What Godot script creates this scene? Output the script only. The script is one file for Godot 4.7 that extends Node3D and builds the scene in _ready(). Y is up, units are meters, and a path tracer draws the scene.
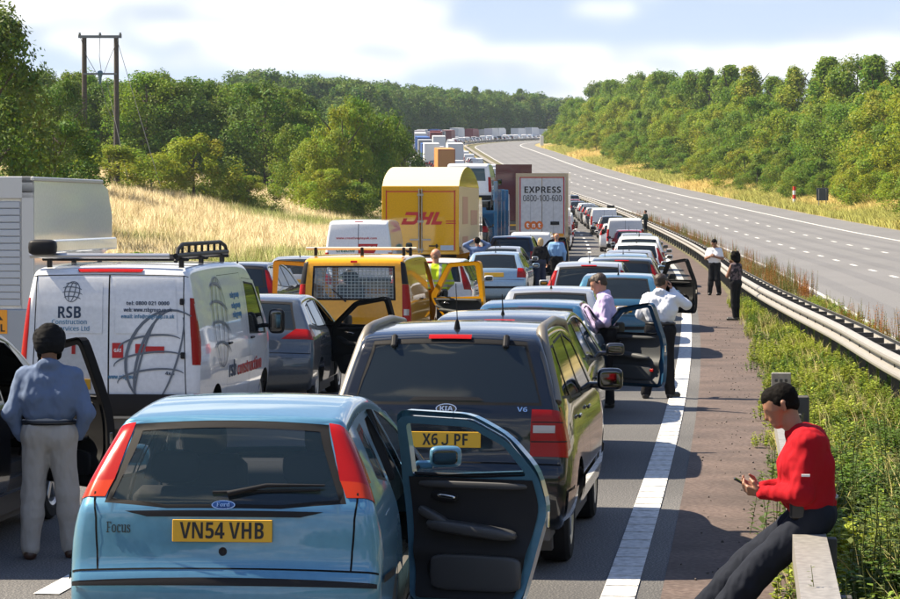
extends Node3D

# ------------------------------------------------------------------ mesh builder
class MB:
	var v := PackedVector3Array()
	var n := PackedVector3Array()
	var c := PackedColorArray()
	var uv := PackedVector2Array()
	var ix := PackedInt32Array()
	var col := Color(1, 1, 1)
	var use_col := false

	func vert(p: Vector3, nn: Vector3) -> int:
		v.append(p)
		n.append(nn)
		if use_col:
			c.append(col)
		return v.size() - 1

	func tri_i(a: int, b: int, d: int) -> void:
		var g := (v[b] - v[a]).cross(v[d] - v[a])
		if g.dot(n[a] + n[b] + n[d]) > 0.0:
			ix.append(a); ix.append(d); ix.append(b)
		else:
			ix.append(a); ix.append(b); ix.append(d)

	func tri(a: Vector3, b: Vector3, d: Vector3, out := Vector3.ZERO) -> void:
		var g := (b - a).cross(d - a).normalized()
		if out != Vector3.ZERO and g.dot(out) < 0.0:
			g = -g
		tri_i(vert(a, g), vert(b, g), vert(d, g))

	func quad(a: Vector3, b: Vector3, d: Vector3, e: Vector3, out := Vector3.ZERO) -> void:
		var g := (b - a).cross(d - a).normalized()
		if out != Vector3.ZERO and g.dot(out) < 0.0:
			g = -g
		var i := vert(a, g)
		var j := vert(b, g)
		var k := vert(d, g)
		var l := vert(e, g)
		tri_i(i, j, k)
		tri_i(i, k, l)

	# chamfered box, t places it
	func box(t: Transform3D, size: Vector3, ch := 0.0) -> void:
		var h := size * 0.5
		if ch <= 0.0:
			for ax in 3:
				for s in [-1.0, 1.0]:
					var nn := Vector3.ZERO
					nn[ax] = s
					var u := Vector3.ZERO
					u[(ax + 1) % 3] = h[(ax + 1) % 3]
					var w := Vector3.ZERO
					w[(ax + 2) % 3] = h[(ax + 2) % 3]
					var o := nn * h
					quad(t * (o - u - w), t * (o + u - w), t * (o + u + w), t * (o - u + w), t.basis * nn)
			return
		ch = minf(ch, minf(h.x, minf(h.y, h.z)) * 0.98)
		var k := h - Vector3(ch, ch, ch)
		# smooth-shaded: faces flat, chamfers bridging the face normals
		for ax in 3:
			var b := (ax + 1) % 3
			var d := (ax + 2) % 3
			for s in [-1.0, 1.0]:
				var nn := Vector3.ZERO
				nn[ax] = s
				var id := []
				for q in [[-1, -1], [1, -1], [1, 1], [-1, 1]]:
					var p := Vector3.ZERO
					p[ax] = s * h[ax]
					p[b] = q[0] * k[b]
					p[d] = q[1] * k[d]
					id.append(vert(t * p, (t.basis * nn).normalized()))
				tri_i(id[0], id[1], id[2])
				tri_i(id[0], id[2], id[3])
			# edges along axis ax
			for sb in [-1.0, 1.0]:
				for sd in [-1.0, 1.0]:
					var nb := Vector3.ZERO
					nb[b] = sb
					var nd := Vector3.ZERO
					nd[d] = sd
					var id2 := []
					for s in [-1.0, 1.0]:
						var p1 := Vector3.ZERO
						p1[ax] = s * k[ax]
						p1[b] = sb * h[b]
						p1[d] = sd * k[d]
						var p2 := p1
						p2[b] = sb * k[b]
						p2[d] = sd * h[d]
						id2.append(vert(t * p1, (t.basis * nb).normalized()))
						id2.append(vert(t * p2, (t.basis * nd).normalized()))
					tri_i(id2[0], id2[1], id2[3])
					tri_i(id2[0], id2[3], id2[2])
		for sx in [-1.0, 1.0]:
			for sy in [-1.0, 1.0]:
				for sz in [-1.0, 1.0]:
					var a0 := vert(t * Vector3(sx * h.x, sy * k.y, sz * k.z), (t.basis * Vector3(sx, 0, 0)).normalized())
					var a1 := vert(t * Vector3(sx * k.x, sy * h.y, sz * k.z), (t.basis * Vector3(0, sy, 0)).normalized())
					var a2 := vert(t * Vector3(sx * k.x, sy * k.y, sz * h.z), (t.basis * Vector3(0, 0, sz)).normalized())
					tri_i(a0, a1, a2)

	static func sp(v: float, e: float) -> float:
		return signf(v) * pow(absf(v), e)

	# rounded block (superellipsoid)
	func pebble(t: Transform3D, r: Vector3, e := 0.45, nu := 16, nv := 10) -> void:
		var rows := []
		for j in nv + 1:
			var b := -PI * 0.5 + PI * j / nv
			var row := []
			for i in nu + 1:
				var a := TAU * i / nu
				var p := Vector3(sp(cos(b), e) * sp(cos(a), e), sp(sin(b), e), sp(cos(b), e) * sp(sin(a), e))
				var nn := Vector3(sp(cos(b), 2 - e) * sp(cos(a), 2 - e) / r.x, sp(sin(b), 2 - e) / r.y, sp(cos(b), 2 - e) * sp(sin(a), 2 - e) / r.z)
				row.append(vert(t * (p * r), (t.basis * nn).normalized()))
			rows.append(row)
		for j in nv:
			for i in nu:
				tri_i(rows[j][i], rows[j][i + 1], rows[j + 1][i + 1])
				tri_i(rows[j][i], rows[j + 1][i + 1], rows[j + 1][i])

	func bx(cx: float, cy: float, cz: float, sx: float, sy: float, sz: float, ch := 0.0) -> void:
		box(Transform3D(Basis(), Vector3(cx, cy, cz)), Vector3(sx, sy, sz), ch)

	# tube along points with radii
	func tube(pts: Array, rad: Array, seg := 8, caps := true, flat := Vector2(1, 1)) -> void:
		var rings := []
		var up := Vector3(0, 1, 0)
		for i in pts.size():
			var d: Vector3
			if i == 0:
				d = pts[1] - pts[0]
			elif i == pts.size() - 1:
				d = pts[i] - pts[i - 1]
			else:
				d = (pts[i + 1] - pts[i]).normalized() + (pts[i] - pts[i - 1]).normalized()
			d = d.normalized()
			if absf(d.dot(up)) > 0.95 and i == 0:
				up = Vector3(0, 0, 1)
			var x := up.cross(d).normalized()
			if x.length() < 0.1:
				x = Vector3(1, 0, 0)
			var y := d.cross(x).normalized()
			up = y
			var r: float = rad[i] if rad.size() > 1 else rad[0]
			var ring := []
			for k in seg:
				var a := TAU * k / seg
				var o := x * cos(a) * flat.x + y * sin(a) * flat.y
				ring.append(vert(pts[i] + o * r, o.normalized()))
			rings.append(ring)
		for i in pts.size() - 1:
			for k in seg:
				var k2 := (k + 1) % seg
				tri_i(rings[i][k], rings[i][k2], rings[i + 1][k2])
				tri_i(rings[i][k], rings[i + 1][k2], rings[i + 1][k])
		if caps:
			for e in [0, pts.size() - 1]:
				var d2: Vector3 = (pts[0] - pts[1]) if e == 0 else (pts[e] - pts[e - 1])
				d2 = d2.normalized()
				var m := vert(pts[e], d2)
				var ids := []
				for k in seg:
					ids.append(vert(v[rings[e][k]], d2))
				for k in seg:
					tri_i(m, ids[k], ids[(k + 1) % seg])

	# lathe about the x axis through centre o: prof is (x, r) list
	func lathe_x(o: Vector3, prof: Array, seg := 24) -> void:
		for i in prof.size() - 1:
			var p: Vector2 = prof[i]
			var q: Vector2 = prof[i + 1]
			var dn := Vector2(-(q.y - p.y), q.x - p.x).normalized()
			if dn.length() < 0.5:
				continue
			var pr := []
			for k in seg + 1:
				var a := TAU * k / seg
				var rd := Vector3(0, cos(a), sin(a))
				var nn := (Vector3(dn.x, 0, 0) + rd * dn.y).normalized()
				pr.append([vert(o + Vector3(p.x, 0, 0) + rd * p.y, nn), vert(o + Vector3(q.x, 0, 0) + rd * q.y, nn)])
			for k in seg:
				tri_i(pr[k][0], pr[k + 1][0], pr[k + 1][1])
				tri_i(pr[k][0], pr[k + 1][1], pr[k][1])

	# lathe about y: prof (r, y)
	func lathe_y(o: Vector3, prof: Array, seg := 16) -> void:
		for i in prof.size() - 1:
			var p: Vector2 = prof[i]
			var q: Vector2 = prof[i + 1]
			var dn := Vector2(q.y - p.y, -(q.x - p.x)).normalized()
			var pr := []
			for k in seg + 1:
				var a := TAU * k / seg
				var rd := Vector3(cos(a), 0, sin(a))
				var nn := (rd * dn.x + Vector3(0, dn.y, 0)).normalized()
				pr.append([vert(o + Vector3(0, p.y, 0) + rd * p.x, nn), vert(o + Vector3(0, q.y, 0) + rd * q.x, nn)])
			for k in seg:
				tri_i(pr[k][0], pr[k + 1][0], pr[k + 1][1])
				tri_i(pr[k][0], pr[k + 1][1], pr[k][1])

	# flat polygon (2-D) placed by t in its xy plane, extruded by depth along -z of t
	func prism(t: Transform3D, poly: PackedVector2Array, depth: float) -> void:
		var ids := Geometry2D.triangulate_polygon(poly)
		var nz := t.basis.z.normalized()
		for s in 2:
			var base := []
			for p in poly:
				base.append(vert(t * Vector3(p.x, p.y, -depth * s), nz if s == 0 else -nz))
			for i in range(0, ids.size(), 3):
				tri_i(base[ids[i]], base[ids[i + 1]], base[ids[i + 2]])
		if depth == 0.0:
			return
		var cw := Geometry2D.is_polygon_clockwise(poly)
		for i in poly.size():
			var a := poly[i]
			var b := poly[(i + 1) % poly.size()]
			var e := (b - a).normalized()
			var o2 := Vector2(-e.y, e.x) if cw else Vector2(e.y, -e.x)
			quad(t * Vector3(a.x, a.y, 0), t * Vector3(b.x, b.y, 0), t * Vector3(b.x, b.y, -depth), t * Vector3(a.x, a.y, -depth), t.basis * Vector3(o2.x, o2.y, 0))

	func mesh() -> ArrayMesh:
		var a := []
		a.resize(Mesh.ARRAY_MAX)
		a[Mesh.ARRAY_VERTEX] = v
		a[Mesh.ARRAY_NORMAL] = n
		if use_col:
			a[Mesh.ARRAY_COLOR] = c
		if uv.size() == v.size() and uv.size() > 0:
			a[Mesh.ARRAY_TEX_UV] = uv
		a[Mesh.ARRAY_INDEX] = ix
		var m := ArrayMesh.new()
		if v.size() > 0 and ix.size() > 0:
			m.add_surface_from_arrays(Mesh.PRIMITIVE_TRIANGLES, a)
		return m

# ------------------------------------------------------------------ scene helpers
var used := {}

func numbered(called: String) -> String:
	if not used.has(called):
		used[called] = 0
		return called
	used[called] += 1
	return "%s_%03d" % [called, used[called]]

func thing(called: String, label: String, category: String, at: Vector3, group := "") -> Node3D:
	var o := Node3D.new()
	o.name = numbered(called)
	add_child(o)
	o.position = at
	tag(o, label, category, group)
	return o

func tag(o: Node, label: String, category: String, group := "", kind := "") -> void:
	if label:
		o.set_meta("label", label)
	if category:
		o.set_meta("category", category)
	if group:
		o.set_meta("group", group)
	if kind:
		o.set_meta("kind", kind)

func put(mb: MB, called: String, m: Material, parent: Node3D) -> MeshInstance3D:
	var o := MeshInstance3D.new()
	o.mesh = mb.mesh()
	o.material_override = m
	if parent == self:
		o.name = numbered(called)
		add_child(o)
	else:
		o.name = called
		parent.add_child(o, true)
	return o

func part_node(called: String, parent: Node3D, at := Vector3.ZERO) -> Node3D:
	var o := Node3D.new()
	o.name = called
	parent.add_child(o, true)
	o.position = at
	return o

func ts(pts: Array) -> Transform3D:
	return Transform3D(Basis(), Vector3(pts[0], pts[1], pts[2]))

# ------------------------------------------------------------------ materials
var M := {}
var tex := {}

func noise_tex(key: String, freq: float, lo: float, hi: float, size := 512, oct := 4, kind := FastNoiseLite.TYPE_SIMPLEX_SMOOTH, mid := -1.0) -> Texture2D:
	if tex.has(key):
		return tex[key]
	var f := FastNoiseLite.new()
	f.seed = hash(key) % 1000
	f.noise_type = kind
	f.frequency = freq
	f.fractal_octaves = oct
	var t := NoiseTexture2D.new()
	t.width = size
	t.height = size
	t.seamless = true
	t.noise = f
	var g := Gradient.new()
	g.offsets = PackedFloat32Array([0.0, 1.0]) if mid < 0 else PackedFloat32Array([0.0, mid, 1.0])
	g.colors = PackedColorArray([Color(lo, lo, lo), Color(hi, hi, hi)]) if mid < 0 else PackedColorArray([Color(lo, lo, lo), Color((lo + hi) * 0.5, (lo + hi) * 0.5, (lo + hi) * 0.5), Color(hi, hi, hi)])
	t.color_ramp = g
	tex[key] = t
	return t

func ramp_tex(key: String, freq: float, cols: Array, offs: Array, size := 512, oct := 4) -> Texture2D:
	if tex.has(key):
		return tex[key]
	var f := FastNoiseLite.new()
	f.seed = hash(key) % 1000
	f.frequency = freq
	f.fractal_octaves = oct
	var t := NoiseTexture2D.new()
	t.width = size
	t.height = size
	t.seamless = true
	t.noise = f
	var g := Gradient.new()
	g.offsets = PackedFloat32Array(offs)
	g.colors = PackedColorArray(cols)
	t.color_ramp = g
	tex[key] = t
	return t

func lin(r: float, g: float, b: float) -> Color:
	return Color(r, g, b).linear_to_srgb()

# colour in linear values
func mat(key: String, c := Color(), rough := 0.6, metal := 0.0) -> StandardMaterial3D:
	if M.has(key):
		return M[key]
	var m := StandardMaterial3D.new()
	m.resource_name = key
	m.albedo_color = c.linear_to_srgb()
	m.roughness = rough
	m.metallic = metal
	M[key] = m
	return m

func tri_tex(m: StandardMaterial3D, t: Texture2D, sc: float, world := true) -> void:
	m.albedo_texture = t
	m.uv1_triplanar = true
	m.uv1_world_triplanar = world
	m.uv1_scale = Vector3(sc, sc, sc)

func detail(m: StandardMaterial3D, t: Texture2D, sc: float, world := true) -> void:
	m.detail_enabled = true
	m.detail_albedo = t
	m.detail_blend_mode = BaseMaterial3D.BLEND_MODE_MUL
	m.detail_uv_layer = BaseMaterial3D.DETAIL_UV_2
	m.uv2_triplanar = true
	m.uv2_world_triplanar = world
	m.uv2_scale = Vector3(sc, sc, sc)

func paint(key: String, c: Color, metal := 0.0, rough := 0.35) -> StandardMaterial3D:
	if M.has(key):
		return M[key]
	var m := mat(key, c, rough, metal)
	m.clearcoat_enabled = true
	m.clearcoat = 1.0
	m.clearcoat_roughness = 0.04
	m.metallic_specular = 0.2
	# road film: fine uneven dust that dulls the paint a little
	tri_tex(m, noise_tex("dust", 0.05, 0.93, 1.0, 512, 5), 0.6, false)
	return m

func glass(key: String, alpha: float, c := Color(0.02, 0.03, 0.03)) -> StandardMaterial3D:
	if M.has(key):
		return M[key]
	var m := mat(key, c, 0.02, 0.0)
	m.transparency = BaseMaterial3D.TRANSPARENCY_ALPHA
	var k := m.albedo_color
	k.a = alpha
	m.albedo_color = k
	return m

func text(s: String, size: float, font: String, called: String, m: Material, parent: Node3D, t: Transform3D, wdt := 0.0, bold := false, depth := 0.004, italic := false) -> MeshInstance3D:
	var f := SystemFont.new()
	f.font_names = PackedStringArray([font])
	f.font_weight = 700 if bold else 400
	f.font_italic = italic
	var tm := TextMesh.new()
	tm.text = s
	tm.font = f
	tm.font_size = 48
	tm.depth = depth / (size / 48.0) * 1.0
	tm.pixel_size = size / 48.0
	tm.depth = depth
	tm.curve_step = 3.0
	var o := MeshInstance3D.new()
	o.name = called
	o.mesh = tm
	o.material_override = m
	parent.add_child(o, true)
	o.transform = t
	if wdt > 0.0:
		var w := tm.get_aabb().size.x
		if w > 0.01:
			o.transform = t * Transform3D(Basis.from_scale(Vector3(wdt / w, 1, 1)), Vector3.ZERO)
	return o

# ------------------------------------------------------------------ the road's line and levels
# station z = metres ahead of the viewpoint; offset o = metres to the side of the solid edge line (positive towards the median)
const LINE_Z := [-220.0, -60.0, -20.0, 0.0, 17.5, 36.0, 76.0, 104.0, 138.0, 167.0, 191.0, 247.0, 300.0, 345.0, 393.0, 450.0, 520.0, 583.0, 650.0, 700.0, 760.0, 820.0, 900.0, 1000.0, 1100.0]
const LINE_X := [-30.0, -8.3, -3.4, -1.0, 1.03, 3.08, 6.72, 8.95, 11.1, 12.45, 13.3, 14.2, 13.2, 11.2, 8.5, 5.9, 3.9, 2.6, 2.0, 3.2, 8.0, 17.0, 35.0, 62.0, 95.0]
const ELEV := [0.0, 0.0, 0.0, 0.0, 0.0, 0.0, 0.0, 0.02, 0.15, 0.4, 0.72, 1.85, 3.4, 5.0, 7.1, 9.7, 12.8, 15.4, 17.8, 19.5, 21.6, 23.7, 26.3, 29.3, 32.0]
const STEP := 2.0
const Z0 := -220.0
var lut_x := PackedFloat32Array()
var lut_e := PackedFloat32Array()
var lut_t := PackedFloat32Array()

func spline(xs: Array, ys: Array, x: float) -> float:
	var i := 0
	while i < xs.size() - 2 and x > xs[i + 1]:
		i += 1
	var x0: float = xs[i]
	var x1: float = xs[i + 1]
	var h := x1 - x0
	var m0: float = (ys[i + 1] - ys[i]) / h
	var m1 := m0
	if i > 0:
		m0 = (ys[i + 1] - ys[i - 1]) / (xs[i + 1] - xs[i - 1])
	if i < xs.size() - 2:
		m1 = (ys[i + 2] - ys[i]) / (xs[i + 2] - xs[i])
	var t := (x - x0) / h
	return (2 * t * t * t - 3 * t * t + 1) * ys[i] + (t * t * t - 2 * t * t + t) * h * m0 + (-2 * t * t * t + 3 * t * t) * ys[i + 1] + (t * t * t - t * t) * h * m1

func road_setup() -> void:
	var nn := int((1100.0 - Z0) / STEP) + 1
	for i in nn:
		var z := Z0 + i * STEP
		lut_x.append(spline(LINE_Z, LINE_X, z))
		lut_e.append(spline(LINE_Z, ELEV, z))
	# soften the kinks left by reading the line from few points
	for pas in 6:
		var cx := lut_x.duplicate()
		var ce := lut_e.duplicate()
		for i in range(4, nn - 4):
			var sx := 0.0
			var se := 0.0
			for k in range(-4, 5):
				sx += cx[i + k]
				se += ce[i + k]
			lut_x[i] = sx / 9.0
			lut_e[i] = se / 9.0
	for i in nn:
		var a := maxi(i - 1, 0)
		var b := mini(i + 1, nn - 1)
		lut_t.append(atan2(lut_x[b] - lut_x[a], (b - a) * STEP))

func lk(t: PackedFloat32Array, z: float) -> float:
	var f := clampf((z - Z0) / STEP, 0.0, t.size() - 1.001)
	var i := int(f)
	return lerpf(t[i], t[i + 1], f - i)

func heading(z: float) -> float:
	return lk(lut_t, z)

func grade(z: float) -> float:
	return (lk(lut_e, z + 4.0) - lk(lut_e, z - 4.0)) / 8.0

func cross(o: float) -> float:
	return 0.02 * clampf(o - 4.2, 0.0, 16.0)

func rp(z: float, o: float, up := 0.0) -> Vector3:
	var th := lk(lut_t, z)
	return Vector3(lk(lut_x, z) + o * cos(th), lk(lut_e, z) + cross(o) + up, -(z - o * sin(th)))

# rise of the land beside the carriageways
var land_noise := FastNoiseLite.new()

func land(z: float, o: float) -> float:
	var r := 0.0
	if o < -14.6:
		var d := -o - 14.6
		r = -0.25 * smoothstep(0.0, 2.0, d) * (1.0 - smoothstep(2.0, 5.0, d)) + 3.7 * smoothstep(1.5, 30.0, d) + 0.03 * maxf(0.0, d - 30.0)
		r += land_noise.get_noise_2d(z * 2.0, o * 2.0) * 0.35 * smoothstep(2.0, 12.0, d)
	elif o > 19.5:
		var d2 := o - 19.5
		r = 1.1 * smoothstep(0.5, 9.0, d2) + 2.2 * smoothstep(8.0, 34.0, d2)
		r += land_noise.get_noise_2d(z * 2.0, o * 2.0) * 0.3 * smoothstep(1.0, 8.0, d2)
	elif o > 0.3 and o < 4.0:
		r = 0.05 * sin((o - 0.3) / 3.7 * PI)
	return r

func gp(z: float, o: float, up := 0.0) -> Vector3:
	return rp(z, o, up + land(z, o))

# sheet between two offsets
func sheet(called: String, m: Material, z1: float, z2: float, offs: Array, up: float, dz := 4.0, on_land := false, parent: Node3D = null) -> MeshInstance3D:
	var mb := MB.new()
	var rows := []
	var z := z1
	var zs := []
	while z < z2 - 0.01:
		zs.append(z)
		z += dz if z < 340 else dz * 2.0
	zs.append(z2)
	for zz in zs:
		var row := []
		for o in offs:
			var p := gp(zz, o, up) if on_land else rp(zz, o, up)
			var nn := Vector3.UP
			if on_land:
				var a := gp(zz + 1.0, o, up)
				var b := gp(zz, o + 0.5, up)
				nn = (b - p).cross(a - p).normalized()
				if nn.y < 0:
					nn = -nn
			row.append(mb.vert(p, nn))
		rows.append(row)
	for i in rows.size() - 1:
		for k in offs.size() - 1:
			mb.tri_i(rows[i][k], rows[i][k + 1], rows[i + 1][k + 1])
			mb.tri_i(rows[i][k], rows[i + 1][k + 1], rows[i + 1][k])
	var o2 := put(mb, called, m, self if parent == null else parent)
	if parent == null:
		o2.set_meta("kind", "structure")
	return o2

func make_setting() -> void:
	land_noise.seed = 5
	land_noise.frequency = 0.02
	# surfaces
	var asphalt := mat("asphalt", Color(1, 1, 1), 0.85)
	tri_tex(asphalt, ramp_tex("asph", 0.11, [lin(0.022, 0.023, 0.026), lin(0.075, 0.074, 0.076), lin(0.14, 0.137, 0.132), lin(0.42, 0.40, 0.37)], [0.0, 0.44, 0.60, 1.0], 1024, 3), 0.45)
	detail(asphalt, noise_tex("asph_big", 0.006, 0.72, 1.0, 512, 5), 0.05)
	asphalt.heightmap_enabled = true
	asphalt.heightmap_texture = noise_tex("asph_h", 0.16, 0.0, 1.0, 512, 3)
	asphalt.heightmap_scale = 0.35
	var pale := mat("asphalt_pale", Color(1, 1, 1), 0.85)
	tri_tex(pale, ramp_tex("pale", 0.12, [lin(0.118, 0.118, 0.122), lin(0.150, 0.150, 0.154), lin(0.188, 0.188, 0.190)], [0.0, 0.5, 1.0], 512, 4), 0.25)
	detail(pale, noise_tex("pale_big", 0.008, 0.90, 1.0, 512, 4), 0.013)
	var strip_m := mat("brown_strip", Color(1, 1, 1), 0.9)
	tri_tex(strip_m, ramp_tex("brown", 0.05, [lin(0.060, 0.040, 0.033), lin(0.098, 0.067, 0.056), lin(0.120, 0.086, 0.073), lin(0.18, 0.14, 0.12)], [0.0, 0.4, 0.6, 1.0], 1024, 6), 0.3)
	detail(strip_m, noise_tex("brown_big", 0.012, 0.72, 1.0, 512, 5), 0.12)
	var soil := mat("soil", Color(1, 1, 1), 0.95)
	tri_tex(soil, ramp_tex("soil", 0.02, [lin(0.05, 0.045, 0.02), lin(0.09, 0.085, 0.03), lin(0.17, 0.14, 0.06)], [0.0, 0.5, 1.0], 512, 5), 0.1)
	var meadow := mat("meadow", Color(1, 1, 1), 0.95)
	tri_tex(meadow, ramp_tex("meadow", 0.01, [lin(0.10, 0.11, 0.03), lin(0.26, 0.21, 0.08), lin(0.36, 0.28, 0.12)], [0.0, 0.45, 1.0], 512, 5), 0.06)
	var white := mat("line_paint", Color(0.70, 0.70, 0.68), 0.8)
	tri_tex(white, noise_tex("worn", 0.045, 0.66, 1.0, 512, 6, FastNoiseLite.TYPE_SIMPLEX_SMOOTH, 0.35), 0.5)

	sheet("ground", meadow, -210.0, 1090.0, [-420.0, -260.0, -160.0, -110.0, -80.0, -62.0, -50.0, -42.0, -36.0, -31.0, -27.0, -24.0, -21.5, -19.5, -17.5, -16.2, -15.2, -14.4, -13.0, 0.3, 1.0, 2.2, 3.2, 4.0, 10.0, 18.0, 19.5, 20.5, 22.0, 24.0, 27.0, 31.0, 37.0, 45.0, 54.0, 80.0, 130.0, 220.0, 420.0], -0.05, 4.0, true)
	sheet("road_surface", asphalt, -200.0, 1080.0, [-14.4, -11.2, -7.4, -3.7, 0.0, 0.42], 0.0)
	sheet("road_surface", pale, -200.0, 1080.0, [4.0, 8.0, 12.0, 15.6, 19.4], 0.0)
	sheet("path", strip_m, -200.0, 330.0, [0.40, 0.9, 1.42], 0.006)
	sheet("ground", soil, -200.0, 1080.0, [1.40, 2.0, 2.7, 3.4, 4.02], -0.02, 4.0, true)
	var track := mat("worn_track", Color(1, 1, 1), 0.8)
	tri_tex(track, ramp_tex("trackc", 0.10, [lin(0.098, 0.098, 0.102), lin(0.132, 0.132, 0.136), lin(0.165, 0.165, 0.168)], [0.0, 0.5, 1.0], 512, 4), 0.25)
	detail(track, tex["pale_big"], 0.013)
	for lane in [6.05, 9.85, 13.65]:
		for s in [-0.85, 0.85]:
			sheet("tyre_track", track, -200.0, 1080.0, [lane + s - 0.3, lane + s + 0.3], 0.004)
	# edge line with raised ribs
	var el := sheet("edge_line", white, -200.0, 1080.0, [0.0, 0.23], 0.010, 2.0)
	el.set_meta("kind", "structure")
	var z := 14.0
	var ribm := MB.new()
	while z < 46.0:
		var p := rp(z, 0.115, 0.012)
		ribm.box(Transform3D(Basis(Vector3.UP, -heading(z)), p), Vector3(0.226, 0.014, 0.05), 0.005)
		z += 0.5
	var ribs := put(ribm, "raised_rib", white, el)
	ribs.set_meta("kind", "stuff")
	for o in [[-11.15, 0.2], [4.15, 0.15], [15.6, 0.22]]:
		sheet("edge_line", white, -200.0, 1080.0, [o[0], o[0] + o[1]], 0.008, 4.0)
	# lane dashes: 2 m marks every 9 m, each its own mark
	var lm := Node3D.new()
	lm.name = "lane_marking"
	add_child(lm)
	lm.set_meta("kind", "structure")
	for lane in [[-3.72, 17.2], [-7.45, 14.0], [8.0, 15.3], [11.75, 11.0]]:
		var zz: float = lane[1] - 27.0
		while zz < 420.0:
			var mb := MB.new()
			var base := rp(zz, lane[0])
			for k in 2:
				var za: float = zz + k * 1.4
				var zb: float = zz + k * 1.4 + 1.4
				mb.quad(rp(za, lane[0] - 0.09, 0.008) - base, rp(za, lane[0] + 0.09, 0.008) - base, rp(zb, lane[0] + 0.09, 0.008) - base, rp(zb, lane[0] - 0.09, 0.008) - base, Vector3.UP)
			var d := put(mb, "lane_dash", white, lm)
			d.position = base
			zz += 9.0

# ------------------------------------------------------------------ steel safety fence in the median
func w_beam(mb: MB, z1: float, z2: float, of: Callable, top: float, side: float) -> void:
	# W section swept along the road, side = -1 faces our carriageway
	var prof := [Vector2(0.0, 0.0), Vector2(0.02, -0.004), Vector2(0.075, -0.045), Vector2(0.08, -0.075), Vector2(0.07, -0.1), Vector2(0.005, -0.14), Vector2(0.005, -0.17), Vector2(0.07, -0.21), Vector2(0.08, -0.235), Vector2(0.075, -0.265), Vector2(0.02, -0.306), Vector2(0.0, -0.31)]
	var n := int(maxf(1.0, (z2 - z1) / 1.5))
	for i in prof.size() - 1:
		var dn := Vector2(-(prof[i + 1].y - prof[i].y), prof[i + 1].x - prof[i].x).normalized()
		var rowa := []
		for k in n + 1:
			var zz := lerpf(z1, z2, float(k) / n)
			var o: float = of.call(zz)
			var th := heading(zz)
			var nn := Vector3(cos(th) * dn.x * side, dn.y, sin(th) * dn.x * side)
			rowa.append([mb.vert(rp(zz, o + side * prof[i].x, top + prof[i].y), nn), mb.vert(rp(zz, o + side * prof[i + 1].x, top + prof[i + 1].y), nn)])
		for k in n:
			mb.tri_i(rowa[k][0], rowa[k + 1][0], rowa[k + 1][1])
			mb.tri_i(rowa[k][0], rowa[k + 1][1], rowa[k][1])

func fence_off(z: float) -> float:
	return spline([20.0, 28.0, 34.0, 42.0, 52.0, 63.0, 82.0, 120.0, 1100.0], [3.55, 3.3, 3.0, 2.72, 2.3, 1.95, 1.62, 1.55, 1.55], z)

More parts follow.
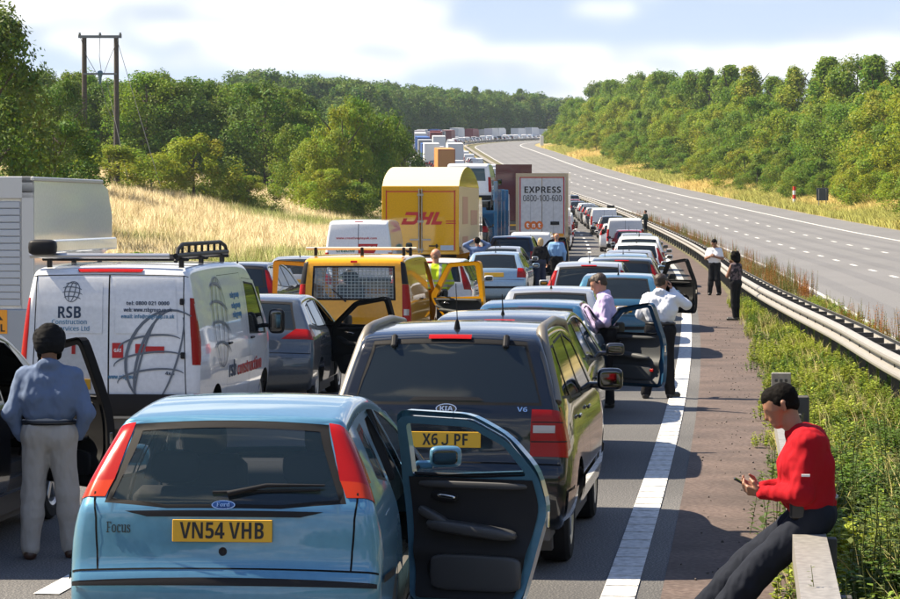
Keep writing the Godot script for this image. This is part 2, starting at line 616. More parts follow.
func make_fence() -> void:
	var steel := mat("galvanised", Color(0.36, 0.345, 0.32), 0.5, 0.3)
	tri_tex(steel, noise_tex("galv", 0.05, 0.78, 1.0, 512, 5), 0.5)
	var rusty := mat("rusty_steel", Color(0.33, 0.27, 0.21), 0.6, 0.25)
	tri_tex(rusty, noise_tex("rustn", 0.03, 0.6, 1.0, 512, 5), 0.6)
	var dark := mat("dark_post", Color(0.07, 0.065, 0.06), 0.7, 0.2)
	var f := thing("safety_fence", "long galvanised double beam crash barrier curving along the median", "crash barrier", Vector3.ZERO)
	var segs := [24.0]
	while segs[-1] < 330.0:
		segs.append(segs[-1] + 6.4)
	for i in segs.size() - 1:
		var z1: float = segs[i]
		var z2: float = segs[i + 1] + 0.02
		for side in [-1.0, 1.0]:
			var mb := MB.new()
			w_beam(mb, z1, z2, func(zz): return fence_off(zz) + side * 0.17, 0.80, side)
			put(mb, "beam", steel, f)
	# box rail on top, behind the beams
	var far := MB.new()
	for side in [-1.0, 1.0]:
		w_beam(far, 330.0, 1050.0, func(zz): return fence_off(zz) + side * 0.17, 0.80, side)
	put(far, "beam", steel, f)
	var post := MB.new()
	post.bx(0, 0.36, 0, 0.10, 0.80, 0.05)
	post.bx(0, 0.66, 0, 0.33, 0.2, 0.07)
	var pm := post.mesh()
	var bolt := MB.new()
	bolt.lathe_x(Vector3(-0.18, 0.645, 0), [Vector2(0.0, 0.022), Vector2(-0.012, 0.02), Vector2(-0.016, 0.0)], 8)
	var bm := bolt.mesh()
	var z := 25.0
	while z < 330.0:
		var p := MeshInstance3D.new()
		p.mesh = pm
		p.material_override = dark
		p.name = "post"
		f.add_child(p, true)
		p.transform = Transform3D(Basis(Vector3.UP, -heading(z)), rp(z, fence_off(z), 0.0))
		if z < 75.0:
			var b := MeshInstance3D.new()
			b.mesh = bm
			b.material_override = dark
			b.name = "bolt"
			p.add_child(b, true)
		z += 1.6 if z < 120 else 3.2
	# near length of open box beam that ends in front of the weeds
	var g := thing("safety_rail", "pale box beam guard rail ending beside the weeds, man leaning on it", "guard rail", Vector3.ZERO)
	var railc := steel
	var zr := 3.0
	while zr < 27.0:
		var mb := MB.new()
		var n := 3
		var zn := minf(zr + 4.8, 27.4)
		for k in n:
			var za := lerpf(zr, zn, float(k) / n)
			var zb := lerpf(zr, zn, float(k + 1) / n)
			for q in [[-0.1, 0.10, 0.64, 0.655], [-0.1, -0.085, 0.5, 0.64], [0.085, 0.1, 0.5, 0.64]]:
				for e in [[0, 2, 1, 2, Vector3.DOWN if false else Vector3.ZERO]]:
					pass
				var o0: float = 1.34 + q[0]
				var o1: float = 1.34 + q[1]
				var a := rp(za, o0, q[2])
				var b := rp(za, o1, q[2])
				var c := rp(za, o1, q[3])
				var d := rp(za, o0, q[3])
				var a2 := rp(zb, o0, q[2])
				var b2 := rp(zb, o1, q[2])
				var c2 := rp(zb, o1, q[3])
				var d2 := rp(zb, o0, q[3])
				mb.quad(d, c, c2, d2, Vector3.UP)
				mb.quad(a, b, b2, a2, Vector3.DOWN)
				mb.quad(a, d, d2, a2, Vector3.LEFT)
				mb.quad(b, c, c2, b2, Vector3.RIGHT)
				if k == 0:
					mb.quad(a, b, c, d, Vector3.BACK)
				if k == n - 1:
					mb.quad(a2, b2, c2, d2, Vector3.FORWARD)
		put(mb, "beam", railc, g)
		zr = zn + 0.012
	var zp := 4.0
	while zp < 27.0:
		var pb := MB.new()
		pb.bx(0, 0.3, 0, 0.08, 0.62, 0.11, 0.006)
		var p := put(pb, "post", dark, g)
		p.transform = Transform3D(Basis(Vector3.UP, -heading(zp)), rp(zp, 1.47, 0.0))
		zp += 2.4
	# upturned end plate
	var eb := MB.new()
	var ez := 27.1
	eb.box(Transform3D(Basis(Vector3.UP, -heading(ez)) * Basis(Vector3.RIGHT, 0.30), rp(ez, 1.34, 0.72)), Vector3(0.2, 0.42, 0.03), 0.008)
	put(eb, "end_plate", railc, g)
	var hb := MB.new()
	for k in 3:
		hb.box(Transform3D(Basis(Vector3.UP, -heading(ez)) * Basis(Vector3.RIGHT, 0.30), rp(ez, 1.34, 0.72)) * Transform3D(Basis(), Vector3(-0.05 + 0.05 * k, 0.13, 0.018)), Vector3(0.03, 0.03, 0.012), 0.004)
	put(hb, "bolt", dark, g)
	var kb := MB.new()
	kb.box(Transform3D(Basis(Vector3.UP, -heading(ez)), rp(ez - 0.1, 1.56, 0.48)), Vector3(0.13, 0.42, 0.16), 0.02)
	put(kb, "end_block", dark, g)

# ------------------------------------------------------------------ vehicle bodies
# A body is two kinds of surface: the band that runs up the tail, over the roof and down the nose (u across, s along the outline), and
# the two flanks (a = metres from the tail, y = height), which bulge out by the half-width W(a, y).
class Shape:
	var P := PackedVector2Array()
	var N := PackedVector2Array()
	var WE := PackedFloat32Array()
	var IN := PackedVector2Array()
	var ds := 0.03
	var total := 0.0
	var r := 0.06
	var ct := 0.02
	var cr := 0.05
	var wl := PackedFloat32Array()
	var pl := PackedFloat32Array()
	var L := 4.0
	var top := 1.5

	static func cat(t: Array, x: float) -> float:
		if x <= t[0].x:
			return t[0].y
		if x >= t[-1].x:
			return t[-1].y
		var i := 0
		while x > t[i + 1].x:
			i += 1
		var h: float = t[i + 1].x - t[i].x
		var m: float = (t[i + 1].y - t[i].y) / h
		var m0 := m
		var m1 := m
		if i > 0:
			var mp: float = (t[i].y - t[i - 1].y) / (t[i].x - t[i - 1].x)
			m0 = 0.5 * (m + mp) if mp * m > 0 else 0.0
		if i < t.size() - 2:
			var mn: float = (t[i + 2].y - t[i + 1].y) / (t[i + 2].x - t[i + 1].x)
			m1 = 0.5 * (m + mn) if mn * m > 0 else 0.0
		var q: float = (x - t[i].x) / h
		return (2 * q * q * q - 3 * q * q + 1) * t[i].y + (q * q * q - 2 * q * q + q) * h * m0 + (-2 * q * q * q + 3 * q * q) * t[i + 1].y + (q * q * q - q * q) * h * m1

	func setup(path: Array, wy: Array, plan: Array, r_: float, ct_: float, cr_: float, rounds := 2, step := 0.03) -> void:
		r = r_
		ct = ct_
		cr = cr_
		ds = step
		for p in path:
			L = maxf(L if P.size() else 0.0, p.x)
			top = maxf(top if P.size() else 0.0, p.y)
			P.append(p)
		for k in rounds:
			var q := PackedVector2Array([P[0]])
			for i in P.size() - 1:
				q.append(P[i].lerp(P[i + 1], 0.25))
				q.append(P[i].lerp(P[i + 1], 0.75))
			q.append(P[-1])
			P = q
		var out := PackedVector2Array([P[0]])
		var acc := 0.0
		for i in P.size() - 1:
			var seg := P[i].distance_to(P[i + 1])
			var at := ds - acc
			while at <= seg:
				out.append(P[i].lerp(P[i + 1], at / seg))
				at += ds
			acc = fmod(acc + seg, ds)
		P = out
		total = (P.size() - 1) * ds
		for i in P.size():
			var t := (P[mini(i + 2, P.size() - 1)] - P[maxi(i - 2, 0)]).normalized()
			N.append(Vector2(-t.y, t.x))
		for i in 65:
			wl.append(cat(wy, top * 1.02 * i / 64.0))
			pl.append(cat(plan, L * i / 64.0))
		for i in P.size():
			var ip := P[i] - N[i] * (r + crown(i))
			IN.append(ip)
			WE.append(W(ip.x, ip.y))

	func crown(i: int) -> float:
		var k := absf(N[i].x)
		return lerpf(ct, cr, k * k)

	func W(a: float, y: float) -> float:
		var f := clampf(y / (top * 1.02) * 64.0, 0.0, 63.99)
		var i := int(f)
		var g := clampf(a / L * 64.0, 0.0, 63.99)
		var j := int(g)
		return lerpf(wl[i], wl[i + 1], f - i) * lerpf(pl[j], pl[j + 1], g - j)

	func side(p: Vector2) -> Vector3:
		return Vector3(W(p.x, p.y), p.y, -p.x)

	func strip(p: Vector2) -> Vector3:
		var f := clampf(p.y / ds, 0.0, P.size() - 1.001)
		var i := int(f)
		var t := f - i
		var q := P[i].lerp(P[i + 1], t)
		var nn := N[i].lerp(N[i + 1], t)
		var we := lerpf(WE[i], WE[i + 1], t)
		var u := clampf(p.x, -1.0, 1.0)
		var x := u * we
		var e := clampf((absf(x) - (we - r)) / r, 0.0, 1.0)
		var inset := crown(i) * u * u + r * (1.0 - sqrt(maxf(0.0, 1.0 - e * e)))
		q -= nn * inset
		return Vector3(x, q.y, -q.x)

	# outline place of a height on the tail / on the nose
	func s_rear(y: float) -> float:
		for i in P.size() - 1:
			if P[i + 1].y >= y or N[i].y > 0.8:
				var d := P[i + 1].y - P[i].y
				return (i + clampf((y - P[i].y) / maxf(d, 1e-5), 0.0, 1.0)) * ds
		return 0.0

	func s_front(y: float) -> float:
		for k in range(P.size() - 1, 0, -1):
			if P[k - 1].y >= y:
				return (k - 1) * ds
		return total

	func s_at(a: float) -> float:
		for i in P.size():
			if P[i].x >= a and N[i].y > 0.3:
				return i * ds
		return total

	# (x, y) points on the tail -> (u, s)
	func tail(poly: Array) -> PackedVector2Array:
		var out := PackedVector2Array()
		for k in poly.size():
			var a: Vector2 = poly[k]
			var b: Vector2 = poly[(k + 1) % poly.size()]
			var n := maxi(1, int(a.distance_to(b) / 0.08))
			for q in n:
				var p := a.lerp(b, float(q) / n)
				var s := s_rear(p.y)
				var i := clampi(int(s / ds), 0, WE.size() - 1)
				out.append(Vector2(clampf(p.x / WE[i], -1.0, 1.0), s))
		return out

	func flank() -> PackedVector2Array:
		var out := PackedVector2Array()
		for p in IN:
			if out.size() == 0 or p.distance_to(out[-1]) > 0.012:
				out.append(p)
		return out

static func grow(poly: PackedVector2Array, d: float) -> PackedVector2Array:
	var r := Geometry2D.offset_polygon(poly, d, Geometry2D.JOIN_ROUND if d > 0.04 else Geometry2D.JOIN_MITER)
	if r.is_empty():
		return poly
	var best: PackedVector2Array = r[0]
	for q in r:
		if q.size() > best.size():
			best = q
	return best

func bounds(poly: PackedVector2Array) -> Rect2:
	var b := Rect2(poly[0], Vector2.ZERO)
	for p in poly:
		b = b.expand(p)
	return b

func span(a: float, b: float, step: float) -> Array:
	var n := maxi(1, int(ceil((b - a) / step)))
	var o := []
	for i in n + 1:
		o.append(lerpf(a, b, float(i) / n))
	return o

# cut a polygon (less its holes) into cells and lay them on the mapped surface
func patch(mb: MB, f: Callable, outer: PackedVector2Array, holes: Array, xs: Array, ys: Array, off := 0.0, mirror := false, centre := Vector3(0, 0.7, -2.0), hinge := Vector3.ZERO, flip := false) -> void:
	var ob := bounds(outer)
	var hb := []
	for h in holes:
		hb.append(bounds(h))
	var is_rect := outer.size() == 4
	var eps := 0.004
	for i in xs.size() - 1:
		if xs[i + 1] <= ob.position.x or xs[i] >= ob.end.x:
			continue
		for j in ys.size() - 1:
			if ys[j + 1] <= ob.position.y or ys[j] >= ob.end.y:
				continue
			var cell := PackedVector2Array([Vector2(xs[i], ys[j]), Vector2(xs[i + 1], ys[j]), Vector2(xs[i + 1], ys[j + 1]), Vector2(xs[i], ys[j + 1])])
			var rc := Rect2(cell[0], cell[2] - cell[0])
			var polys := [cell]
			if not (is_rect and ob.encloses(rc)):
				polys = Geometry2D.intersect_polygons(cell, outer)
			for k in holes.size():
				if hb[k].intersects(rc):
					var nxt := []
					for q in polys:
						for w in Geometry2D.clip_polygons(q, holes[k]):
							if not Geometry2D.is_polygon_clockwise(w) or Geometry2D.is_polygon_clockwise(q):
								nxt.append(w)
					polys = nxt
			for q in polys:
				if q.size() < 3:
					continue
				var ids := []
				for p in q:
					var a: Vector3 = f.call(p)
					var dx: Vector3 = f.call(p + Vector2(eps, 0)) - f.call(p - Vector2(eps, 0))
					var dy: Vector3 = f.call(p + Vector2(0, eps)) - f.call(p - Vector2(0, eps))
					var nn := dx.cross(dy).normalized()
					if nn.dot(a - centre) < 0.0:
						nn = -nn
					a += nn * off - hinge
					if mirror:
						a.x = -a.x
						nn.x = -nn.x
					if flip:
						nn = -nn
					ids.append(mb.vert(a, nn))
				if q.size() == 4 and polys.size() == 1 and q == cell:
					mb.tri_i(ids[0], ids[1], ids[2])
					mb.tri_i(ids[0], ids[2], ids[3])
				else:
					var tr := Geometry2D.triangulate_polygon(q)
					for t in range(0, tr.size(), 3):
						mb.tri_i(ids[tr[t]], ids[tr[t + 1]], ids[tr[t + 2]])

const US := [-1.0, -0.995, -0.98, -0.955, -0.92, -0.86, -0.75, -0.6, -0.4, -0.2, 0.0, 0.2, 0.4, 0.6, 0.75, 0.86, 0.92, 0.955, 0.98, 0.995, 1.0]
const US_LOW := [-1.0, -0.97, -0.9, -0.6, 0.0, 0.6, 0.9, 0.97, 1.0]

func pv(a: Array) -> PackedVector2Array:
	var o := PackedVector2Array()
	for i in range(0, a.size(), 2):
		o.append(Vector2(a[i], a[i + 1]))
	return o

func mirx(a: Array) -> Array:
	# half outline (x, y ...) -> whole, mirrored in x
	var o := []
	for i in range(0, a.size(), 2):
		o.append(Vector2(a[i], a[i + 1]))
	for i in range(a.size() - 2, -1, -2):
		o.append(Vector2(-a[i], a[i + 1]))
	return o

func neg(a: Array) -> Array:
	var o := []
	for p in a:
		o.append(Vector2(-p.x, p.y))
	o.reverse()
	return o

func circle(cx: float, cy: float, r: float, n := 20, y_min := -1.0) -> PackedVector2Array:
	var o := PackedVector2Array()
	for i in n:
		o.append(Vector2(cx + r * cos(TAU * i / n), maxf(y_min, cy + r * sin(TAU * i / n))))
	return o

var wheel_cache := {}

func add_wheel(parent: Node3D, x: float, y: float, z: float, r: float, w: float, style: String, side: float) -> void:
	var key := "%s_%.2f_%.0f" % [style, r, side]
	if not wheel_cache.has(key):
		var t := MB.new()
		var rr := r * 0.66
		var hw := w * 0.5
		t.lathe_x(Vector3.ZERO, [Vector2(-hw * 0.9, rr), Vector2(-hw, rr * 1.12), Vector2(-hw * 0.95, r * 0.93), Vector2(-hw * 0.7, r), Vector2(hw * 0.7, r), Vector2(hw * 0.95, r * 0.93), Vector2(hw, rr * 1.12), Vector2(hw * 0.9, rr)], 28)
		var rm := MB.new()
		rm.lathe_x(Vector3.ZERO, [Vector2(side * hw * 0.92, rr * 1.02), Vector2(side * hw * 0.8, rr * 0.9), Vector2(side * hw * 0.2, rr * 0.86), Vector2(side * hw * 0.15, 0.0)] if side > 0 else [Vector2(side * hw * 0.15, 0.0), Vector2(side * hw * 0.2, rr * 0.86), Vector2(side * hw * 0.8, rr * 0.9), Vector2(side * hw * 0.92, rr * 1.02)], 28)
		var sp := 5 if style == "alloy" else 7
		for k in sp:
			var a := TAU * k / sp
			var bs := Basis(Vector3(1, 0, 0), a)
			rm.box(Transform3D(bs, bs * Vector3(0, rr * 0.5, 0) + Vector3(side * hw * 0.72, 0, 0)), Vector3(0.03, rr * 0.86, rr * 0.26), 0.01)
		rm.lathe_x(Vector3.ZERO, [Vector2(side * hw * 0.5, 0.075), Vector2(side * hw * 0.86, 0.06), Vector2(side * hw * 0.9, 0.0)], 14)
		wheel_cache[key] = [t.mesh(), rm.mesh()]
	var wn := part_node("wheel", parent, Vector3(x, y, z))
	for k in 2:
		var o := MeshInstance3D.new()
		o.name = ["tyre", "rim"][k]
		o.mesh = wheel_cache[key][k]
		o.material_override = M["tyre"] if k == 0 else (M["alloy"] if style != "steel" else M["hubcap"])
		wn.add_child(o, true)

func car_materials() -> void:
	mat("tyre", Color(0.018, 0.018, 0.019), 0.8)
	mat("alloy", Color(0.45, 0.46, 0.47), 0.3, 0.8)
	mat("hubcap", Color(0.30, 0.31, 0.32), 0.4, 0.6)
	mat("trim", Color(0.016, 0.016, 0.018), 0.5)
	mat("rubber", Color(0.010, 0.010, 0.011), 0.6)
	mat("gap", Color(0.006, 0.006, 0.006), 0.9)
	mat("under", Color(0.13, 0.12, 0.11), 0.9)
	mat("cloth", Color(0.030, 0.032, 0.036), 0.9)
	mat("cloth_pale", Color(0.12, 0.125, 0.13), 0.9)
	var dg := mat("dark_glass", Color(0.012, 0.016, 0.018), 0.03)
	dg.metallic_specular = 0.5
	var tg := mat("teal_glass", Color(0.05, 0.085, 0.09), 0.03)
	tg.metallic_specular = 0.5
	var rl := mat("red_lamp", Color(0.30, 0.007, 0.006), 0.22)
	rl.metallic_specular = 0.35
	mat("orange_lamp", Color(0.40, 0.030, 0.007), 0.2).metallic_specular = 0.35
	mat("clear_lamp", Color(0.36, 0.33, 0.32), 0.12, 0.3)
	mat("plate_yellow", Color(0.66, 0.36, 0.012), 0.5)
	mat("plate_black", Color(0.01, 0.01, 0.01), 0.6)
	mat("chrome", Color(0.7, 0.7, 0.7), 0.12, 1.0)
	mat("badge_blue", Color(0.01, 0.04, 0.16), 0.2)
	mat("silver_rail", Color(0.42, 0.40, 0.36), 0.35, 0.6)
	for k in ["tyre", "trim", "rubber", "gap", "under", "cloth", "cloth_pale"]:
		M[k].metallic_specular = 0.28
	mat("white_print", Color(0.8, 0.8, 0.8), 0.5)

# spec keys: path, wy, plan, r, ct, cr, wheels [rear a, front a, radius], paint, windows (list of side outlines), rear_window (half outline x,y),
# windscreen [a0, a1], doors (side outlines), lamps (list of {side, tail, mat}), glass, lod
func build_body(spec: Dictionary, root: Node3D) -> Shape:
	var sh := Shape.new()
	var low: bool = spec.get("lod", 0) > 0
	sh.setup(spec.path, spec.wy, spec.plan, spec.get("r", 0.06), spec.get("ct", 0.02), spec.get("cr", 0.06), spec.get("rounds", 2), 0.03 if not low else 0.08)
	var cs: float = [0.09, 0.22][1 if low else 0]
	var pm: Material = spec.paint
	var gm: Material = spec.get("glass", M["dark_glass"])
	var centre := Vector3(0, sh.top * 0.5, -sh.L * 0.5)
	var wr: Array = spec.wheels
	# ---- flanks
	var fl := sh.flank()
	var xs := span(0.0, sh.L, cs)
	var ys := span(0.1, sh.top, cs)
	var arches := [circle(wr[0], wr[2] * 0.98, wr[2] * 1.12, 24 if not low else 10), circle(wr[1], wr[2] * 0.98, wr[2] * 1.12, 24 if not low else 10)]
	var wins: Array = spec.get("windows", [])
	var fside := sh.side
	var body := MB.new()
	var gapm := MB.new()
	for sgn in [1, -1]:
		var mirror: bool = sgn < 0
		var holes := arches.duplicate()
		var wn := []
		for w in wins:
			var p := pv(w)
			wn.append(p)
			holes.append(grow(p, 0.016))
		var lampholes := []
		for lamp in spec.get("lamps", []):
			if lamp.has("side"):
				var lp := pv(lamp.side)
				holes.append(lp)
				lampholes.append(lp)
		var open_key := "open_r" if sgn > 0 else "open_l"
		var opened: Array = spec.get(open_key, [])
		for op in opened:
			holes.append(pv(op))
		var doors := []
		if not low:
			for dd in spec.get("doors", []):
				var dp := pv(dd)
				var skip := false
				for op in opened:
					if Geometry2D.intersect_polygons(dp, pv(op)).size() > 0 and bounds(pv(op)).get_center().distance_to(bounds(dp).get_center()) < 0.35:
						skip = true
				if skip:
					continue
				doors.append(dp)
				holes.append(dp)
		patch(body, fside, fl, holes, xs, ys, 0.0, mirror, centre)
		for dp in doors:
			var db := MB.new()
			var dh := []
			for k in wn.size():
				dh.append(grow(wn[k], 0.016))
			for a in arches:
				dh.append(a)
			for lh in lampholes:
				dh.append(lh)
			patch(db, fside, grow(dp, -0.005), dh, xs, ys, 0.0, mirror, centre)
			var clipd := Geometry2D.intersect_polygons(grow(dp, 0.02), fl)
			if clipd.size() > 0:
				patch(gapm, fside, clipd[0], [grow(dp, -0.03)] + dh, xs, ys, -0.014, mirror, centre)
			var dn := put(db, spec.get("door_name", "door"), pm, root)
			if spec.get("handles", true):
				var bb := bounds(dp)
				var hm := MB.new()
				var hy: float = spec.get("handle_y", 0.9)
				var ha := bb.position.x + 0.16
				var hp := sh.side(Vector2(ha, hy)) + Vector3(0.018, 0, 0)
				hm.box(Transform3D(Basis(), Vector3(hp.x * sgn, hp.y, hp.z)), Vector3(0.03, 0.028, 0.18), 0.012)
				put(hm, "handle", spec.get("handle_mat", M["trim"]), dn)
		for k in wn.size():
			var in_open := false
			for op in opened:
				if Geometry2D.is_point_in_polygon(bounds(wn[k]).get_center(), pv(op)):
					in_open = true
			if in_open:
				continue
			var gb := MB.new()
			patch(gb, fside, wn[k], [], xs, ys, -0.006, mirror, centre)
			var g := put(gb, "window", gm, root)
			if not low:
				var rb := MB.new()
				patch(rb, fside, grow(wn[k], 0.016), [grow(wn[k], -0.004)], xs, ys, -0.001, mirror, centre)
				put(rb, "window_seal", M["rubber"], g)
	# ---- the band over tail, roof and nose
	var fs := sh.strip
	var dom := PackedVector2Array([Vector2(-1, 0), Vector2(1, 0), Vector2(1, sh.total), Vector2(-1, sh.total)])
	var us: Array = US_LOW if low else US
	var ss := span(0.0, sh.total, cs * (0.8 if not low else 1.0))
	var sholes := []
	var glz := []
	if spec.has("rear_window"):
		var rw := sh.tail(mirx(spec.rear_window))
		glz.append(["rear_window", rw])
		var band := PackedVector2Array(rw)
		if spec.has("rear_band"):
			band = sh.tail(mirx(spec.rear_band))
		sholes.append(band)
		if not low:
			var bb2 := MB.new()
			patch(bb2, fs, band, [rw], us, ss, -0.001, false, centre)
			if spec.has("rear_band"):
				put(bb2, "rear_window_surround", spec.get("band_mat", M["rubber"]), root)
		else:
			glz[0][1] = band
	if spec.has("windscreen"):
		var s0 := sh.s_at(spec.windscreen[0])
		var s1 := sh.s_at(spec.windscreen[1])
		var wp := PackedVector2Array([Vector2(-0.86, s0), Vector2(0.86, s0), Vector2(0.9, s1), Vector2(-0.9, s1)])
		glz.append(["windscreen", wp])
		sholes.append(wp)
	for h in spec.get("tail_holes", []):
		sholes.append(sh.tail(h))
	for lamp in spec.get("lamps", []):
		if lamp.has("tail"):
			var half := []
			for i in range(0, lamp.tail.size(), 2):
				half.append(Vector2(lamp.tail[i], lamp.tail[i + 1]))
			for q in [half, neg(half)]:
				sholes.append(sh.tail(q))
	patch(body, fs, dom, sholes, us, ss, 0.0, false, centre)
	put(body, "body", pm, root)
	if gapm.v.size() > 0:
		put(gapm, "door_gap", M["gap"], root)
	for q in glz:
		var gb2 := MB.new()
		patch(gb2, fs, q[1], [], us, ss, -0.004, false, centre)
		put(gb2, q[0], spec.get("rear_glass", gm) if q[0] == "rear_window" else gm, root)
	# ---- lamps, each side one part
	for lamp in spec.get("lamps", []):
		for sgn in [1, -1]:
			var lb := MB.new()
			if lamp.has("side"):
				var lp2 := Geometry2D.intersect_polygons(pv(lamp.side), fl)
				for z in lp2:
					patch(lb, fside, z, [], span(0, sh.L, cs * 0.5), ys, 0.004, sgn < 0, centre)
			if lamp.has("tail"):
				var half := []
				for i in range(0, lamp.tail.size(), 2):
					half.append(Vector2(lamp.tail[i], lamp.tail[i + 1]))
				patch(lb, fs, sh.tail(half if sgn > 0 else neg(half)), [], us, ss, 0.004, false, centre)
			put(lb, lamp.get("name", "tail_lamp"), lamp.mat, root)
	# ---- raised patches on the tail (strips, mouldings)
	for pz in spec.get("tail_parts", []):
		var tb := MB.new()
		var poly := []
		if pz.has("half"):
			poly = mirx(pz.half)
		else:
			for i in range(0, pz.poly.size(), 2):
				poly.append(Vector2(pz.poly[i], pz.poly[i + 1]))
		var ys2 := span(0.0, sh.total, 0.02)
		patch(tb, fs, sh.tail(poly), [], us, ys2, pz.get("off", 0.008), false, centre)
		put(tb, pz.name, pz.mat, root)
	for pz in spec.get("side_parts", []):
		for sgn in [1, -1]:
			var tb2 := MB.new()
			var pl2 := Geometry2D.intersect_polygons(pv(pz.poly), fl)
			var hh := [] if pz.get("over", false) else arches
			for z in pl2:
				patch(tb2, fside, z, hh, xs, span(0, sh.top, 0.05), pz.get("off", 0.008), sgn < 0, centre)
			put(tb2, pz.name, pz.mat, root)
	# ---- under, wheels
	var ub := MB.new()
	var wmid := sh.W(sh.L * 0.5, 0.4)
	ub.bx(0, wr[2] * 0.95, -(wr[0] + wr[1]) * 0.5, wmid * 2 - 0.30, wr[2] * 1.2, (wr[1] - wr[0]) + wr[2] * 2.4)
	ub.bx(0, 0.33, -sh.L * 0.5, wmid * 2 - 0.16, 0.26, (wr[1] - wr[0]) - wr[2] * 2.4)
	ub.bx(0, 0.36, -sh.L * 0.5, wmid * 1.7, 0.22, sh.L - 0.3)
	put(ub, "underbody", M["under"], root)
	for a in [wr[0], wr[1]]:
		for sgn in [1.0, -1.0]:
			var ww := 0.2 if wr[2] < 0.36 else 0.24
			add_wheel(root, sgn * (sh.W(a, wr[2]) - ww * 0.5 - 0.02), wr[2], -a, wr[2], ww, spec.get("rim", "alloy"), sgn)
	return sh

func mirror_part(root: Node3D, sh: Shape, a: float, y: float, m: Material, size := Vector3(0.2, 0.13, 0.09)) -> void:
	for sgn in [1.0, -1.0]:
		var p := sh.side(Vector2(a, y))
		var mb := MB.new()
		mb.pebble(Transform3D(Basis(Vector3.UP, 0.15 * sgn), Vector3(sgn * (p.x + 0.06 + size.x * 0.5), y + 0.05, p.z)), size * 0.5, 0.5)
		mb.box(Transform3D(Basis(), Vector3(sgn * (p.x + 0.03), y, p.z - 0.02)), Vector3(0.12, 0.05, 0.06), 0.015)
		var o := put(mb, "wing_mirror", m, root)
		var gl := MB.new()
		gl.pebble(Transform3D(Basis(Vector3.UP, 0.15 * sgn), Vector3(sgn * (p.x + 0.06 + size.x * 0.5), y + 0.05, p.z + size.z * 0.5 - 0.001)), Vector3(size.x * 0.5 - 0.022, size.y * 0.5 - 0.02, 0.005), 0.5)
		put(gl, "mirror_glass", mat("mirror_glass", Color(0.10, 0.105, 0.115), 0.05, 1.0), o)

func number_plate(root: Node3D, sh: Shape, x: float, y: float, s: String, w := 0.52) -> void:
	var q := sh.strip(Vector2(x / 0.8, sh.s_rear(y)))
	var f := sh.strip(Vector2(x / 0.8, sh.s_rear(y + 0.05))) - sh.strip(Vector2(x / 0.8, sh.s_rear(y - 0.05)))
	var tilt := atan2(-f.z, f.y)
	var t := Transform3D(Basis(Vector3.RIGHT, -tilt), Vector3(x, y, q.z + 0.022))
	var mb := MB.new()
	mb.box(t, Vector3(w, 0.111, 0.012), 0.003)
	var p := put(mb, "number_plate", M["plate_yellow"], root)
	var face := t * Transform3D(Basis(), Vector3(0, 0, 0.007))
	if s == "X6 JPF":
		text("X6", 0.112, "Droid Sans", "lettering", M["plate_black"], p, face * Transform3D(Basis(), Vector3(-0.11, 0, 0)), 0.115, true, 0.002)
		text("PF", 0.112, "Droid Sans", "lettering", M["plate_black"], p, face * Transform3D(Basis(), Vector3(0.115, 0, 0)), 0.10, true, 0.002)
		var jb := MB.new()
		jb.prism(face * Transform3D(Basis(), Vector3(-0.008, -0.0395, 0.001)), pv([0.030, 0.079, 0.030, 0.018, 0.022, 0.005, 0.008, 0.0, -0.008, 0.0, -0.018, 0.008, -0.020, 0.022, -0.007, 0.024, -0.004, 0.014, 0.008, 0.013, 0.016, 0.022, 0.016, 0.079]), 0.002)
		put(jb, "lettering", M["plate_black"], p)
	elif s != "":
		text(s, 0.112, "Droid Sans", "lettering", M["plate_black"], p, face, w * 0.84, true, 0.002)

func place(o: Node3D, z: float, off: float, turn := 0.0) -> void:
	o.position = rp(z, off)
	o.basis = Basis(Vector3.UP, -heading(z + 2.0) + turn) * Basis(Vector3.RIGHT, atan(grade(z + 2.0)))

# ------------------------------------------------------------------ an opened door: outer skin, inner frame, trim, glass
func soften(poly: PackedVector2Array, cut: float) -> PackedVector2Array:
	# round the corners of an outline
	var o := PackedVector2Array()
	var n := poly.size()
	for i in n:
		var p := poly[i]
		var a := p.move_toward(poly[(i + n - 1) % n], minf(cut, p.distance_to(poly[(i + n - 1) % n]) * 0.45))
		var b := p.move_toward(poly[(i + 1) % n], minf(cut, p.distance_to(poly[(i + 1) % n]) * 0.45))
		for k in 4:
			var t := k / 3.0
			o.append(a.lerp(p, t).lerp(p.lerp(b, t), t))
	return o

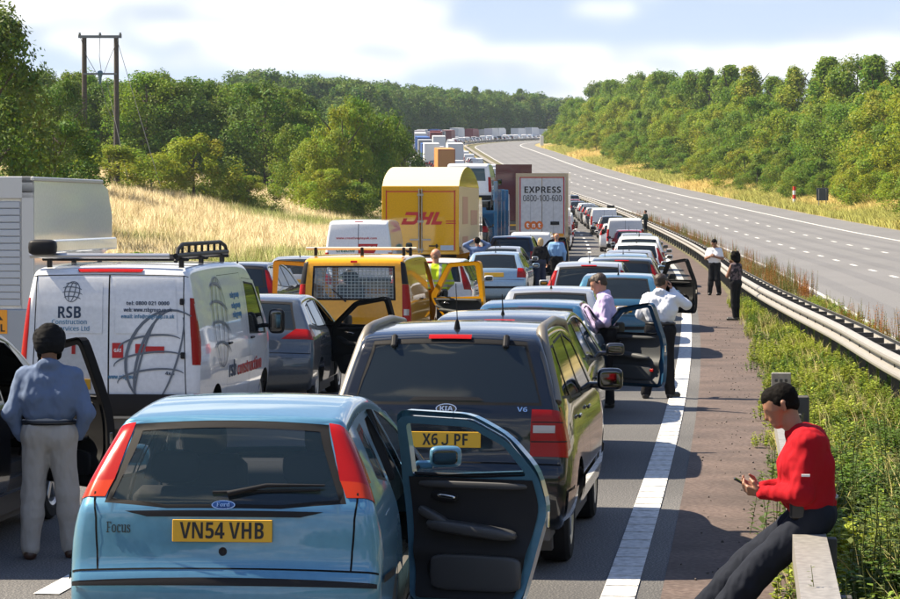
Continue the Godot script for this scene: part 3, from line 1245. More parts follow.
func open_door(root: Node3D, sh: Shape, spec: Dictionary) -> Node3D:
	# spec: poly (a, y outline), win, hinge a, angle, side sign, paint, trim, glass
	var sgn: float = spec.side
	var poly := soften(pv(spec.poly), 0.07)
	var win := soften(pv(spec.win), 0.025)
	var ha: float = spec.hinge
	var hp := Vector3(sh.W(ha, 0.7) - 0.03, 0.0, -ha)
	var d := part_node("door", root, Vector3(hp.x * sgn, 0, hp.z))
	d.rotation.y = spec.angle * sgn
	var centre := Vector3(0, 0.7, -ha)
	var f := sh.side
	var xs := span(0, sh.L, 0.08)
	var ys := span(0.1, sh.top + 0.05, 0.08)
	var thick: float = spec.get("thick", 0.055)
	var skin := MB.new()
	patch(skin, f, poly, [grow(win, 0.012)], xs, ys, 0.0, sgn < 0, centre, hp)
	put(skin, "outer_skin", spec.paint, d)
	var inner := MB.new()
	patch(inner, f, poly, [grow(win, 0.005)], xs, ys, -thick, sgn < 0, centre, hp, true)
	# rim faces
	var loops := [poly, grow(win, 0.008)]
	for li in 2:
		var lp: PackedVector2Array = loops[li]
		var c2 := bounds(lp).get_center()
		for i in lp.size():
			var a := lp[i]
			var b := lp[(i + 1) % lp.size()]
			var seg := maxi(1, int(a.distance_to(b) / 0.08))
			for k in seg:
				var p := a.lerp(b, float(k) / seg)
				var q := a.lerp(b, float(k + 1) / seg)
				var p3 := sh.side(p) - hp
				var q3 := sh.side(q) - hp
				var p4 := p3 - Vector3(thick, 0, 0)
				var q4 := q3 - Vector3(thick, 0, 0)
				var od := ((p + q) * 0.5 - c2).normalized() * (1.0 if li == 0 else -1.0)
				var out := Vector3(0, od.y, -od.x)
				if sgn < 0:
					p3.x = -p3.x; q3.x = -q3.x; p4.x = -p4.x; q4.x = -q4.x
				inner.quad(p3, q3, q4, p4, out)
	put(inner, "inner_frame", spec.get("frame_mat", spec.paint), d)
	# padded trim below the glass
	var wb := bounds(win)
	var tp := PackedVector2Array()
	var low := Geometry2D.intersect_polygons(grow(poly, -0.045), PackedVector2Array([Vector2(-5, 0), Vector2(9, 0), Vector2(9, wb.position.y - 0.015), Vector2(-5, wb.position.y - 0.015)]))
	if low.size() > 0:
		tp = low[0]
		var tb := MB.new()
		var f2 := func(p: Vector2) -> Vector3:
			var e := sh.side(p)
			var q := clampf((p.y - 0.3) / 0.55, 0.0, 1.0)
			e.x -= thick + 0.012 + 0.035 * exp(-pow((q - 0.55) / 0.12, 2.0)) + 0.02 * exp(-pow((q - 0.1) / 0.15, 2.0))
			return e
		patch(tb, f2, tp, [], span(0, sh.L, 0.05), span(0.1, 1.5, 0.03), 0.0, sgn < 0, centre, hp, true)
		var tn := put(tb, "trim_panel", spec.trim, d)
		var bb := bounds(tp)
		var ax := sh.W(bb.get_center().x, 0.75) - hp.x - thick - 0.05
		var am: Material = spec.get("arm_mat", spec.trim)
		var cz := -(bb.get_center().x - ha)
		var y0 := bb.position.y
		var hh := bb.size.y
		var ab := MB.new()
		ab.pebble(Transform3D(Basis(Vector3.RIGHT, 0.10), Vector3((ax - 0.02) * sgn, y0 + hh * 0.58, cz)), Vector3(0.055, 0.036, bb.size.x * 0.36), 0.6)
		ab.pebble(Transform3D(Basis(Vector3.RIGHT, 0.45), Vector3((ax - 0.02) * sgn, y0 + hh * 0.68, cz - bb.size.x * 0.30)), Vector3(0.035, 0.028, bb.size.x * 0.13), 0.6)
		put(ab, "armrest", am, d)
		var hb := MB.new()
		hb.pebble(Transform3D(Basis(Vector3.RIGHT, 0.1), Vector3((ax - 0.0) * sgn, y0 + hh * 0.84, cz - bb.size.x * 0.22)), Vector3(0.012, 0.030, 0.085), 0.7)
		var hn := put(hb, "handle_recess", M["rubber"], d)
		var hc := MB.new()
		hc.pebble(Transform3D(Basis(Vector3.RIGHT, 0.1), Vector3((ax - 0.014) * sgn, y0 + hh * 0.845, cz - bb.size.x * 0.20)), Vector3(0.008, 0.011, 0.055), 0.6)
		put(hc, "inner_handle", M["chrome"], hn)
		var kb := MB.new()
		kb.pebble(Transform3D(Basis(), Vector3((ax + 0.008) * sgn, y0 + hh * 0.22, cz + bb.size.x * 0.02)), Vector3(0.03, hh * 0.15, bb.size.x * 0.36), 0.35)
		put(kb, "map_pocket", am, d)
		var ub := MB.new()
		ub.pebble(Transform3D(Basis(), Vector3((ax + 0.012) * sgn, y0 + hh * 0.945, cz)), Vector3(0.03, 0.022, bb.size.x * 0.44), 0.5)
		put(ub, "top_roll", am, d)
		if spec.get("speaker", true):
			var sb := MB.new()
			sb.lathe_x(Vector3((ax + 0.025) * sgn, bb.position.y + bb.size.y * 0.24, -(bb.end.x - bb.size.x * 0.25 - ha)), [Vector2(0, 0.0), Vector2(-0.012 * sgn, 0.085), Vector2(0, 0.095)], 18)
			put(sb, "speaker_grille", M["rubber"], d)
		var lb := MB.new()
		var la := sh.side(Vector2(bounds(poly).position.x + 0.012, 0.78)) - hp
		lb.box(Transform3D(Basis(), Vector3((la.x - thick * 0.5) * sgn, 0.80, la.z + 0.006)), Vector3(0.03, 0.09, 0.016), 0.004)
		put(lb, "latch", M["chrome"], d)
	var gb := MB.new()
	var glp := win
	if spec.has("wound_down"):
		glp = PackedVector2Array()
		for p in win:
			glp.append(Vector2(p.x, minf(p.y, wb.position.y + spec.wound_down)))
		glp = grow(glp, 0.0)
	patch(gb, f, glp, [], xs, ys, -0.02, sgn < 0, centre, hp)
	put(gb, "door_window", spec.glass, d)
	if spec.get("strip", true):
		var wb2 := MB.new()
		var pa := sh.side(Vector2(wb.position.x, wb.position.y)) - hp
		var pb := sh.side(Vector2(wb.end.x, wb.position.y)) - hp
		for q in [pa, pb]:
			q.x *= sgn
		wb2.tube([Vector3((pa.x - thick * 0.75) * sgn, pa.y, pa.z), Vector3((pb.x - thick * 0.75) * sgn, pb.y, pb.z)], [0.012], 6)
		put(wb2, "window_channel", M["trim"], d)
	if spec.get("mirror", false):
		var mb := MB.new()
		var mp := sh.side(Vector2(ha - 0.08, wb.position.y)) - hp
		mb.pebble(Transform3D(Basis(Vector3.UP, 0.2 * sgn), Vector3((mp.x + 0.17) * sgn, wb.position.y + 0.05, mp.z)), Vector3(0.11, 0.075, 0.045), 0.5)
		mb.box(Transform3D(Basis(), Vector3((mp.x + 0.04) * sgn, wb.position.y, mp.z)), Vector3(0.14, 0.05, 0.06), 0.015)
		put(mb, "wing_mirror", M["trim"], d)
	return d

# ------------------------------------------------------------------ car shapes
func v2(a: Array) -> Array:
	var o := []
	for i in range(0, a.size(), 2):
		o.append(Vector2(a[i], a[i + 1]))
	return o

func tail_t(sh: Shape, x: float, y: float, off := 0.006) -> Transform3D:
	var s := sh.s_rear(y)
	var i := clampi(int(s / sh.ds), 0, sh.WE.size() - 1)
	var u := x / sh.WE[i]
	var p := sh.strip(Vector2(u, s))
	var ty := (sh.strip(Vector2(u, s + 0.03)) - sh.strip(Vector2(u, s - 0.03))).normalized()
	var tx := (sh.strip(Vector2(u + 0.03, s)) - sh.strip(Vector2(u - 0.03, s))).normalized()
	var nz := tx.cross(ty).normalized()
	return Transform3D(Basis(tx, nz.cross(tx), nz), p + nz * off)

func side_t(sh: Shape, a: float, y: float, sgn := 1.0, off := 0.006) -> Transform3D:
	var p := sh.side(Vector2(a, y))
	var ty := (sh.side(Vector2(a, y + 0.02)) - sh.side(Vector2(a, y - 0.02))).normalized()
	var tx := (sh.side(Vector2(a + 0.02, y)) - sh.side(Vector2(a - 0.02, y))).normalized()
	if sgn < 0:
		p.x = -p.x; ty.x = -ty.x; tx.x = -tx.x
		tx = -tx
	var nz := tx.cross(ty).normalized()
	return Transform3D(Basis(tx, nz.cross(tx), nz), p + nz * off)

func oval(mb: MB, t: Transform3D, rx: float, ry: float, d: float) -> void:
	var o := PackedVector2Array()
	for i in 24:
		o.append(Vector2(rx * cos(TAU * i / 24), ry * sin(TAU * i / 24)))
	mb.prism(t, o, d)

func seat(mb: MB, x: float, a: float, w: float, head := true) -> void:
	mb.box(Transform3D(Basis(Vector3.RIGHT, 0.0), Vector3(x, 0.52, -a - 0.25)), Vector3(w, 0.16, 0.5), 0.06)
	mb.box(Transform3D(Basis(Vector3.RIGHT, 0.22), Vector3(x, 0.84, -a)), Vector3(w, 0.62, 0.14), 0.06)
	if head:
		mb.pebble(Transform3D(Basis(Vector3.RIGHT, 0.15), Vector3(x, 1.235, -a + 0.07)), Vector3(0.135, 0.095, 0.055), 0.55)
		mb.bx(x, 1.15, -a + 0.05, 0.12, 0.1, 0.02)

func focus_car() -> void:
	var t := thing("hatchback_car", "light metallic blue hatchback with its rear passenger door wide open", "car", Vector3.ZERO)
	place(t, 13.28, -1.72, 0.045)
	t.scale = Vector3(1, 1.035, 1)
	var pm := paint("focus_blue", Color(0.105, 0.262, 0.39), 0.4, 0.34)
	var gl := glass("clear_glass", 0.30, Color(0.02, 0.035, 0.035))
	var rd := [1.12, 0.30, 1.79, 0.30, 1.83, 1.0, 1.79, 1.41, 1.34, 1.395, 1.14, 1.28, 1.0, 1.09, 0.96, 0.86, 1.03, 0.62]
	var spec := {
		"path": v2([0.16, 0.20, 0.06, 0.25, 0.01, 0.38, 0.0, 0.60, 0.02, 0.685, 0.055, 0.715, 0.075, 1.0, 0.10, 1.06, 0.30, 1.34, 0.38, 1.445, 0.55, 1.465, 1.1, 1.50, 1.7, 1.495, 2.15, 1.43, 2.55, 1.27, 3.1, 1.02, 3.6, 0.95, 3.98, 0.80, 4.13, 0.62, 4.17, 0.42, 4.08, 0.22]),
		"wy": v2([0.2, 0.78, 0.4, 0.835, 0.66, 0.85, 0.9, 0.835, 1.04, 0.79, 1.2, 0.71, 1.4, 0.595, 1.52, 0.54]),
		"plan": v2([0.0, 0.94, 0.4, 0.985, 1.0, 1.0, 3.2, 1.0, 3.8, 0.95, 4.17, 0.8]),
		"r": 0.07, "ct": 0.02, "cr": 0.085, "wheels": [0.80, 3.42, 0.315], "paint": pm, "glass": gl, "rear_glass": gl,
		"windows": [[0.62, 1.13, 0.89, 1.09, 1.02, 1.355, 0.80, 1.34], [1.06, 1.07, 1.76, 1.02, 1.74, 1.37, 1.35, 1.36, 1.17, 1.255], [1.87, 1.015, 2.80, 0.985, 2.35, 1.30, 1.88, 1.385]],
		"rear_window": [0.30, 1.035, 0.595, 1.075, 0.475, 1.40], "rear_band": [0.30, 1.015, 0.635, 1.055, 0.515, 1.432],
		"windscreen": [1.95, 3.0],
		"doors": [rd, [1.85, 0.30, 2.72, 0.30, 2.90, 0.62, 2.88, 0.99, 2.36, 1.34, 1.85, 1.42]],
		"open_r": [rd],
		"lamps": [
			{"tail": [0.625, 1.165, 1.0, 1.165, 1.0, 1.438, 0.518, 1.438, 0.598, 1.165], "side": [0.0, 1.165, 0.383, 1.165, 0.545, 1.44, 0.2, 1.5], "mat": M["red_lamp"]},
			{"tail": [0.635, 1.085, 1.0, 1.11, 1.0, 1.165, 0.60, 1.165], "side": [0.0, 1.11, 0.352, 1.12, 0.383, 1.165, 0.0, 1.165], "mat": M["orange_lamp"], "name": "indicator_lamp"}],
		"tail_parts": [
			{"name": "bumper_strip", "half": [0.79, 0.635, 0.79, 0.672], "mat": M["trim"], "off": 0.012},
			{"name": "tailgate_moulding", "half": [0.40, 0.972, 0.52, 1.003], "mat": M["trim"], "off": 0.014},
			{"name": "tailgate_groove", "half": [0.80, 0.712, 0.80, 0.720], "mat": M["gap"], "off": 0.0035},
			{"name": "tailgate_groove", "poly": [0.655, 0.72, 0.665, 0.72, 0.70, 1.12, 0.69, 1.12], "mat": M["gap"], "off": 0.0035},
			{"name": "tailgate_groove", "poly": [-0.655, 0.72, -0.665, 0.72, -0.70, 1.12, -0.69, 1.12], "mat": M["gap"], "off": 0.0035}],
		"side_parts": [{"name": "bumper_strip", "poly": [0.0, 0.635, 0.52, 0.635, 0.52, 0.672, 0.0, 0.672], "mat": M["trim"], "off": 0.012}],
		"rim": "steel",
	}
	var sh := build_body(spec, t)
	number_plate(t, sh, 0.0, 0.905, "VN54 VHB")
	# surround that dishes round the plate
	var mb := MB.new()
	var bt := tail_t(sh, 0.0, 1.03, 0.004)
	oval(mb, bt, 0.062, 0.024, 0.012)
	var ob := put(mb, "badge", M["chrome"], t)
	var mb2 := MB.new()
	oval(mb2, bt * Transform3D(Basis(), Vector3(0, 0, 0.003)), 0.056, 0.019, 0.006)
	put(mb2, "badge_face", M["badge_blue"], ob)
	text("Ford", 0.028, "Droid Serif", "badge_lettering", M["chrome"], ob, bt * Transform3D(Basis(), Vector3(0, 0, 0.005)), 0.07, true, 0.002, true)
	text("Focus", 0.075, "Droid Serif", "model_lettering", mat("dark_chrome", Color(0.06, 0.07, 0.08), 0.25, 0.8), t, tail_t(sh, -0.555, 0.915, 0.006), 0.13, false, 0.004, true)
	var lk2 := MB.new()
	lk2.lathe_y(Vector3.ZERO, [Vector2(0.022, 0.0), Vector2(0.02, 0.008), Vector2(0.008, 0.004), Vector2(0.0, 0.004)], 16)
	var lo := put(lk2, "boot_lock", M["trim"], t)
	lo.transform = tail_t(sh, 0.0, 0.80, 0.002) * Transform3D(Basis(Vector3.RIGHT, PI / 2), Vector3.ZERO)
	var wp := MB.new()
	var w0 := tail_t(sh, 0.02, 1.075, 0.02).origin
	var w1 := tail_t(sh, 0.22, 1.115, 0.025).origin
	var w2 := tail_t(sh, 0.52, 1.13, 0.02).origin
	wp.tube([w0, w1, w2], [0.016, 0.012, 0.006], 6)
	wp.tube([tail_t(sh, -0.06, 1.085, 0.012).origin, tail_t(sh, 0.50, 1.112, 0.012).origin], [0.008], 6)
	put(wp, "rear_wiper", M["trim"], t)
	# cabin
	var cab := MB.new()
	cab.bx(0, 0.42, -2.0, 1.42, 0.1, 3.0)
	cab.box(Transform3D(Basis(Vector3.RIGHT, 0.2), Vector3(0, 0.80, -0.80)), Vector3(1.2, 0.52, 0.14), 0.05)
	cab.bx(0, 0.95, -0.50, 1.15, 0.03, 0.55, 0.01)
	cab.bx(0, 0.85, -2.95, 1.35, 0.3, 0.5, 0.08)
	put(cab, "cabin", M["cloth"], t)
	for x in [-0.36, 0.36]:
		var sb := MB.new()
		seat(sb, x, 1.75, 0.5)
		put(sb, "front_seat", M["cloth"], t)
		var hb := MB.new()
		hb.pebble(Transform3D(Basis(Vector3.RIGHT, 0.15), Vector3(x, 1.16, -0.72)), Vector3(0.135, 0.085, 0.05), 0.55)
		put(hb, "headrest", M["cloth"], t)
	for sgn in [1.0, -1.0]:
		var bp := MB.new()
		bp.box(Transform3D(Basis(Vector3.BACK, 0.35 * sgn), Vector3(sgn * 0.64, 1.2, -1.82)), Vector3(0.05, 0.45, 0.08), 0.01)
		put(bp, "pillar_trim", M["cloth"], t)
	mirror_part(t, sh, 2.72, 0.99, pm)
	# door frame seen in the opening
	var fr := MB.new()
	patch(fr, sh.side, pv(rd), [grow(pv(rd), -0.035)], span(0, sh.L, 0.08), span(0.1, 1.6, 0.08), -0.03, false)
	put(fr, "door_sill", pm, t)
	var d := open_door(t, sh, {"poly": rd, "win": [1.07, 1.08, 1.755, 1.035, 1.735, 1.365, 1.36, 1.352, 1.18, 1.25], "hinge": 1.82, "angle": 1.30, "side": 1.0, "paint": pm, "trim": door_trim(), "glass": gl, "wound_down": 0.03, "thick": 0.075, "arm_mat": mat("arm_grey", Color(0.045, 0.047, 0.05), 0.45)})
	d.set_meta("label", "open blue rear door showing its dark inner trim")

func kia_car() -> void:
	var t := thing("suv_car", "black four by four with silver roof rails ahead of the blue hatchback", "car", Vector3.ZERO)
	place(t, 18.35, -1.15, -0.01)
	t.scale = Vector3(0.965, 1, 1)
	var pm := paint("kia_black", Color(0.012, 0.014, 0.019), 0.3, 0.3)
	var silver := paint("kia_silver", Color(0.20, 0.19, 0.16), 0.4, 0.4)
	var spec := {
		"path": v2([0.2, 0.30, 0.07, 0.34, 0.01, 0.48, 0.0, 0.70, 0.03, 0.80, 0.055, 0.83, 0.07, 1.14, 0.10, 1.22, 0.27, 1.60, 0.34, 1.70, 0.6, 1.735, 1.6, 1.75, 2.4, 1.72, 2.75, 1.62, 3.35, 1.16, 3.6, 1.12, 4.3, 1.02, 4.52, 0.85, 4.57, 0.6, 4.5, 0.32]),
		"wy": v2([0.3, 0.86, 0.5, 0.915, 0.82, 0.925, 1.0, 0.90, 1.18, 0.85, 1.4, 0.775, 1.7, 0.665, 1.8, 0.63]),
		"plan": v2([0.0, 0.94, 0.4, 0.985, 1.0, 1.0, 3.4, 1.0, 4.1, 0.95, 4.57, 0.8]),
		"r": 0.06, "ct": 0.02, "cr": 0.07, "wheels": [0.98, 3.69, 0.37], "paint": pm,
		"windows": [[0.50, 1.25, 0.98, 1.22, 1.02, 1.585, 0.66, 1.58], [1.09, 1.21, 1.93, 1.18, 1.93, 1.625, 1.12, 1.60], [2.02, 1.18, 3.02, 1.15, 2.58, 1.54, 2.03, 1.63]],
		"rear_window": [0.35, 1.235, 0.685, 1.245, 0.56, 1.64], "rear_band": [0.35, 1.215, 0.705, 1.225, 0.575, 1.675],
		"windscreen": [2.6, 3.3],
		"doors": [[1.12, 0.42, 1.95, 0.42, 1.98, 1.18, 1.95, 1.66, 1.10, 1.64, 1.04, 1.22, 1.30, 0.80], [1.98, 0.42, 2.95, 0.42, 3.10, 0.8, 3.08, 1.15, 2.62, 1.57, 1.98, 1.66]],
		"handle_y": 1.06, "handle_mat": pm,
		"lamps": [{"tail": [0.615, 0.86, 1.0, 0.86, 1.0, 1.20, 0.63, 1.195], "side": [0.0, 0.86, 0.30, 0.90, 0.285, 1.19, 0.0, 1.20], "mat": M["red_lamp"]}],
		"tail_parts": [
			{"name": "lamp_lens", "poly": [0.64, 1.02, 0.80, 1.02, 0.80, 1.075, 0.64, 1.075], "mat": M["clear_lamp"], "off": 0.008},
			{"name": "lamp_lens", "poly": [-0.64, 1.02, -0.80, 1.02, -0.80, 1.075, -0.64, 1.075], "mat": M["clear_lamp"], "off": 0.008},
			{"name": "lamp_rib", "poly": [0.625, 0.955, 0.90, 0.955, 0.90, 0.963, 0.625, 0.963], "mat": M["trim"], "off": 0.007},
			{"name": "lamp_rib", "poly": [0.63, 1.095, 0.90, 1.095, 0.90, 1.103, 0.63, 1.103], "mat": M["trim"], "off": 0.007},
			{"name": "brake_lamp", "half": [0.16, 1.665, 0.16, 1.69], "mat": M["red_lamp"], "off": 0.012},
			{"name": "tailgate_groove", "half": [0.84, 0.805, 0.84, 0.815], "mat": M["gap"], "off": 0.0035},
			{"name": "wiper_cover", "half": [0.28, 1.238, 0.24, 1.262], "mat": M["trim"], "off": 0.02}],
		"side_parts": [{"name": "side_cladding", "poly": [0.1, 0.40, 4.4, 0.40, 4.4, 0.60, 0.1, 0.60], "mat": silver, "off": 0.015}],
	}
	var sh := build_body(spec, t)
	number_plate(t, sh, 0.0, 0.97, "X6 JPF")
	var bt := tail_t(sh, 0.0, 1.185, 0.004)
	var mb := MB.new()
	oval(mb, bt, 0.078, 0.038, 0.012)
	var ob := put(mb, "badge", M["chrome"], t)
	var mb2 := MB.new()
	oval(mb2, bt * Transform3D(Basis(), Vector3(0, 0, 0.003)), 0.07, 0.031, 0.006)
	put(mb2, "badge_face", M["plate_black"], ob)
	text("KIA", 0.045, "Droid Sans", "badge_lettering", M["chrome"], ob, bt * Transform3D(Basis(), Vector3(0, 0, 0.005)), 0.095, true, 0.002)
	text("V6", 0.045, "Droid Sans", "model_lettering", M["chrome"], t, tail_t(sh, 0.56, 1.19, 0.006), 0.075, true, 0.003)
	# hinge blocks and aerial
	for x in [-0.42, 0.42]:
		var hb := MB.new()
		hb.box(tail_t(sh, x, 1.66, 0.01), Vector3(0.05, 0.12, 0.04), 0.018)
		put(hb, "hinge", M["trim"], t)
	var ab := MB.new()
	var ap := sh.strip(Vector2(0.02, sh.s_at(0.62)))
	ab.tube([ap, ap + Vector3(0, 0.05, 0), ap + Vector3(0, 0.07, 0.0), ap + Vector3(0, 0.33, 0.08)], [0.025, 0.015, 0.004, 0.003], 8)
	put(ab, "aerial", M["trim"], t)
	# roof rails that run down the rear pillars
	var rail := mat("kia_rail", Color(0.17, 0.155, 0.13), 0.45, 0.4)
	for sgn in [1.0, -1.0]:
		var rb := MB.new()
		var pts := []
		var rad := []
		for q in [[2.7, 1.60, 0.0, 0.012], [2.5, 1.66, 0.04, 0.03], [1.7, 1.70, 0.05, 0.034], [0.9, 1.69, 0.05, 0.036], [0.62, 1.675, 0.045, 0.042], [0.50, 1.62, 0.02, 0.05], [0.42, 1.50, 0.0, 0.05], [0.33, 1.36, -0.01, 0.05], [0.24, 1.24, -0.02, 0.05]]:
			var p := sh.side(Vector2(q[0], q[1]))
			pts.append(Vector3((p.x - 0.015) * sgn, p.y + q[2], p.z))
			rad.append(q[3])
		rb.tube(pts, rad, 10)
		put(rb, "roof_rail", rail, t)
	mirror_part(t, sh, 2.95, 1.17, pm, Vector3(0.22, 0.18, 0.1))

# ------------------------------------------------------------------ everyday cars, in a fine and a plain version
func hatch_spec(kind: String, pm: Material, low: bool) -> Dictionary:
	var s := {}
	match kind:
		"hatch":
			s = {"path": v2([0.16, 0.22, 0.05, 0.28, 0.0, 0.42, 0.0, 0.66, 0.04, 0.76, 0.07, 0.98, 0.12, 1.04, 0.36, 1.36, 0.46, 1.42, 0.7, 1.45, 1.5, 1.47, 2.1, 1.42, 2.5, 1.28, 3.1, 0.99, 3.6, 0.93, 3.95, 0.78, 4.08, 0.6, 4.1, 0.4, 4.02, 0.22]),
				"wy": v2([0.2, 0.80, 0.45, 0.86, 0.7, 0.87, 0.92, 0.85, 1.02, 0.80, 1.2, 0.71, 1.4, 0.61, 1.5, 0.56]), "wheels": [0.76, 3.34, 0.31],
				"windows": [[0.60, 1.10, 0.92, 1.06, 1.0, 1.34, 0.76, 1.31], [0.99, 1.05, 1.74, 1.01, 1.74, 1.37, 1.07, 1.355], [1.83, 1.0, 2.78, 0.97, 2.3, 1.30, 1.84, 1.375]],
				"rear_window": [0.58, 1.06, 0.50, 1.37], "rear_band": [0.61, 1.04, 0.52, 1.40], "windscreen": [1.95, 3.0],
				"doors": [[1.05, 0.30, 1.76, 0.30, 1.80, 1.0, 1.77, 1.41, 1.02, 1.39, 0.94, 1.06, 0.98, 0.7], [1.80, 0.30, 2.68, 0.30, 2.84, 0.6, 2.84, 0.97, 2.34, 1.33, 1.80, 1.41]],
				"lamps": [{"tail": [0.60, 0.80, 1.0, 0.80, 1.0, 1.08, 0.62, 1.06], "side": [0.0, 0.80, 0.30, 0.84, 0.36, 1.05, 0.0, 1.10], "mat": M["red_lamp"]}]}
		"tall":
			s = {"path": v2([0.16, 0.24, 0.05, 0.30, 0.0, 0.45, 0.0, 0.70, 0.04, 0.80, 0.06, 1.02, 0.09, 1.10, 0.22, 1.46, 0.30, 1.53, 0.6, 1.56, 1.6, 1.58, 2.3, 1.53, 2.75, 1.38, 3.35, 1.06, 3.8, 0.98, 4.15, 0.84, 4.28, 0.65, 4.3, 0.42, 4.22, 0.24]),
				"wy": v2([0.2, 0.80, 0.45, 0.88, 0.7, 0.89, 1.0, 0.87, 1.12, 0.82, 1.3, 0.73, 1.5, 0.64, 1.6, 0.60]), "wheels": [0.80, 3.5, 0.32],
				"windows": [[0.45, 1.14, 0.92, 1.11, 0.96, 1.46, 0.56, 1.46], [1.0, 1.10, 1.82, 1.06, 1.82, 1.49, 1.03, 1.47], [1.90, 1.05, 2.98, 1.02, 2.5, 1.41, 1.91, 1.49]],
				"rear_window": [0.60, 1.13, 0.54, 1.46], "rear_band": [0.64, 1.11, 0.57, 1.50], "windscreen": [2.2, 3.25],
				"doors": [[1.05, 0.32, 1.84, 0.32, 1.87, 1.06, 1.84, 1.53, 1.0, 1.51, 0.96, 1.11, 0.99, 0.72], [1.87, 0.32, 2.85, 0.32, 3.02, 0.62, 3.04, 1.02, 2.54, 1.45, 1.87, 1.53]],
				"lamps": [{"tail": [0.71, 0.95, 1.0, 0.95, 1.0, 1.45, 0.61, 1.45], "side": [0.0, 0.95, 0.21, 0.98, 0.31, 1.42, 0.0, 1.5], "mat": M["red_lamp"]}]}
		"suv":
			s = {"path": v2([0.2, 0.30, 0.07, 0.34, 0.01, 0.48, 0.0, 0.70, 0.03, 0.80, 0.06, 1.1, 0.10, 1.16, 0.25, 1.56, 0.34, 1.64, 0.6, 1.68, 1.6, 1.70, 2.4, 1.66, 2.8, 1.54, 3.35, 1.14, 3.7, 1.09, 4.2, 0.98, 4.42, 0.8, 4.45, 0.55, 4.38, 0.32]),
				"wy": v2([0.3, 0.84, 0.5, 0.90, 0.82, 0.91, 1.0, 0.89, 1.16, 0.84, 1.4, 0.75, 1.65, 0.65, 1.75, 0.61]), "wheels": [0.9, 3.55, 0.36],
				"windows": [[0.48, 1.2, 0.96, 1.17, 1.0, 1.53, 0.62, 1.53], [1.05, 1.16, 1.88, 1.13, 1.88, 1.575, 1.08, 1.55], [1.96, 1.12, 2.98, 1.1, 2.54, 1.48, 1.97, 1.575]],
				"rear_window": [0.64, 1.18, 0.54, 1.57], "rear_band": [0.68, 1.16, 0.57, 1.61], "windscreen": [2.5, 3.3],
				"doors": [[1.10, 0.40, 1.90, 0.40, 1.93, 1.12, 1.90, 1.61, 1.06, 1.59, 1.0, 1.18, 1.15, 0.78], [1.93, 0.40, 2.9, 0.40, 3.04, 0.76, 3.04, 1.10, 2.58, 1.52, 1.93, 1.61]],
				"lamps": [{"tail": [0.66, 0.86, 1.0, 0.86, 1.0, 1.2, 0.64, 1.18], "side": [0.0, 0.86, 0.28, 0.90, 0.3, 1.17, 0.0, 1.2], "mat": M["red_lamp"]}]}
		"panel":
			s = {"path": v2([0.12, 0.36, 0.03, 0.42, 0.0, 0.55, 0.0, 0.80, 0.02, 1.1, 0.07, 1.82, 0.14, 1.93, 0.4, 1.96, 1.6, 1.98, 3.2, 1.96, 3.55, 1.86, 4.25, 1.25, 4.5, 1.16, 4.85, 1.0, 4.95, 0.75, 4.97, 0.5, 4.9, 0.28]),
				"wy": v2([0.2, 0.90, 0.5, 0.965, 0.9, 0.985, 1.2, 0.965, 1.6, 0.91, 1.9, 0.85, 2.02, 0.82]), "wheels": [1.0, 3.95, 0.33], "r": 0.07,
				"windows": [[3.0, 1.16, 4.05, 1.12, 3.62, 1.70, 3.05, 1.74]], "windscreen": [3.55, 4.25],
				"doors": [[2.92, 0.42, 3.5, 0.42, 4.05, 0.95, 4.12, 1.12, 3.66, 1.76, 2.95, 1.80], [1.55, 0.42, 2.86, 0.42, 2.88, 1.86, 1.55, 1.86]],
				"lamps": [{"tail": [0.86, 0.75, 1.2, 0.75, 1.2, 1.38, 0.84, 1.38], "side": [0.0, 0.75, 0.17, 0.75, 0.19, 1.38, 0.0, 1.38], "mat": M["red_lamp"]}], "rim": "steel", "handle_y": 1.1}
	s["plan"] = s.get("plan", v2([0.0, 0.95, 0.4, 0.985, 1.0, 1.0, 3.2, 1.0, 3.8, 0.95, 4.4, 0.82]))
	if kind == "panel":
		s["plan"] = v2([0.0, 0.985, 0.3, 0.995, 1.0, 1.0, 3.9, 1.0, 4.5, 0.95, 4.97, 0.8])
	s["r"] = s.get("r", 0.06)
	s["ct"] = 0.02
	s["cr"] = 0.07 if kind != "panel" else 0.03
	s["paint"] = pm
	s["lod"] = 1 if low else 0
	return s

var protos := {}
var proto_shape := {}

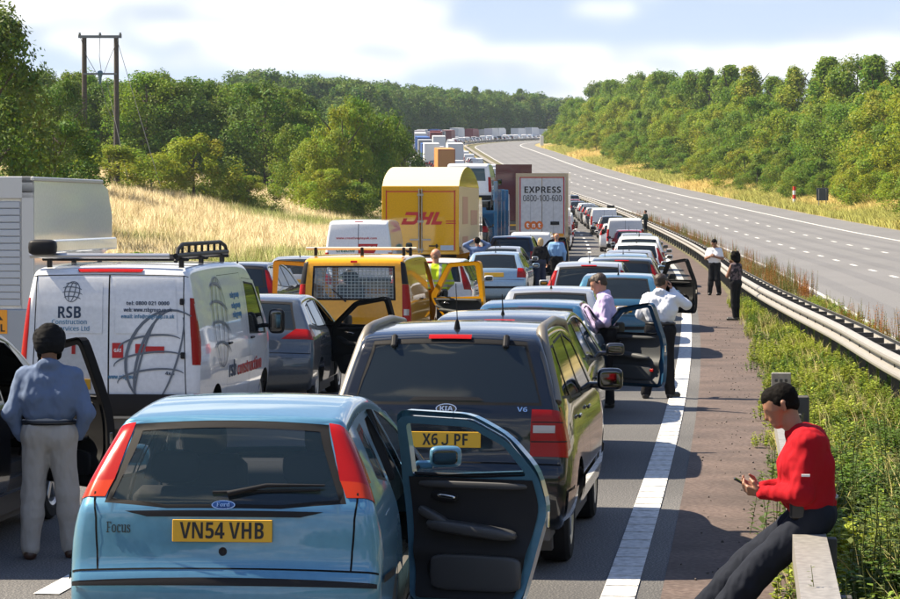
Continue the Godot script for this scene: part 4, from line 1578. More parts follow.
func proto(kind: String, low: bool) -> Node3D:
	var key := kind + ("_low" if low else "")
	if not protos.has(key):
		var n := Node3D.new()
		var pm := mat("proto_paint", Color(0.5, 0.5, 0.5))
		var sp := hatch_spec(kind, pm, low)
		if not low and kind != "panel":
			sp["tail_parts"] = [
				{"name": "brake_lamp", "half": [0.15, sp.rear_band[3] - 0.004, 0.15, sp.rear_band[3] + 0.014], "mat": M["red_lamp"], "off": 0.01},
				{"name": "tailgate_groove", "half": [0.80, 0.735, 0.80, 0.745], "mat": M["gap"], "off": 0.0035},
				{"name": "bumper_strip", "half": [0.7, 0.50, 0.74, 0.56], "mat": M["trim"], "off": 0.008}]
		var sh := build_body(sp, n)
		proto_shape[key] = sh
		var yb: float = sh.top
		if kind != "panel":
			number_plate(n, sh, 0.0, 0.86 if kind != "suv" else 0.92, "")
			mirror_part(n, sh, (sp.windows[2][2] as float) - 0.12, (sp.windows[2][1] as float), pm)
			var ab := MB.new()
			var ap := sh.strip(Vector2(0.0, sh.s_at(0.65)))
			ab.tube([ap, ap + Vector3(0, 0.04, 0), ap + Vector3(0, 0.2, 0.08)], [0.02, 0.008, 0.004], 6)
			put(ab, "aerial", M["trim"], n)
		else:
			number_plate(n, sh, -0.45, 0.72, "")
			mirror_part(n, sh, 3.95, 1.14, M["trim"], Vector3(0.2, 0.28, 0.1))
			var gb := MB.new()
			patch(gb, sh.strip, sh.tail([Vector2(-0.006, 0.62), Vector2(0.006, 0.62), Vector2(0.006, 1.86), Vector2(-0.006, 1.86)]), [], [-0.1, 0.0, 0.1], span(0, sh.total, 0.1), 0.003)
			put(gb, "door_groove", M["gap"], n)
			var bb := MB.new()
			patch(bb, sh.strip, sh.tail(mirx([0.95, 0.42, 0.95, 0.62])), [], US, span(0, sh.total, 0.05), 0.03)
			put(bb, "bumper", M["trim"], n)
		protos[key] = n
	return protos[key]

func repaint(n: Node, from: Material, to: Material) -> void:
	for c in n.get_children():
		if c is MeshInstance3D and c.material_override == from:
			c.material_override = to
		repaint(c, from, to)

func car_at(kind: String, low: bool, called: String, label: String, cat: String, pm: Material, z: float, off: float, turn := 0.0, group := "", lamp: Material = null) -> Node3D:
	var n: Node3D = proto(kind, low).duplicate()
	n.name = numbered(called)
	add_child(n)
	repaint(n, M["proto_paint"], pm)
	place(n, z, off, turn)
	tag(n, label, cat, group)
	return n

# ------------------------------------------------------------------ vans and lorries
func ribbon(mb: MB, sh: Shape, pts: Array, w: float, on_side := false, sgn := 1.0, off := 0.011) -> void:
	var prev := []
	for i in pts.size():
		var p: Vector2 = pts[i]
		var d: Vector2 = (pts[mini(i + 1, pts.size() - 1)] - pts[maxi(i - 1, 0)]).normalized()
		var nn := Vector2(-d.y, d.x) * w * 0.5 * (0.35 + 0.65 * sin(PI * (i + 0.5) / pts.size()))
		var a := side_t(sh, p.x + nn.x, p.y + nn.y, sgn, off) if on_side else tail_t(sh, p.x + nn.x, p.y + nn.y, off)
		var b := side_t(sh, p.x - nn.x, p.y - nn.y, sgn, off) if on_side else tail_t(sh, p.x - nn.x, p.y - nn.y, off)
		var cur := [mb.vert(a.origin, a.basis.z), mb.vert(b.origin, b.basis.z)]
		if i > 0:
			mb.tri_i(prev[0], prev[1], cur[1])
			mb.tri_i(prev[0], cur[1], cur[0])
		prev = cur

func arc_pts(cx: float, cy: float, rx: float, ry: float, a0: float, a1: float, rot := 0.0, n := 18) -> Array:
	var o := []
	for i in n + 1:
		var a := lerpf(a0, a1, float(i) / n)
		o.append(Vector2(cx, cy) + Vector2(rx * cos(a), ry * sin(a)).rotated(rot))
	return o

func globe(mb: MB, sh: Shape, cx: float, cy: float, r: float, w: float, on_side := false) -> void:
	for k in [-0.75, -0.3, 0.25, 0.7]:
		ribbon(mb, sh, arc_pts(cx, cy, r * absf(k), r, PI * 0.5, PI * 1.5 if k < 0 else -PI * 0.5, -0.25), w, on_side)
	for k in [-0.55, -0.1, 0.35, 0.75]:
		ribbon(mb, sh, arc_pts(cx, cy + r * k - 0.12 * r, r * sqrt(1.0 - k * k), r * 0.22, PI * 0.05, PI * 0.95, -0.1), w, on_side)

func rsb_van() -> void:
	var t := thing("panel_van", "white panel van with grey globe graphics and a roof rack", "van", Vector3.ZERO)
	place(t, 27.2, -5.74, 0.0)
	var pm := paint("van_white", Color(0.74, 0.76, 0.79), 0.0, 0.3)
	var sp := hatch_spec("panel", pm, false)
	for k in sp.path.size():
		sp.path[k].y *= 1.02
	sp["lamps"] = [{"tail": [0.90, 0.95, 1.2, 0.95, 1.2, 1.66, 0.865, 1.66, 0.875, 1.36], "side": [0.0, 0.95, 0.13, 0.98, 0.20, 1.20, 0.13, 1.64, 0.0, 1.66], "mat": M["red_lamp"]}]
	var cl := mat("lamp_edge", Color(0.5, 0.35, 0.35), 0.15)
	sp["tail_parts"] = [
		{"name": "brake_lamp", "half": [0.34, 1.925, 0.36, 1.955], "mat": M["red_lamp"], "off": 0.012},
		{"name": "lamp_lens", "poly": [0.93, 1.42, 1.2, 1.42, 1.2, 1.60, 0.90, 1.60], "mat": cl, "off": 0.006},
		{"name": "door_groove", "poly": [-0.008, 0.62, 0.008, 0.62, 0.008, 1.90, -0.008, 1.90], "mat": M["gap"], "off": 0.002},
		{"name": "door_groove", "half": [0.84, 1.895, 0.84, 1.905], "mat": M["gap"], "off": 0.002},
		{"name": "bumper", "half": [0.95, 0.42, 0.95, 0.64], "mat": M["trim"], "off": 0.03},
		{"name": "door_groove", "poly": [0.826, 0.62, 0.836, 0.62, 0.80, 1.90, 0.79, 1.90], "mat": M["gap"], "off": 0.002},
		{"name": "door_groove", "poly": [-0.826, 0.62, -0.836, 0.62, -0.80, 1.90, -0.79, 1.90], "mat": M["gap"], "off": 0.002}]
	var sh := build_body(sp, t)
	mirror_part(t, sh, 3.95, 1.2, M["trim"], Vector3(0.2, 0.3, 0.12))
	# rear-window shaped pressings in the two doors
	for sgn in [1.0, -1.0]:
		var pr := MB.new()
		var pp := [Vector2(0.07, 1.28), Vector2(0.74, 1.28), Vector2(0.71, 1.86), Vector2(0.07, 1.86)]
		if sgn < 0:
			pp = neg(pp)
		patch(pr, sh.strip, sh.tail(pp), [], US, span(0, sh.total, 0.06), 0.007)
		put(pr, "door_panel", pm, t)
	var navy := mat("print_navy", Color(0.01, 0.03, 0.07), 0.5)
	var blue := mat("print_blue", Color(0.02, 0.16, 0.30), 0.5)
	var grey := mat("print_grey", Color(0.11, 0.13, 0.16), 0.45)
	var red := mat("print_red", Color(0.45, 0.01, 0.01), 0.5)
	text("RSB", 0.17, "Droid Sans", "lettering", navy, t, tail_t(sh, -0.43, 1.50, 0.010), 0.25, true, 0.003)
	text("Construction", 0.07, "Droid Sans", "lettering", blue, t, tail_t(sh, -0.43, 1.40, 0.010), 0.38, false, 0.003)
	text("Services Ltd", 0.07, "Droid Sans", "lettering", blue, t, tail_t(sh, -0.39, 1.33, 0.010), 0.36, false, 0.003)
	text("tel: 0800 021 0000", 0.055, "Droid Sans", "lettering", navy, t, tail_t(sh, 0.42, 1.60, 0.010), 0.46, true, 0.003)
	text("web: www.rsbgroup.co.uk", 0.055, "Droid Sans", "lettering", navy, t, tail_t(sh, 0.42, 1.53, 0.010), 0.52, true, 0.003)
	text("email: info@rsbgroup.co.uk", 0.055, "Droid Sans", "lettering", blue, t, tail_t(sh, 0.42, 1.46, 0.010), 0.57, true, 0.003)
	text("www.rsbgroup", 0.06, "Droid Sans", "lettering", blue, t, tail_t(sh, 0.15, 0.82, 0.006), 0.3, true, 0.003)
	var gm := MB.new()
	globe(gm, sh, -0.40, 1.72, 0.11, 0.012)
	put(gm, "globe_logo", grey, t)
	var g2 := MB.new()
	for q in [[0.62, 1.02, 0.42, 0.52, 1.35, 4.6, -0.35, 0.034], [0.56, 1.0, 0.24, 0.55, 1.5, 4.5, -0.3, 0.030], [0.46, 1.02, 0.10, 0.52, 1.6, 4.4, -0.28, 0.022], [0.62, 1.02, 0.12, 0.50, -1.3, 1.2, -0.3, 0.022]]:
		ribbon(g2, sh, arc_pts(q[0], q[1], q[2], q[3], q[4], q[5], q[6]), q[7])
	for q in [[0.45, 1.16, 0.34, 0.10, 0.3, 3.3], [0.44, 0.98, 0.38, 0.10, 0.2, 3.2], [0.46, 0.80, 0.36, 0.10, 0.2, 3.2]]:
		ribbon(g2, sh, arc_pts(q[0], q[1], q[2], q[3], q[4], q[5], 0.12), 0.022)
	put(g2, "globe_logo", grey, t)
	var g3 := MB.new()
	globe(g3, sh, 1.35, 1.35, 0.5, 0.03, true)
	put(g3, "globe_logo", grey, t)
	for q in [[0.10, 1.10, 0.12, 0.16], [0.34, 1.12, 0.10, 0.10], [0.50, 1.11, 0.20, 0.07], [-0.38, 1.12, 0.04, 0.12]]:
		var sb := MB.new()
		sb.box(tail_t(sh, q[0], q[1], 0.006), Vector3(q[2], q[3], 0.004))
		put(sb, "sticker", red, t)
	text("GAS", 0.05, "Droid Sans", "lettering", M["white_print"], t, tail_t(sh, 0.10, 1.10, 0.010), 0.08, true, 0.003)
	text("4x4", 0.05, "Droid Sans", "lettering", navy, t, tail_t(sh, 0.66, 0.86, 0.008), 0.1, true, 0.003)
	for q in [[2.35, 1.62], [2.35, 1.50], [2.35, 1.40]]:
		text("rsb group", 0.09, "Droid Sans", "lettering", blue, t, side_t(sh, q[0], q[1]), 0.5, true, 0.003)
	text("construction", 0.20, "Droid Sans", "lettering", red, t, side_t(sh, 2.9, 0.78), 1.5, true, 0.003)
	text("rsb", 0.24, "Droid Sans", "lettering", navy, t, side_t(sh, 1.85, 0.80), 0.4, true, 0.003)
	var hb := MB.new()
	for q in [[0.785, 1.62], [0.80, 1.05]]:
		hb.box(tail_t(sh, q[0], q[1], 0.01), Vector3(0.05, 0.07, 0.03), 0.01)
	put(hb, "hinge", M["trim"], t)
	number_plate(t, sh, -0.45, 0.74, "")
	# roof rack
	var yr := 2.10
	var rk := MB.new()
	rk.tube([Vector3(-0.90, yr, -0.22), Vector3(0.62, yr, -0.22)], [0.028], 12)
	put(rk, "roller_bar", mat("rack_alloy", Color(0.45, 0.46, 0.48), 0.3, 0.7), t)
	for a in [0.25, 1.3, 2.5]:
		var cb := MB.new()
		cb.bx(0, yr - 0.04, -a - 0.1, 1.6, 0.035, 0.05, 0.01)
		for s in [-0.72, 0.72]:
			cb.bx(s, yr - 0.08, -a - 0.1, 0.05, 0.12, 0.06, 0.01)
		put(cb, "rack_bar", M["trim"], t)
	var rl := MB.new()
	for s in [0.70]:
		rl.tube([Vector3(s, yr - 0.06, -0.15), Vector3(s, yr + 0.07, -0.28), Vector3(s, yr + 0.12, -0.5), Vector3(s, yr + 0.12, -2.6), Vector3(s, yr + 0.07, -2.9), Vector3(s, yr - 0.02, -3.0)], [0.022], 8)
		rl.tube([Vector3(s, yr, -0.15), Vector3(s, yr, -3.0)], [0.03], 8)
		for a in 7:
			rl.bx(s, yr + 0.06, -0.5 - a * 0.35, 0.025, 0.11, 0.03)
	put(rl, "ladder_rail", M["trim"], t)
	var pt := MB.new()
	pt.bx(-0.70, yr + 0.10, -1.6, 0.19, 0.14, 2.8, 0.02)
	var ptn := put(pt, "pipe_carrier", paint("carrier_white", Color(0.62, 0.64, 0.62), 0.0, 0.4), t)
	var pc := MB.new()
	pc.pebble(Transform3D(Basis(), Vector3(-0.74, yr + 0.09, -0.14)), Vector3(0.15, 0.085, 0.09), 0.5)
	put(pc, "carrier_cap", M["trim"], ptn)

func yellow_van() -> void:
	var t := thing("work_van", "amber yellow van with both front doors open and a wire guarded rear window", "van", Vector3.ZERO)
	place(t, 42.0, -5.2, 0.0)
	var pm := paint("amber", Color(0.78, 0.36, 0.010), 0.0, 0.32)
	var sp := hatch_spec("panel", pm, false)
	for k in sp.path.size():
		sp.path[k].y *= 0.935
	for k in sp.wy.size():
		sp.wy[k].y *= 0.955
		sp.wy[k].x *= 0.95
	var fd := [2.92, 0.42, 3.5, 0.42, 3.98, 0.92, 4.05, 1.08, 3.62, 1.66, 2.95, 1.70]
	sp["windows"] = [[3.0, 1.10, 3.95, 1.06, 3.58, 1.60, 3.05, 1.64]]
	sp["doors"] = [fd, [1.55, 0.42, 2.86, 0.42, 2.88, 1.74, 1.55, 1.74]]
	sp["open_r"] = [fd]
	sp["open_l"] = [fd]
	var gl := glass("van_glass", 0.25, Color(0.04, 0.10, 0.11))
	sp["glass"] = gl
	sp["rear_window"] = [0.66, 1.15, 0.64, 1.65]
	sp["rear_band"] = [0.69, 1.12, 0.67, 1.68]
	sp["lamps"] = [{"tail": [0.80, 0.75, 1.2, 0.75, 1.2, 1.38, 0.79, 1.38], "side": [0.0, 0.75, 0.13, 0.75, 0.15, 1.38, 0.0, 1.38], "mat": M["red_lamp"]},
		{"name": "corner_cover", "tail": [0.79, 1.385, 1.2, 1.385, 1.2, 1.76, 0.755, 1.76], "side": [0.0, 1.385, 0.15, 1.385, 0.17, 1.74, 0.0, 1.78], "mat": M["trim"]}]
	sp["tail_parts"] = [
		{"name": "brake_lamp", "half": [0.055, 1.725, 0.055, 1.755], "mat": M["red_lamp"], "off": 0.012},
		{"name": "lamp_lens", "poly": [0.82, 0.88, 0.90, 0.88, 0.90, 0.98, 0.82, 0.98], "mat": M["clear_lamp"], "off": 0.008},
		{"name": "lamp_lens", "poly": [-0.82, 0.88, -0.90, 0.88, -0.90, 0.98, -0.82, 0.98], "mat": M["clear_lamp"], "off": 0.008},
		{"name": "bumper", "half": [0.9, 0.42, 0.9, 0.62], "mat": M["trim"], "off": 0.03}]
	var sh := build_body(sp, t)
	# wire guard behind the glass
	var gw := mat("guard_wire", Color(0.55, 0.60, 0.60), 0.4, 0.3)
	var wire := MB.new()
	var zg := -0.22
	for i in 21:
		wire.bx(-0.62 + i * 0.062, 1.39, zg, 0.010, 0.5, 0.006)
	for i in 10:
		wire.bx(0, 1.16 + i * 0.052, zg + 0.006, 1.26, 0.010, 0.006)
	var guard := put(wire, "wire_guard", gw, t)
	guard.set_meta("kind", "stuff")
	var cab := MB.new()
	cab.bx(0, 0.6, -2.0, 1.6, 0.1, 3.4)
	cab.bx(0, 0.9, -3.85, 1.5, 0.4, 0.4, 0.1)
	put(cab, "cabin", M["cloth"], t)
	for x in [-0.45, 0.45]:
		var sb := MB.new()
		sb.box(Transform3D(Basis(Vector3.RIGHT, 0.15), Vector3(x, 1.0, -3.0)), Vector3(0.5, 0.65, 0.15), 0.06)
		sb.box(Transform3D(Basis(Vector3.RIGHT, 0.15), Vector3(x, 1.42, -2.95)), Vector3(0.28, 0.2, 0.1), 0.05)
		put(sb, "front_seat", M["cloth"], t)
	var wp := MB.new()
	wp.tube([tail_t(sh, -0.12, 1.10, 0.02).origin, tail_t(sh, -0.35, 1.30, 0.025).origin], [0.016, 0.008], 6)
	put(wp, "rear_wiper", M["trim"], t)
	var rb := MB.new()
	rb.tube([Vector3(-0.88, 1.95, -0.75), Vector3(0.95, 1.95, -0.75)], [0.025], 8)
	put(rb, "roof_bar", mat("pale_bar", Color(0.62, 0.56, 0.44), 0.5), t)
	for x in [-0.72, 0.05, 0.74, 0.85]:
		var kb := MB.new()
		kb.bx(x, 1.90, -0.75, 0.05, 0.14, 0.07, 0.01)
		put(kb, "bar_clamp", M["trim"], t)
	var trim := mat("van_trim", Color(0.030, 0.034, 0.034), 0.6)
	for sgn in [1.0, -1.0]:
		open_door(t, sh, {"poly": fd, "win": [3.02, 1.09, 3.93, 1.05, 3.575, 1.59, 3.06, 1.63], "hinge": 4.0, "angle": 1.08 if sgn > 0 else 1.4, "side": sgn, "paint": pm, "trim": trim, "glass": glass("clear_glass", 0.30), "mirror": true, "thick": 0.07})

func white_van() -> void:
	var t := thing("panel_van", "tall white van with a red quarter round graphic on its rear doors", "van", Vector3.ZERO)
	place(t, 73.0, -9.05, 0.02)
	var pm := paint("van_white", Color(0.74, 0.76, 0.79), 0.0, 0.3)
	var sp := hatch_spec("panel", pm, false)
	for k in sp.path.size():
		sp.path[k].y *= 1.17
		sp.path[k].x *= 1.1
	for k in sp.wy.size():
		sp.wy[k].x *= 1.15
		sp.wy[k].y *= 0.98
	sp["windows"] = []
	sp["doors"] = [[1.8, 0.5, 3.1, 0.5, 3.1, 2.1, 1.8, 2.1]]
	sp.erase("windscreen")
	sp["wheels"] = [1.1, 4.3, 0.34]
	sp["tail_parts"] = [
		{"name": "door_groove", "poly": [-0.008, 0.7, 0.008, 0.7, 0.008, 2.18, -0.008, 2.18], "mat": M["gap"], "off": 0.002},
		{"name": "brake_lamp", "half": [0.12, 2.235, 0.12, 2.265], "mat": M["red_lamp"], "off": 0.01},
		{"name": "bumper", "half": [0.95, 0.45, 0.95, 0.68], "mat": M["trim"], "off": 0.03}]
	var sh := build_body(sp, t)
	var red := mat("print_red", Color(0.45, 0.01, 0.01), 0.5)
	var green := mat("print_green", Color(0.02, 0.16, 0.09), 0.5)
	var pts := [Vector2(0.0, 1.05), Vector2(0.0, 1.62), Vector2(0.55, 1.62), Vector2(0.50, 1.45), Vector2(0.40, 1.28), Vector2(0.25, 1.12), Vector2(0.12, 1.05)]
	pts.reverse()
	var rb := MB.new()
	patch(rb, sh.strip, sh.tail(pts), [], US, span(0, sh.total, 0.06), 0.004)
	put(rb, "red_graphic", red, t)
	text("creative", 0.17, "Droid Sans", "lettering", green, t, tail_t(sh, -0.36, 1.44, 0.006), 0.52, true, 0.003)
	text("play", 0.20, "Droid Sans", "lettering", red, t, tail_t(sh, -0.34, 1.26, 0.006), 0.36, true, 0.003)
	text("www.creativeplayuk.com", 0.08, "Droid Sans", "lettering", red, t, tail_t(sh, -0.05, 1.78, 0.006), 1.15, true, 0.003)
	text("01244 375 627", 0.10, "Droid Sans", "lettering", M["white_print"], t, tail_t(sh, 0.28, 1.52, 0.010), 0.42, true, 0.003)
	text("creative", 0.3, "Droid Sans", "lettering", green, t, side_t(sh, 2.5, 1.5), 1.2, true, 0.003)
	number_plate(t, sh, -0.45, 0.78, "")
	mirror_part(t, sh, 4.3, 1.4, M["trim"], Vector3(0.2, 0.3, 0.12))

func chassis(t: Node3D, w: float, length: float, deck: float, axles: Array, lamps := true) -> void:
	var mb := MB.new()
	mb.bx(0, deck - 0.18, -length * 0.5, 0.9, 0.26, length - 0.1)
	for a in axles:
		mb.bx(0, 0.5, -a, w - 0.3, 0.14, 0.14)
	put(mb, "chassis", M["under"], t)
	var ub := MB.new()
	ub.bx(0, 0.55, -0.12, w - 0.1, 0.14, 0.08, 0.01)
	for s in [-0.5, 0.5]:
		ub.bx(s, 0.75, -0.14, 0.08, 0.35, 0.06)
	put(ub, "rear_bumper", M["trim"], t)
	for a in axles:
		for s in [1.0, -1.0]:
			add_wheel(t, s * (w * 0.5 - 0.18), 0.48, -a, 0.48, 0.3, "steel", s)
	if lamps:
		for s in [-1.0, 1.0]:
			var lb := MB.new()
			lb.bx(s * (w * 0.5 - 0.28), 0.78, -0.1, 0.38, 0.13, 0.06, 0.01)
			put(lb, "tail_lamp", M["red_lamp"], t)
	var pb := MB.new()
	pb.bx(0, 0.72, -0.06, 0.52, 0.11, 0.02)
	put(pb, "number_plate", M["plate_yellow"], t)

func truck_cab(t: Node3D, w: float, a: float, h: float, pm: Material) -> void:
	var mb := MB.new()
	var poly := pv([0.0, 0.55, 2.0, 0.55, 2.05, 1.4, 1.75, h - 0.25, 1.5, h, 0.1, h, 0.0, h - 0.1])
	mb.prism(Transform3D(Basis(Vector3(0, 0, -1), Vector3(0, 1, 0), Vector3(1, 0, 0)), Vector3(w * 0.5, 0, -a)), poly, w)
	var cab := put(mb, "cab", pm, t)
	var gb := MB.new()
	for s in [-1.0, 1.0]:
		gb.bx(s * (w * 0.5 + 0.004), h * 0.66, -a - 1.15, 0.012, h * 0.22, 0.8)
	gb.box(Transform3D(Basis(Vector3.RIGHT, 0.2), Vector3(0, h * 0.68, -a - 1.93)), Vector3(w * 0.9, h * 0.28, 0.03))
	put(gb, "cab_window", M["dark_glass"], cab)

func luton_truck() -> void:
	var t := thing("box_truck", "white box truck with a grey roller shutter rear and hazard sticker", "truck", Vector3.ZERO)
	place(t, 32.2, -9.0, 0.0)
	var pm := paint("luton_white", Color(0.78, 0.79, 0.77), 0.0, 0.45)
	var w := 2.2
	var h := 3.0
	var L := 3.7
	var d := 0.75
	var mb := MB.new()
	mb.bx(0, (h + d) * 0.5, -L * 0.5 - 0.05, w, h - d, L, 0.03)
	put(mb, "cargo_box", pm, t)
	# rounded nose of the box over the cab
	var nb := MB.new()
	nb.prism(Transform3D(Basis(Vector3(0, 0, -1), Vector3(0, 1, 0), Vector3(1, 0, 0)), Vector3(w * 0.5 - 0.03, 0, -L - 0.04)), pv([0.0, 1.95, 0.45, 2.02, 0.7, 2.2, 0.72, 2.5, 0.45, 2.88, 0.0, h - 0.02]), w - 0.06)
	put(nb, "luton_nose", pm, t)
	var al := mat("alu_edge", Color(0.50, 0.52, 0.54), 0.4, 0.5)
	for q in [[0.0, h - 0.13, w + 0.02, 0.28], [w * 0.5 - 0.07, (h + d) * 0.5, 0.16, h - d + 0.02], [-w * 0.5 + 0.07, (h + d) * 0.5, 0.16, h - d + 0.02]]:
		var fb := MB.new()
		fb.bx(q[0], q[1], -0.03, q[2], q[3], 0.05, 0.012)
		put(fb, "rear_frame", al, t)
	for s in [-1.0, 1.0]:
		var cb := MB.new()
		cb.bx(s * (w * 0.5), h - 0.02, -L * 0.5, 0.05, 0.05, L + 0.02, 0.012)
		put(cb, "roof_edge", al, t)
	var slm := mat("shutter", Color(0.40, 0.44, 0.50), 0.4, 0.3)
	var sb := MB.new()
	sb.bx(0, 0, 0, w - 0.34, 0.082, 0.02, 0.008)
	var sm := sb.mesh()
	var shut := part_node("roller_shutter", t)
	for i in 15:
		var o := MeshInstance3D.new()
		o.mesh = sm
		o.material_override = slm
		o.name = "slat"
		shut.add_child(o, true)
		o.position = Vector3(0, 1.42 + i * 0.088, -0.035)
	var kb := MB.new()
	kb.bx(0, 2.45, -0.015, 0.1, 0.03, 0.03)
	put(kb, "handle", M["trim"], shut)
	var tb := MB.new()
	tb.bx(0, 1.03, -0.01, w - 0.1, 0.62, 0.06, 0.02)
	put(tb, "tail_lift", mat("lift_grey", Color(0.28, 0.31, 0.35), 0.5, 0.2), t)
	var st := MB.new()
	st.bx(0.62, 1.18, 0.025, 0.30, 0.30, 0.008)
	var sign := put(st, "hazard_sticker", mat("hazard_orange", Color(0.70, 0.28, 0.01), 0.5), t)
	for k in 3:
		var bb := MB.new()
		bb.prism(Transform3D(Basis(), Vector3(0.62, 1.18, 0.033)), pv([-0.15 + k * 0.1, 0.02, -0.10 + k * 0.1, 0.02, -0.15 + k * 0.1 + 0.02, 0.14, -0.15 + k * 0.1 - 0.0, 0.14] if k == 0 else [-0.15 + k * 0.1, 0.02, -0.10 + k * 0.1, 0.02, -0.20 + k * 0.1, 0.14, -0.25 + k * 0.1, 0.14]), 0.004)
		put(bb, "stripe", M["plate_black"], sign)
	text("DEL", 0.13, "Droid Sans", "lettering", M["plate_black"], sign, Transform3D(Basis(), Vector3(0.62, 1.10, 0.031)), 0.24, true, 0.004)
	chassis(t, 2.0, L, 0.75, [1.0, 4.1])
	truck_cab(t, 2.0, L + 0.1, 1.95, pm)

func dhl_truck() -> void:
	var t := thing("delivery_truck", "yellow delivery truck with red lettering and an arched roof", "truck", Vector3.ZERO)
	place(t, 83.0, -8.25, 0.0)
	var yel := paint("dhl_yellow", Color(0.70, 0.37, 0.010), 0.0, 0.4)
	var red := mat("dhl_red", Color(0.46, 0.012, 0.008), 0.45)
	var w := 2.45
	var L := 9.0
	var d := 1.15
	var h := 3.32
	# side outline with the arch
	var out := PackedVector2Array([Vector2(0, d), Vector2(0, h)])
	for i in 25:
		var q := (i + 1) / 26.0
		out.append(Vector2(L * q, h + 0.66 * pow(sin(PI * pow(q, 0.85)), 0.75)))
	out.append(Vector2(L, h))
	out.append(Vector2(L, d))
	var bt := Basis(Vector3(0, 0, -1), Vector3(0, 1, 0), Vector3(1, 0, 0))
	var side := mat("dhl_side", Color(0.62, 0.45, 0.24), 0.4)
	for s in [1.0, -1.0]:
		var sb := MB.new()
		sb.prism(Transform3D(bt, Vector3(w * 0.5 if s > 0 else -w * 0.5 + 0.03, 0, -0.05)), out, 0.03)
		var o := put(sb, "side_wall", side, t)
		var yb := MB.new()
		yb.bx(s * (w * 0.5 + 0.004), d + 0.12, -L * 0.5, 0.012, 0.24, L)
		put(yb, "side_skirt", yel, o)
		if s > 0:
			for q in [[1.6, 2.55, 2.2, 0.9], [1.6, 1.55, 2.2, 0.30], [5.2, 2.3, 3.0, 0.5]]:
				var pb := MB.new()
				pb.bx(w * 0.5 + 0.006, q[1], -q[0] - q[2] * 0.5, 0.006, q[3], q[2])
				put(pb, "faded_print", mat("faded_red", Color(0.52, 0.26, 0.16), 0.5), o)
			var gb := MB.new()
			var arch := PackedVector2Array()
			for p in out:
				if p.y >= h - 0.001:
					arch.append(p)
			gb.prism(Transform3D(bt, Vector3(w * 0.5 + 0.005, 0, -0.05)), arch, 0.004)
			put(gb, "arch_panel", yel, o)
	var rb := MB.new()
	for i in range(1, out.size() - 2):
		var a := out[i]
		var b := out[i + 1]
		rb.quad(Vector3(-w * 0.5, a.y + 0.01, -a.x - 0.05), Vector3(w * 0.5, a.y + 0.01, -a.x - 0.05), Vector3(w * 0.5, b.y + 0.01, -b.x - 0.05), Vector3(-w * 0.5, b.y + 0.01, -b.x - 0.05), Vector3.UP)
	put(rb, "roof", mat("dhl_roof", Color(0.70, 0.60, 0.34), 0.5), t)
	var fb := MB.new()
	fb.bx(0, (d + h) * 0.5, -L - 0.04, w, h - d, 0.04)
	put(fb, "front_wall", side, t)
	for q in [[0.0, h - 0.06, w, 0.12], [0.0, d + 0.05, w, 0.10], [w * 0.5 - 0.05, (d + h) * 0.5, 0.10, h - d], [-w * 0.5 + 0.05, (d + h) * 0.5, 0.10, h - d]]:
		var fr := MB.new()
		fr.bx(q[0], q[1], -0.02 if q[2] > 1.0 else -0.024, q[2] + 0.01, q[3], 0.07, 0.012)
		put(fr, "rear_frame", yel, t)
	for s in [-1.0, 1.0]:
		var db := MB.new()
		db.bx(s * 0.575, (d + h) * 0.5, -0.02, 1.13, h - d - 0.22, 0.04, 0.008)
		var door := put(db, "rear_door", yel, t)
		for q in [[s * 1.09, (d + h) * 0.5, 0.035, h - d - 0.26], [s * 0.575, h - 0.17, 1.06, 0.035]]:
			var lb := MB.new()
			lb.bx(q[0], q[1], 0.004, q[2], q[3], 0.006)
			put(lb, "red_border", red, door)
		var rod := MB.new()
		rod.tube([Vector3(s * 0.045, d + 0.05, 0.03), Vector3(s * 0.045, h - 0.08, 0.03)], [0.02], 6)
		rod.bx(s * 0.18, 1.62, 0.04, 0.30, 0.05, 0.03)
		for yy in [1.3, 2.2, 3.05]:
			rod.bx(s * 0.045, yy, 0.02, 0.1, 0.07, 0.04)
		put(rod, "lock_rod", mat("zinc", Color(0.30, 0.29, 0.27), 0.4, 0.7), door)
	# three slanted letters cut from strokes
	var lt := Transform3D(Basis(Vector3(1, 0, 0), Vector3(0.42, 1, 0), Vector3(0, 0, 1)), Vector3(0.0, 2.10, 0.014))
	for gl in [[[-0.62, 0, -0.20, 0, -0.12, 0.08, -0.12, 0.32, -0.20, 0.40, -0.62, 0.40, -0.62, 0.30, -0.28, 0.30, -0.24, 0.27, -0.24, 0.14, -0.28, 0.10, -0.50, 0.10, -0.50, 0.20, -0.62, 0.20]], [[-0.08, 0, 0.04, 0, 0.04, 0.15, 0.16, 0.15, 0.16, 0, 0.28, 0, 0.28, 0.40, 0.16, 0.40, 0.16, 0.25, 0.04, 0.25, 0.04, 0.40, -0.08, 0.40]], [[0.33, 0, 0.66, 0, 0.66, 0.10, 0.45, 0.10, 0.45, 0.40, 0.33, 0.40]]]:
		var lm := MB.new()
		lm.prism(lt, pv(gl[0]), 0.01)
		put(lm, "lettering", red, t)
	for q in [[-1.0, 2.14, 0.36], [1.02, 2.14, 0.42]]:
		for k in 2:
			var bb := MB.new()
			bb.bx(q[0], q[1] + k * 0.07, 0.006, q[2], 0.03, 0.008)
			put(bb, "speed_stripe", red, t)
	var pl := MB.new()
	pl.bx(0.85, 1.36, 0.006, 0.42, 0.16, 0.008)
	put(pl, "notice", mat("notice_blue", Color(0.35, 0.42, 0.50), 0.5), t)
	for q in [-0.72, 0.42]:
		var hb := MB.new()
		hb.bx(q, 1.42, 0.01, 0.30, 0.04, 0.02)
		hb.bx(q + 0.1, 1.42, 0.014, 0.05, 0.12, 0.02)
		put(hb, "handle", M["trim"], t)
	chassis(t, w, L, d, [1.6, 2.9, 8.2])
	truck_cab(t, 2.4, L + 0.3, 3.0, yel)

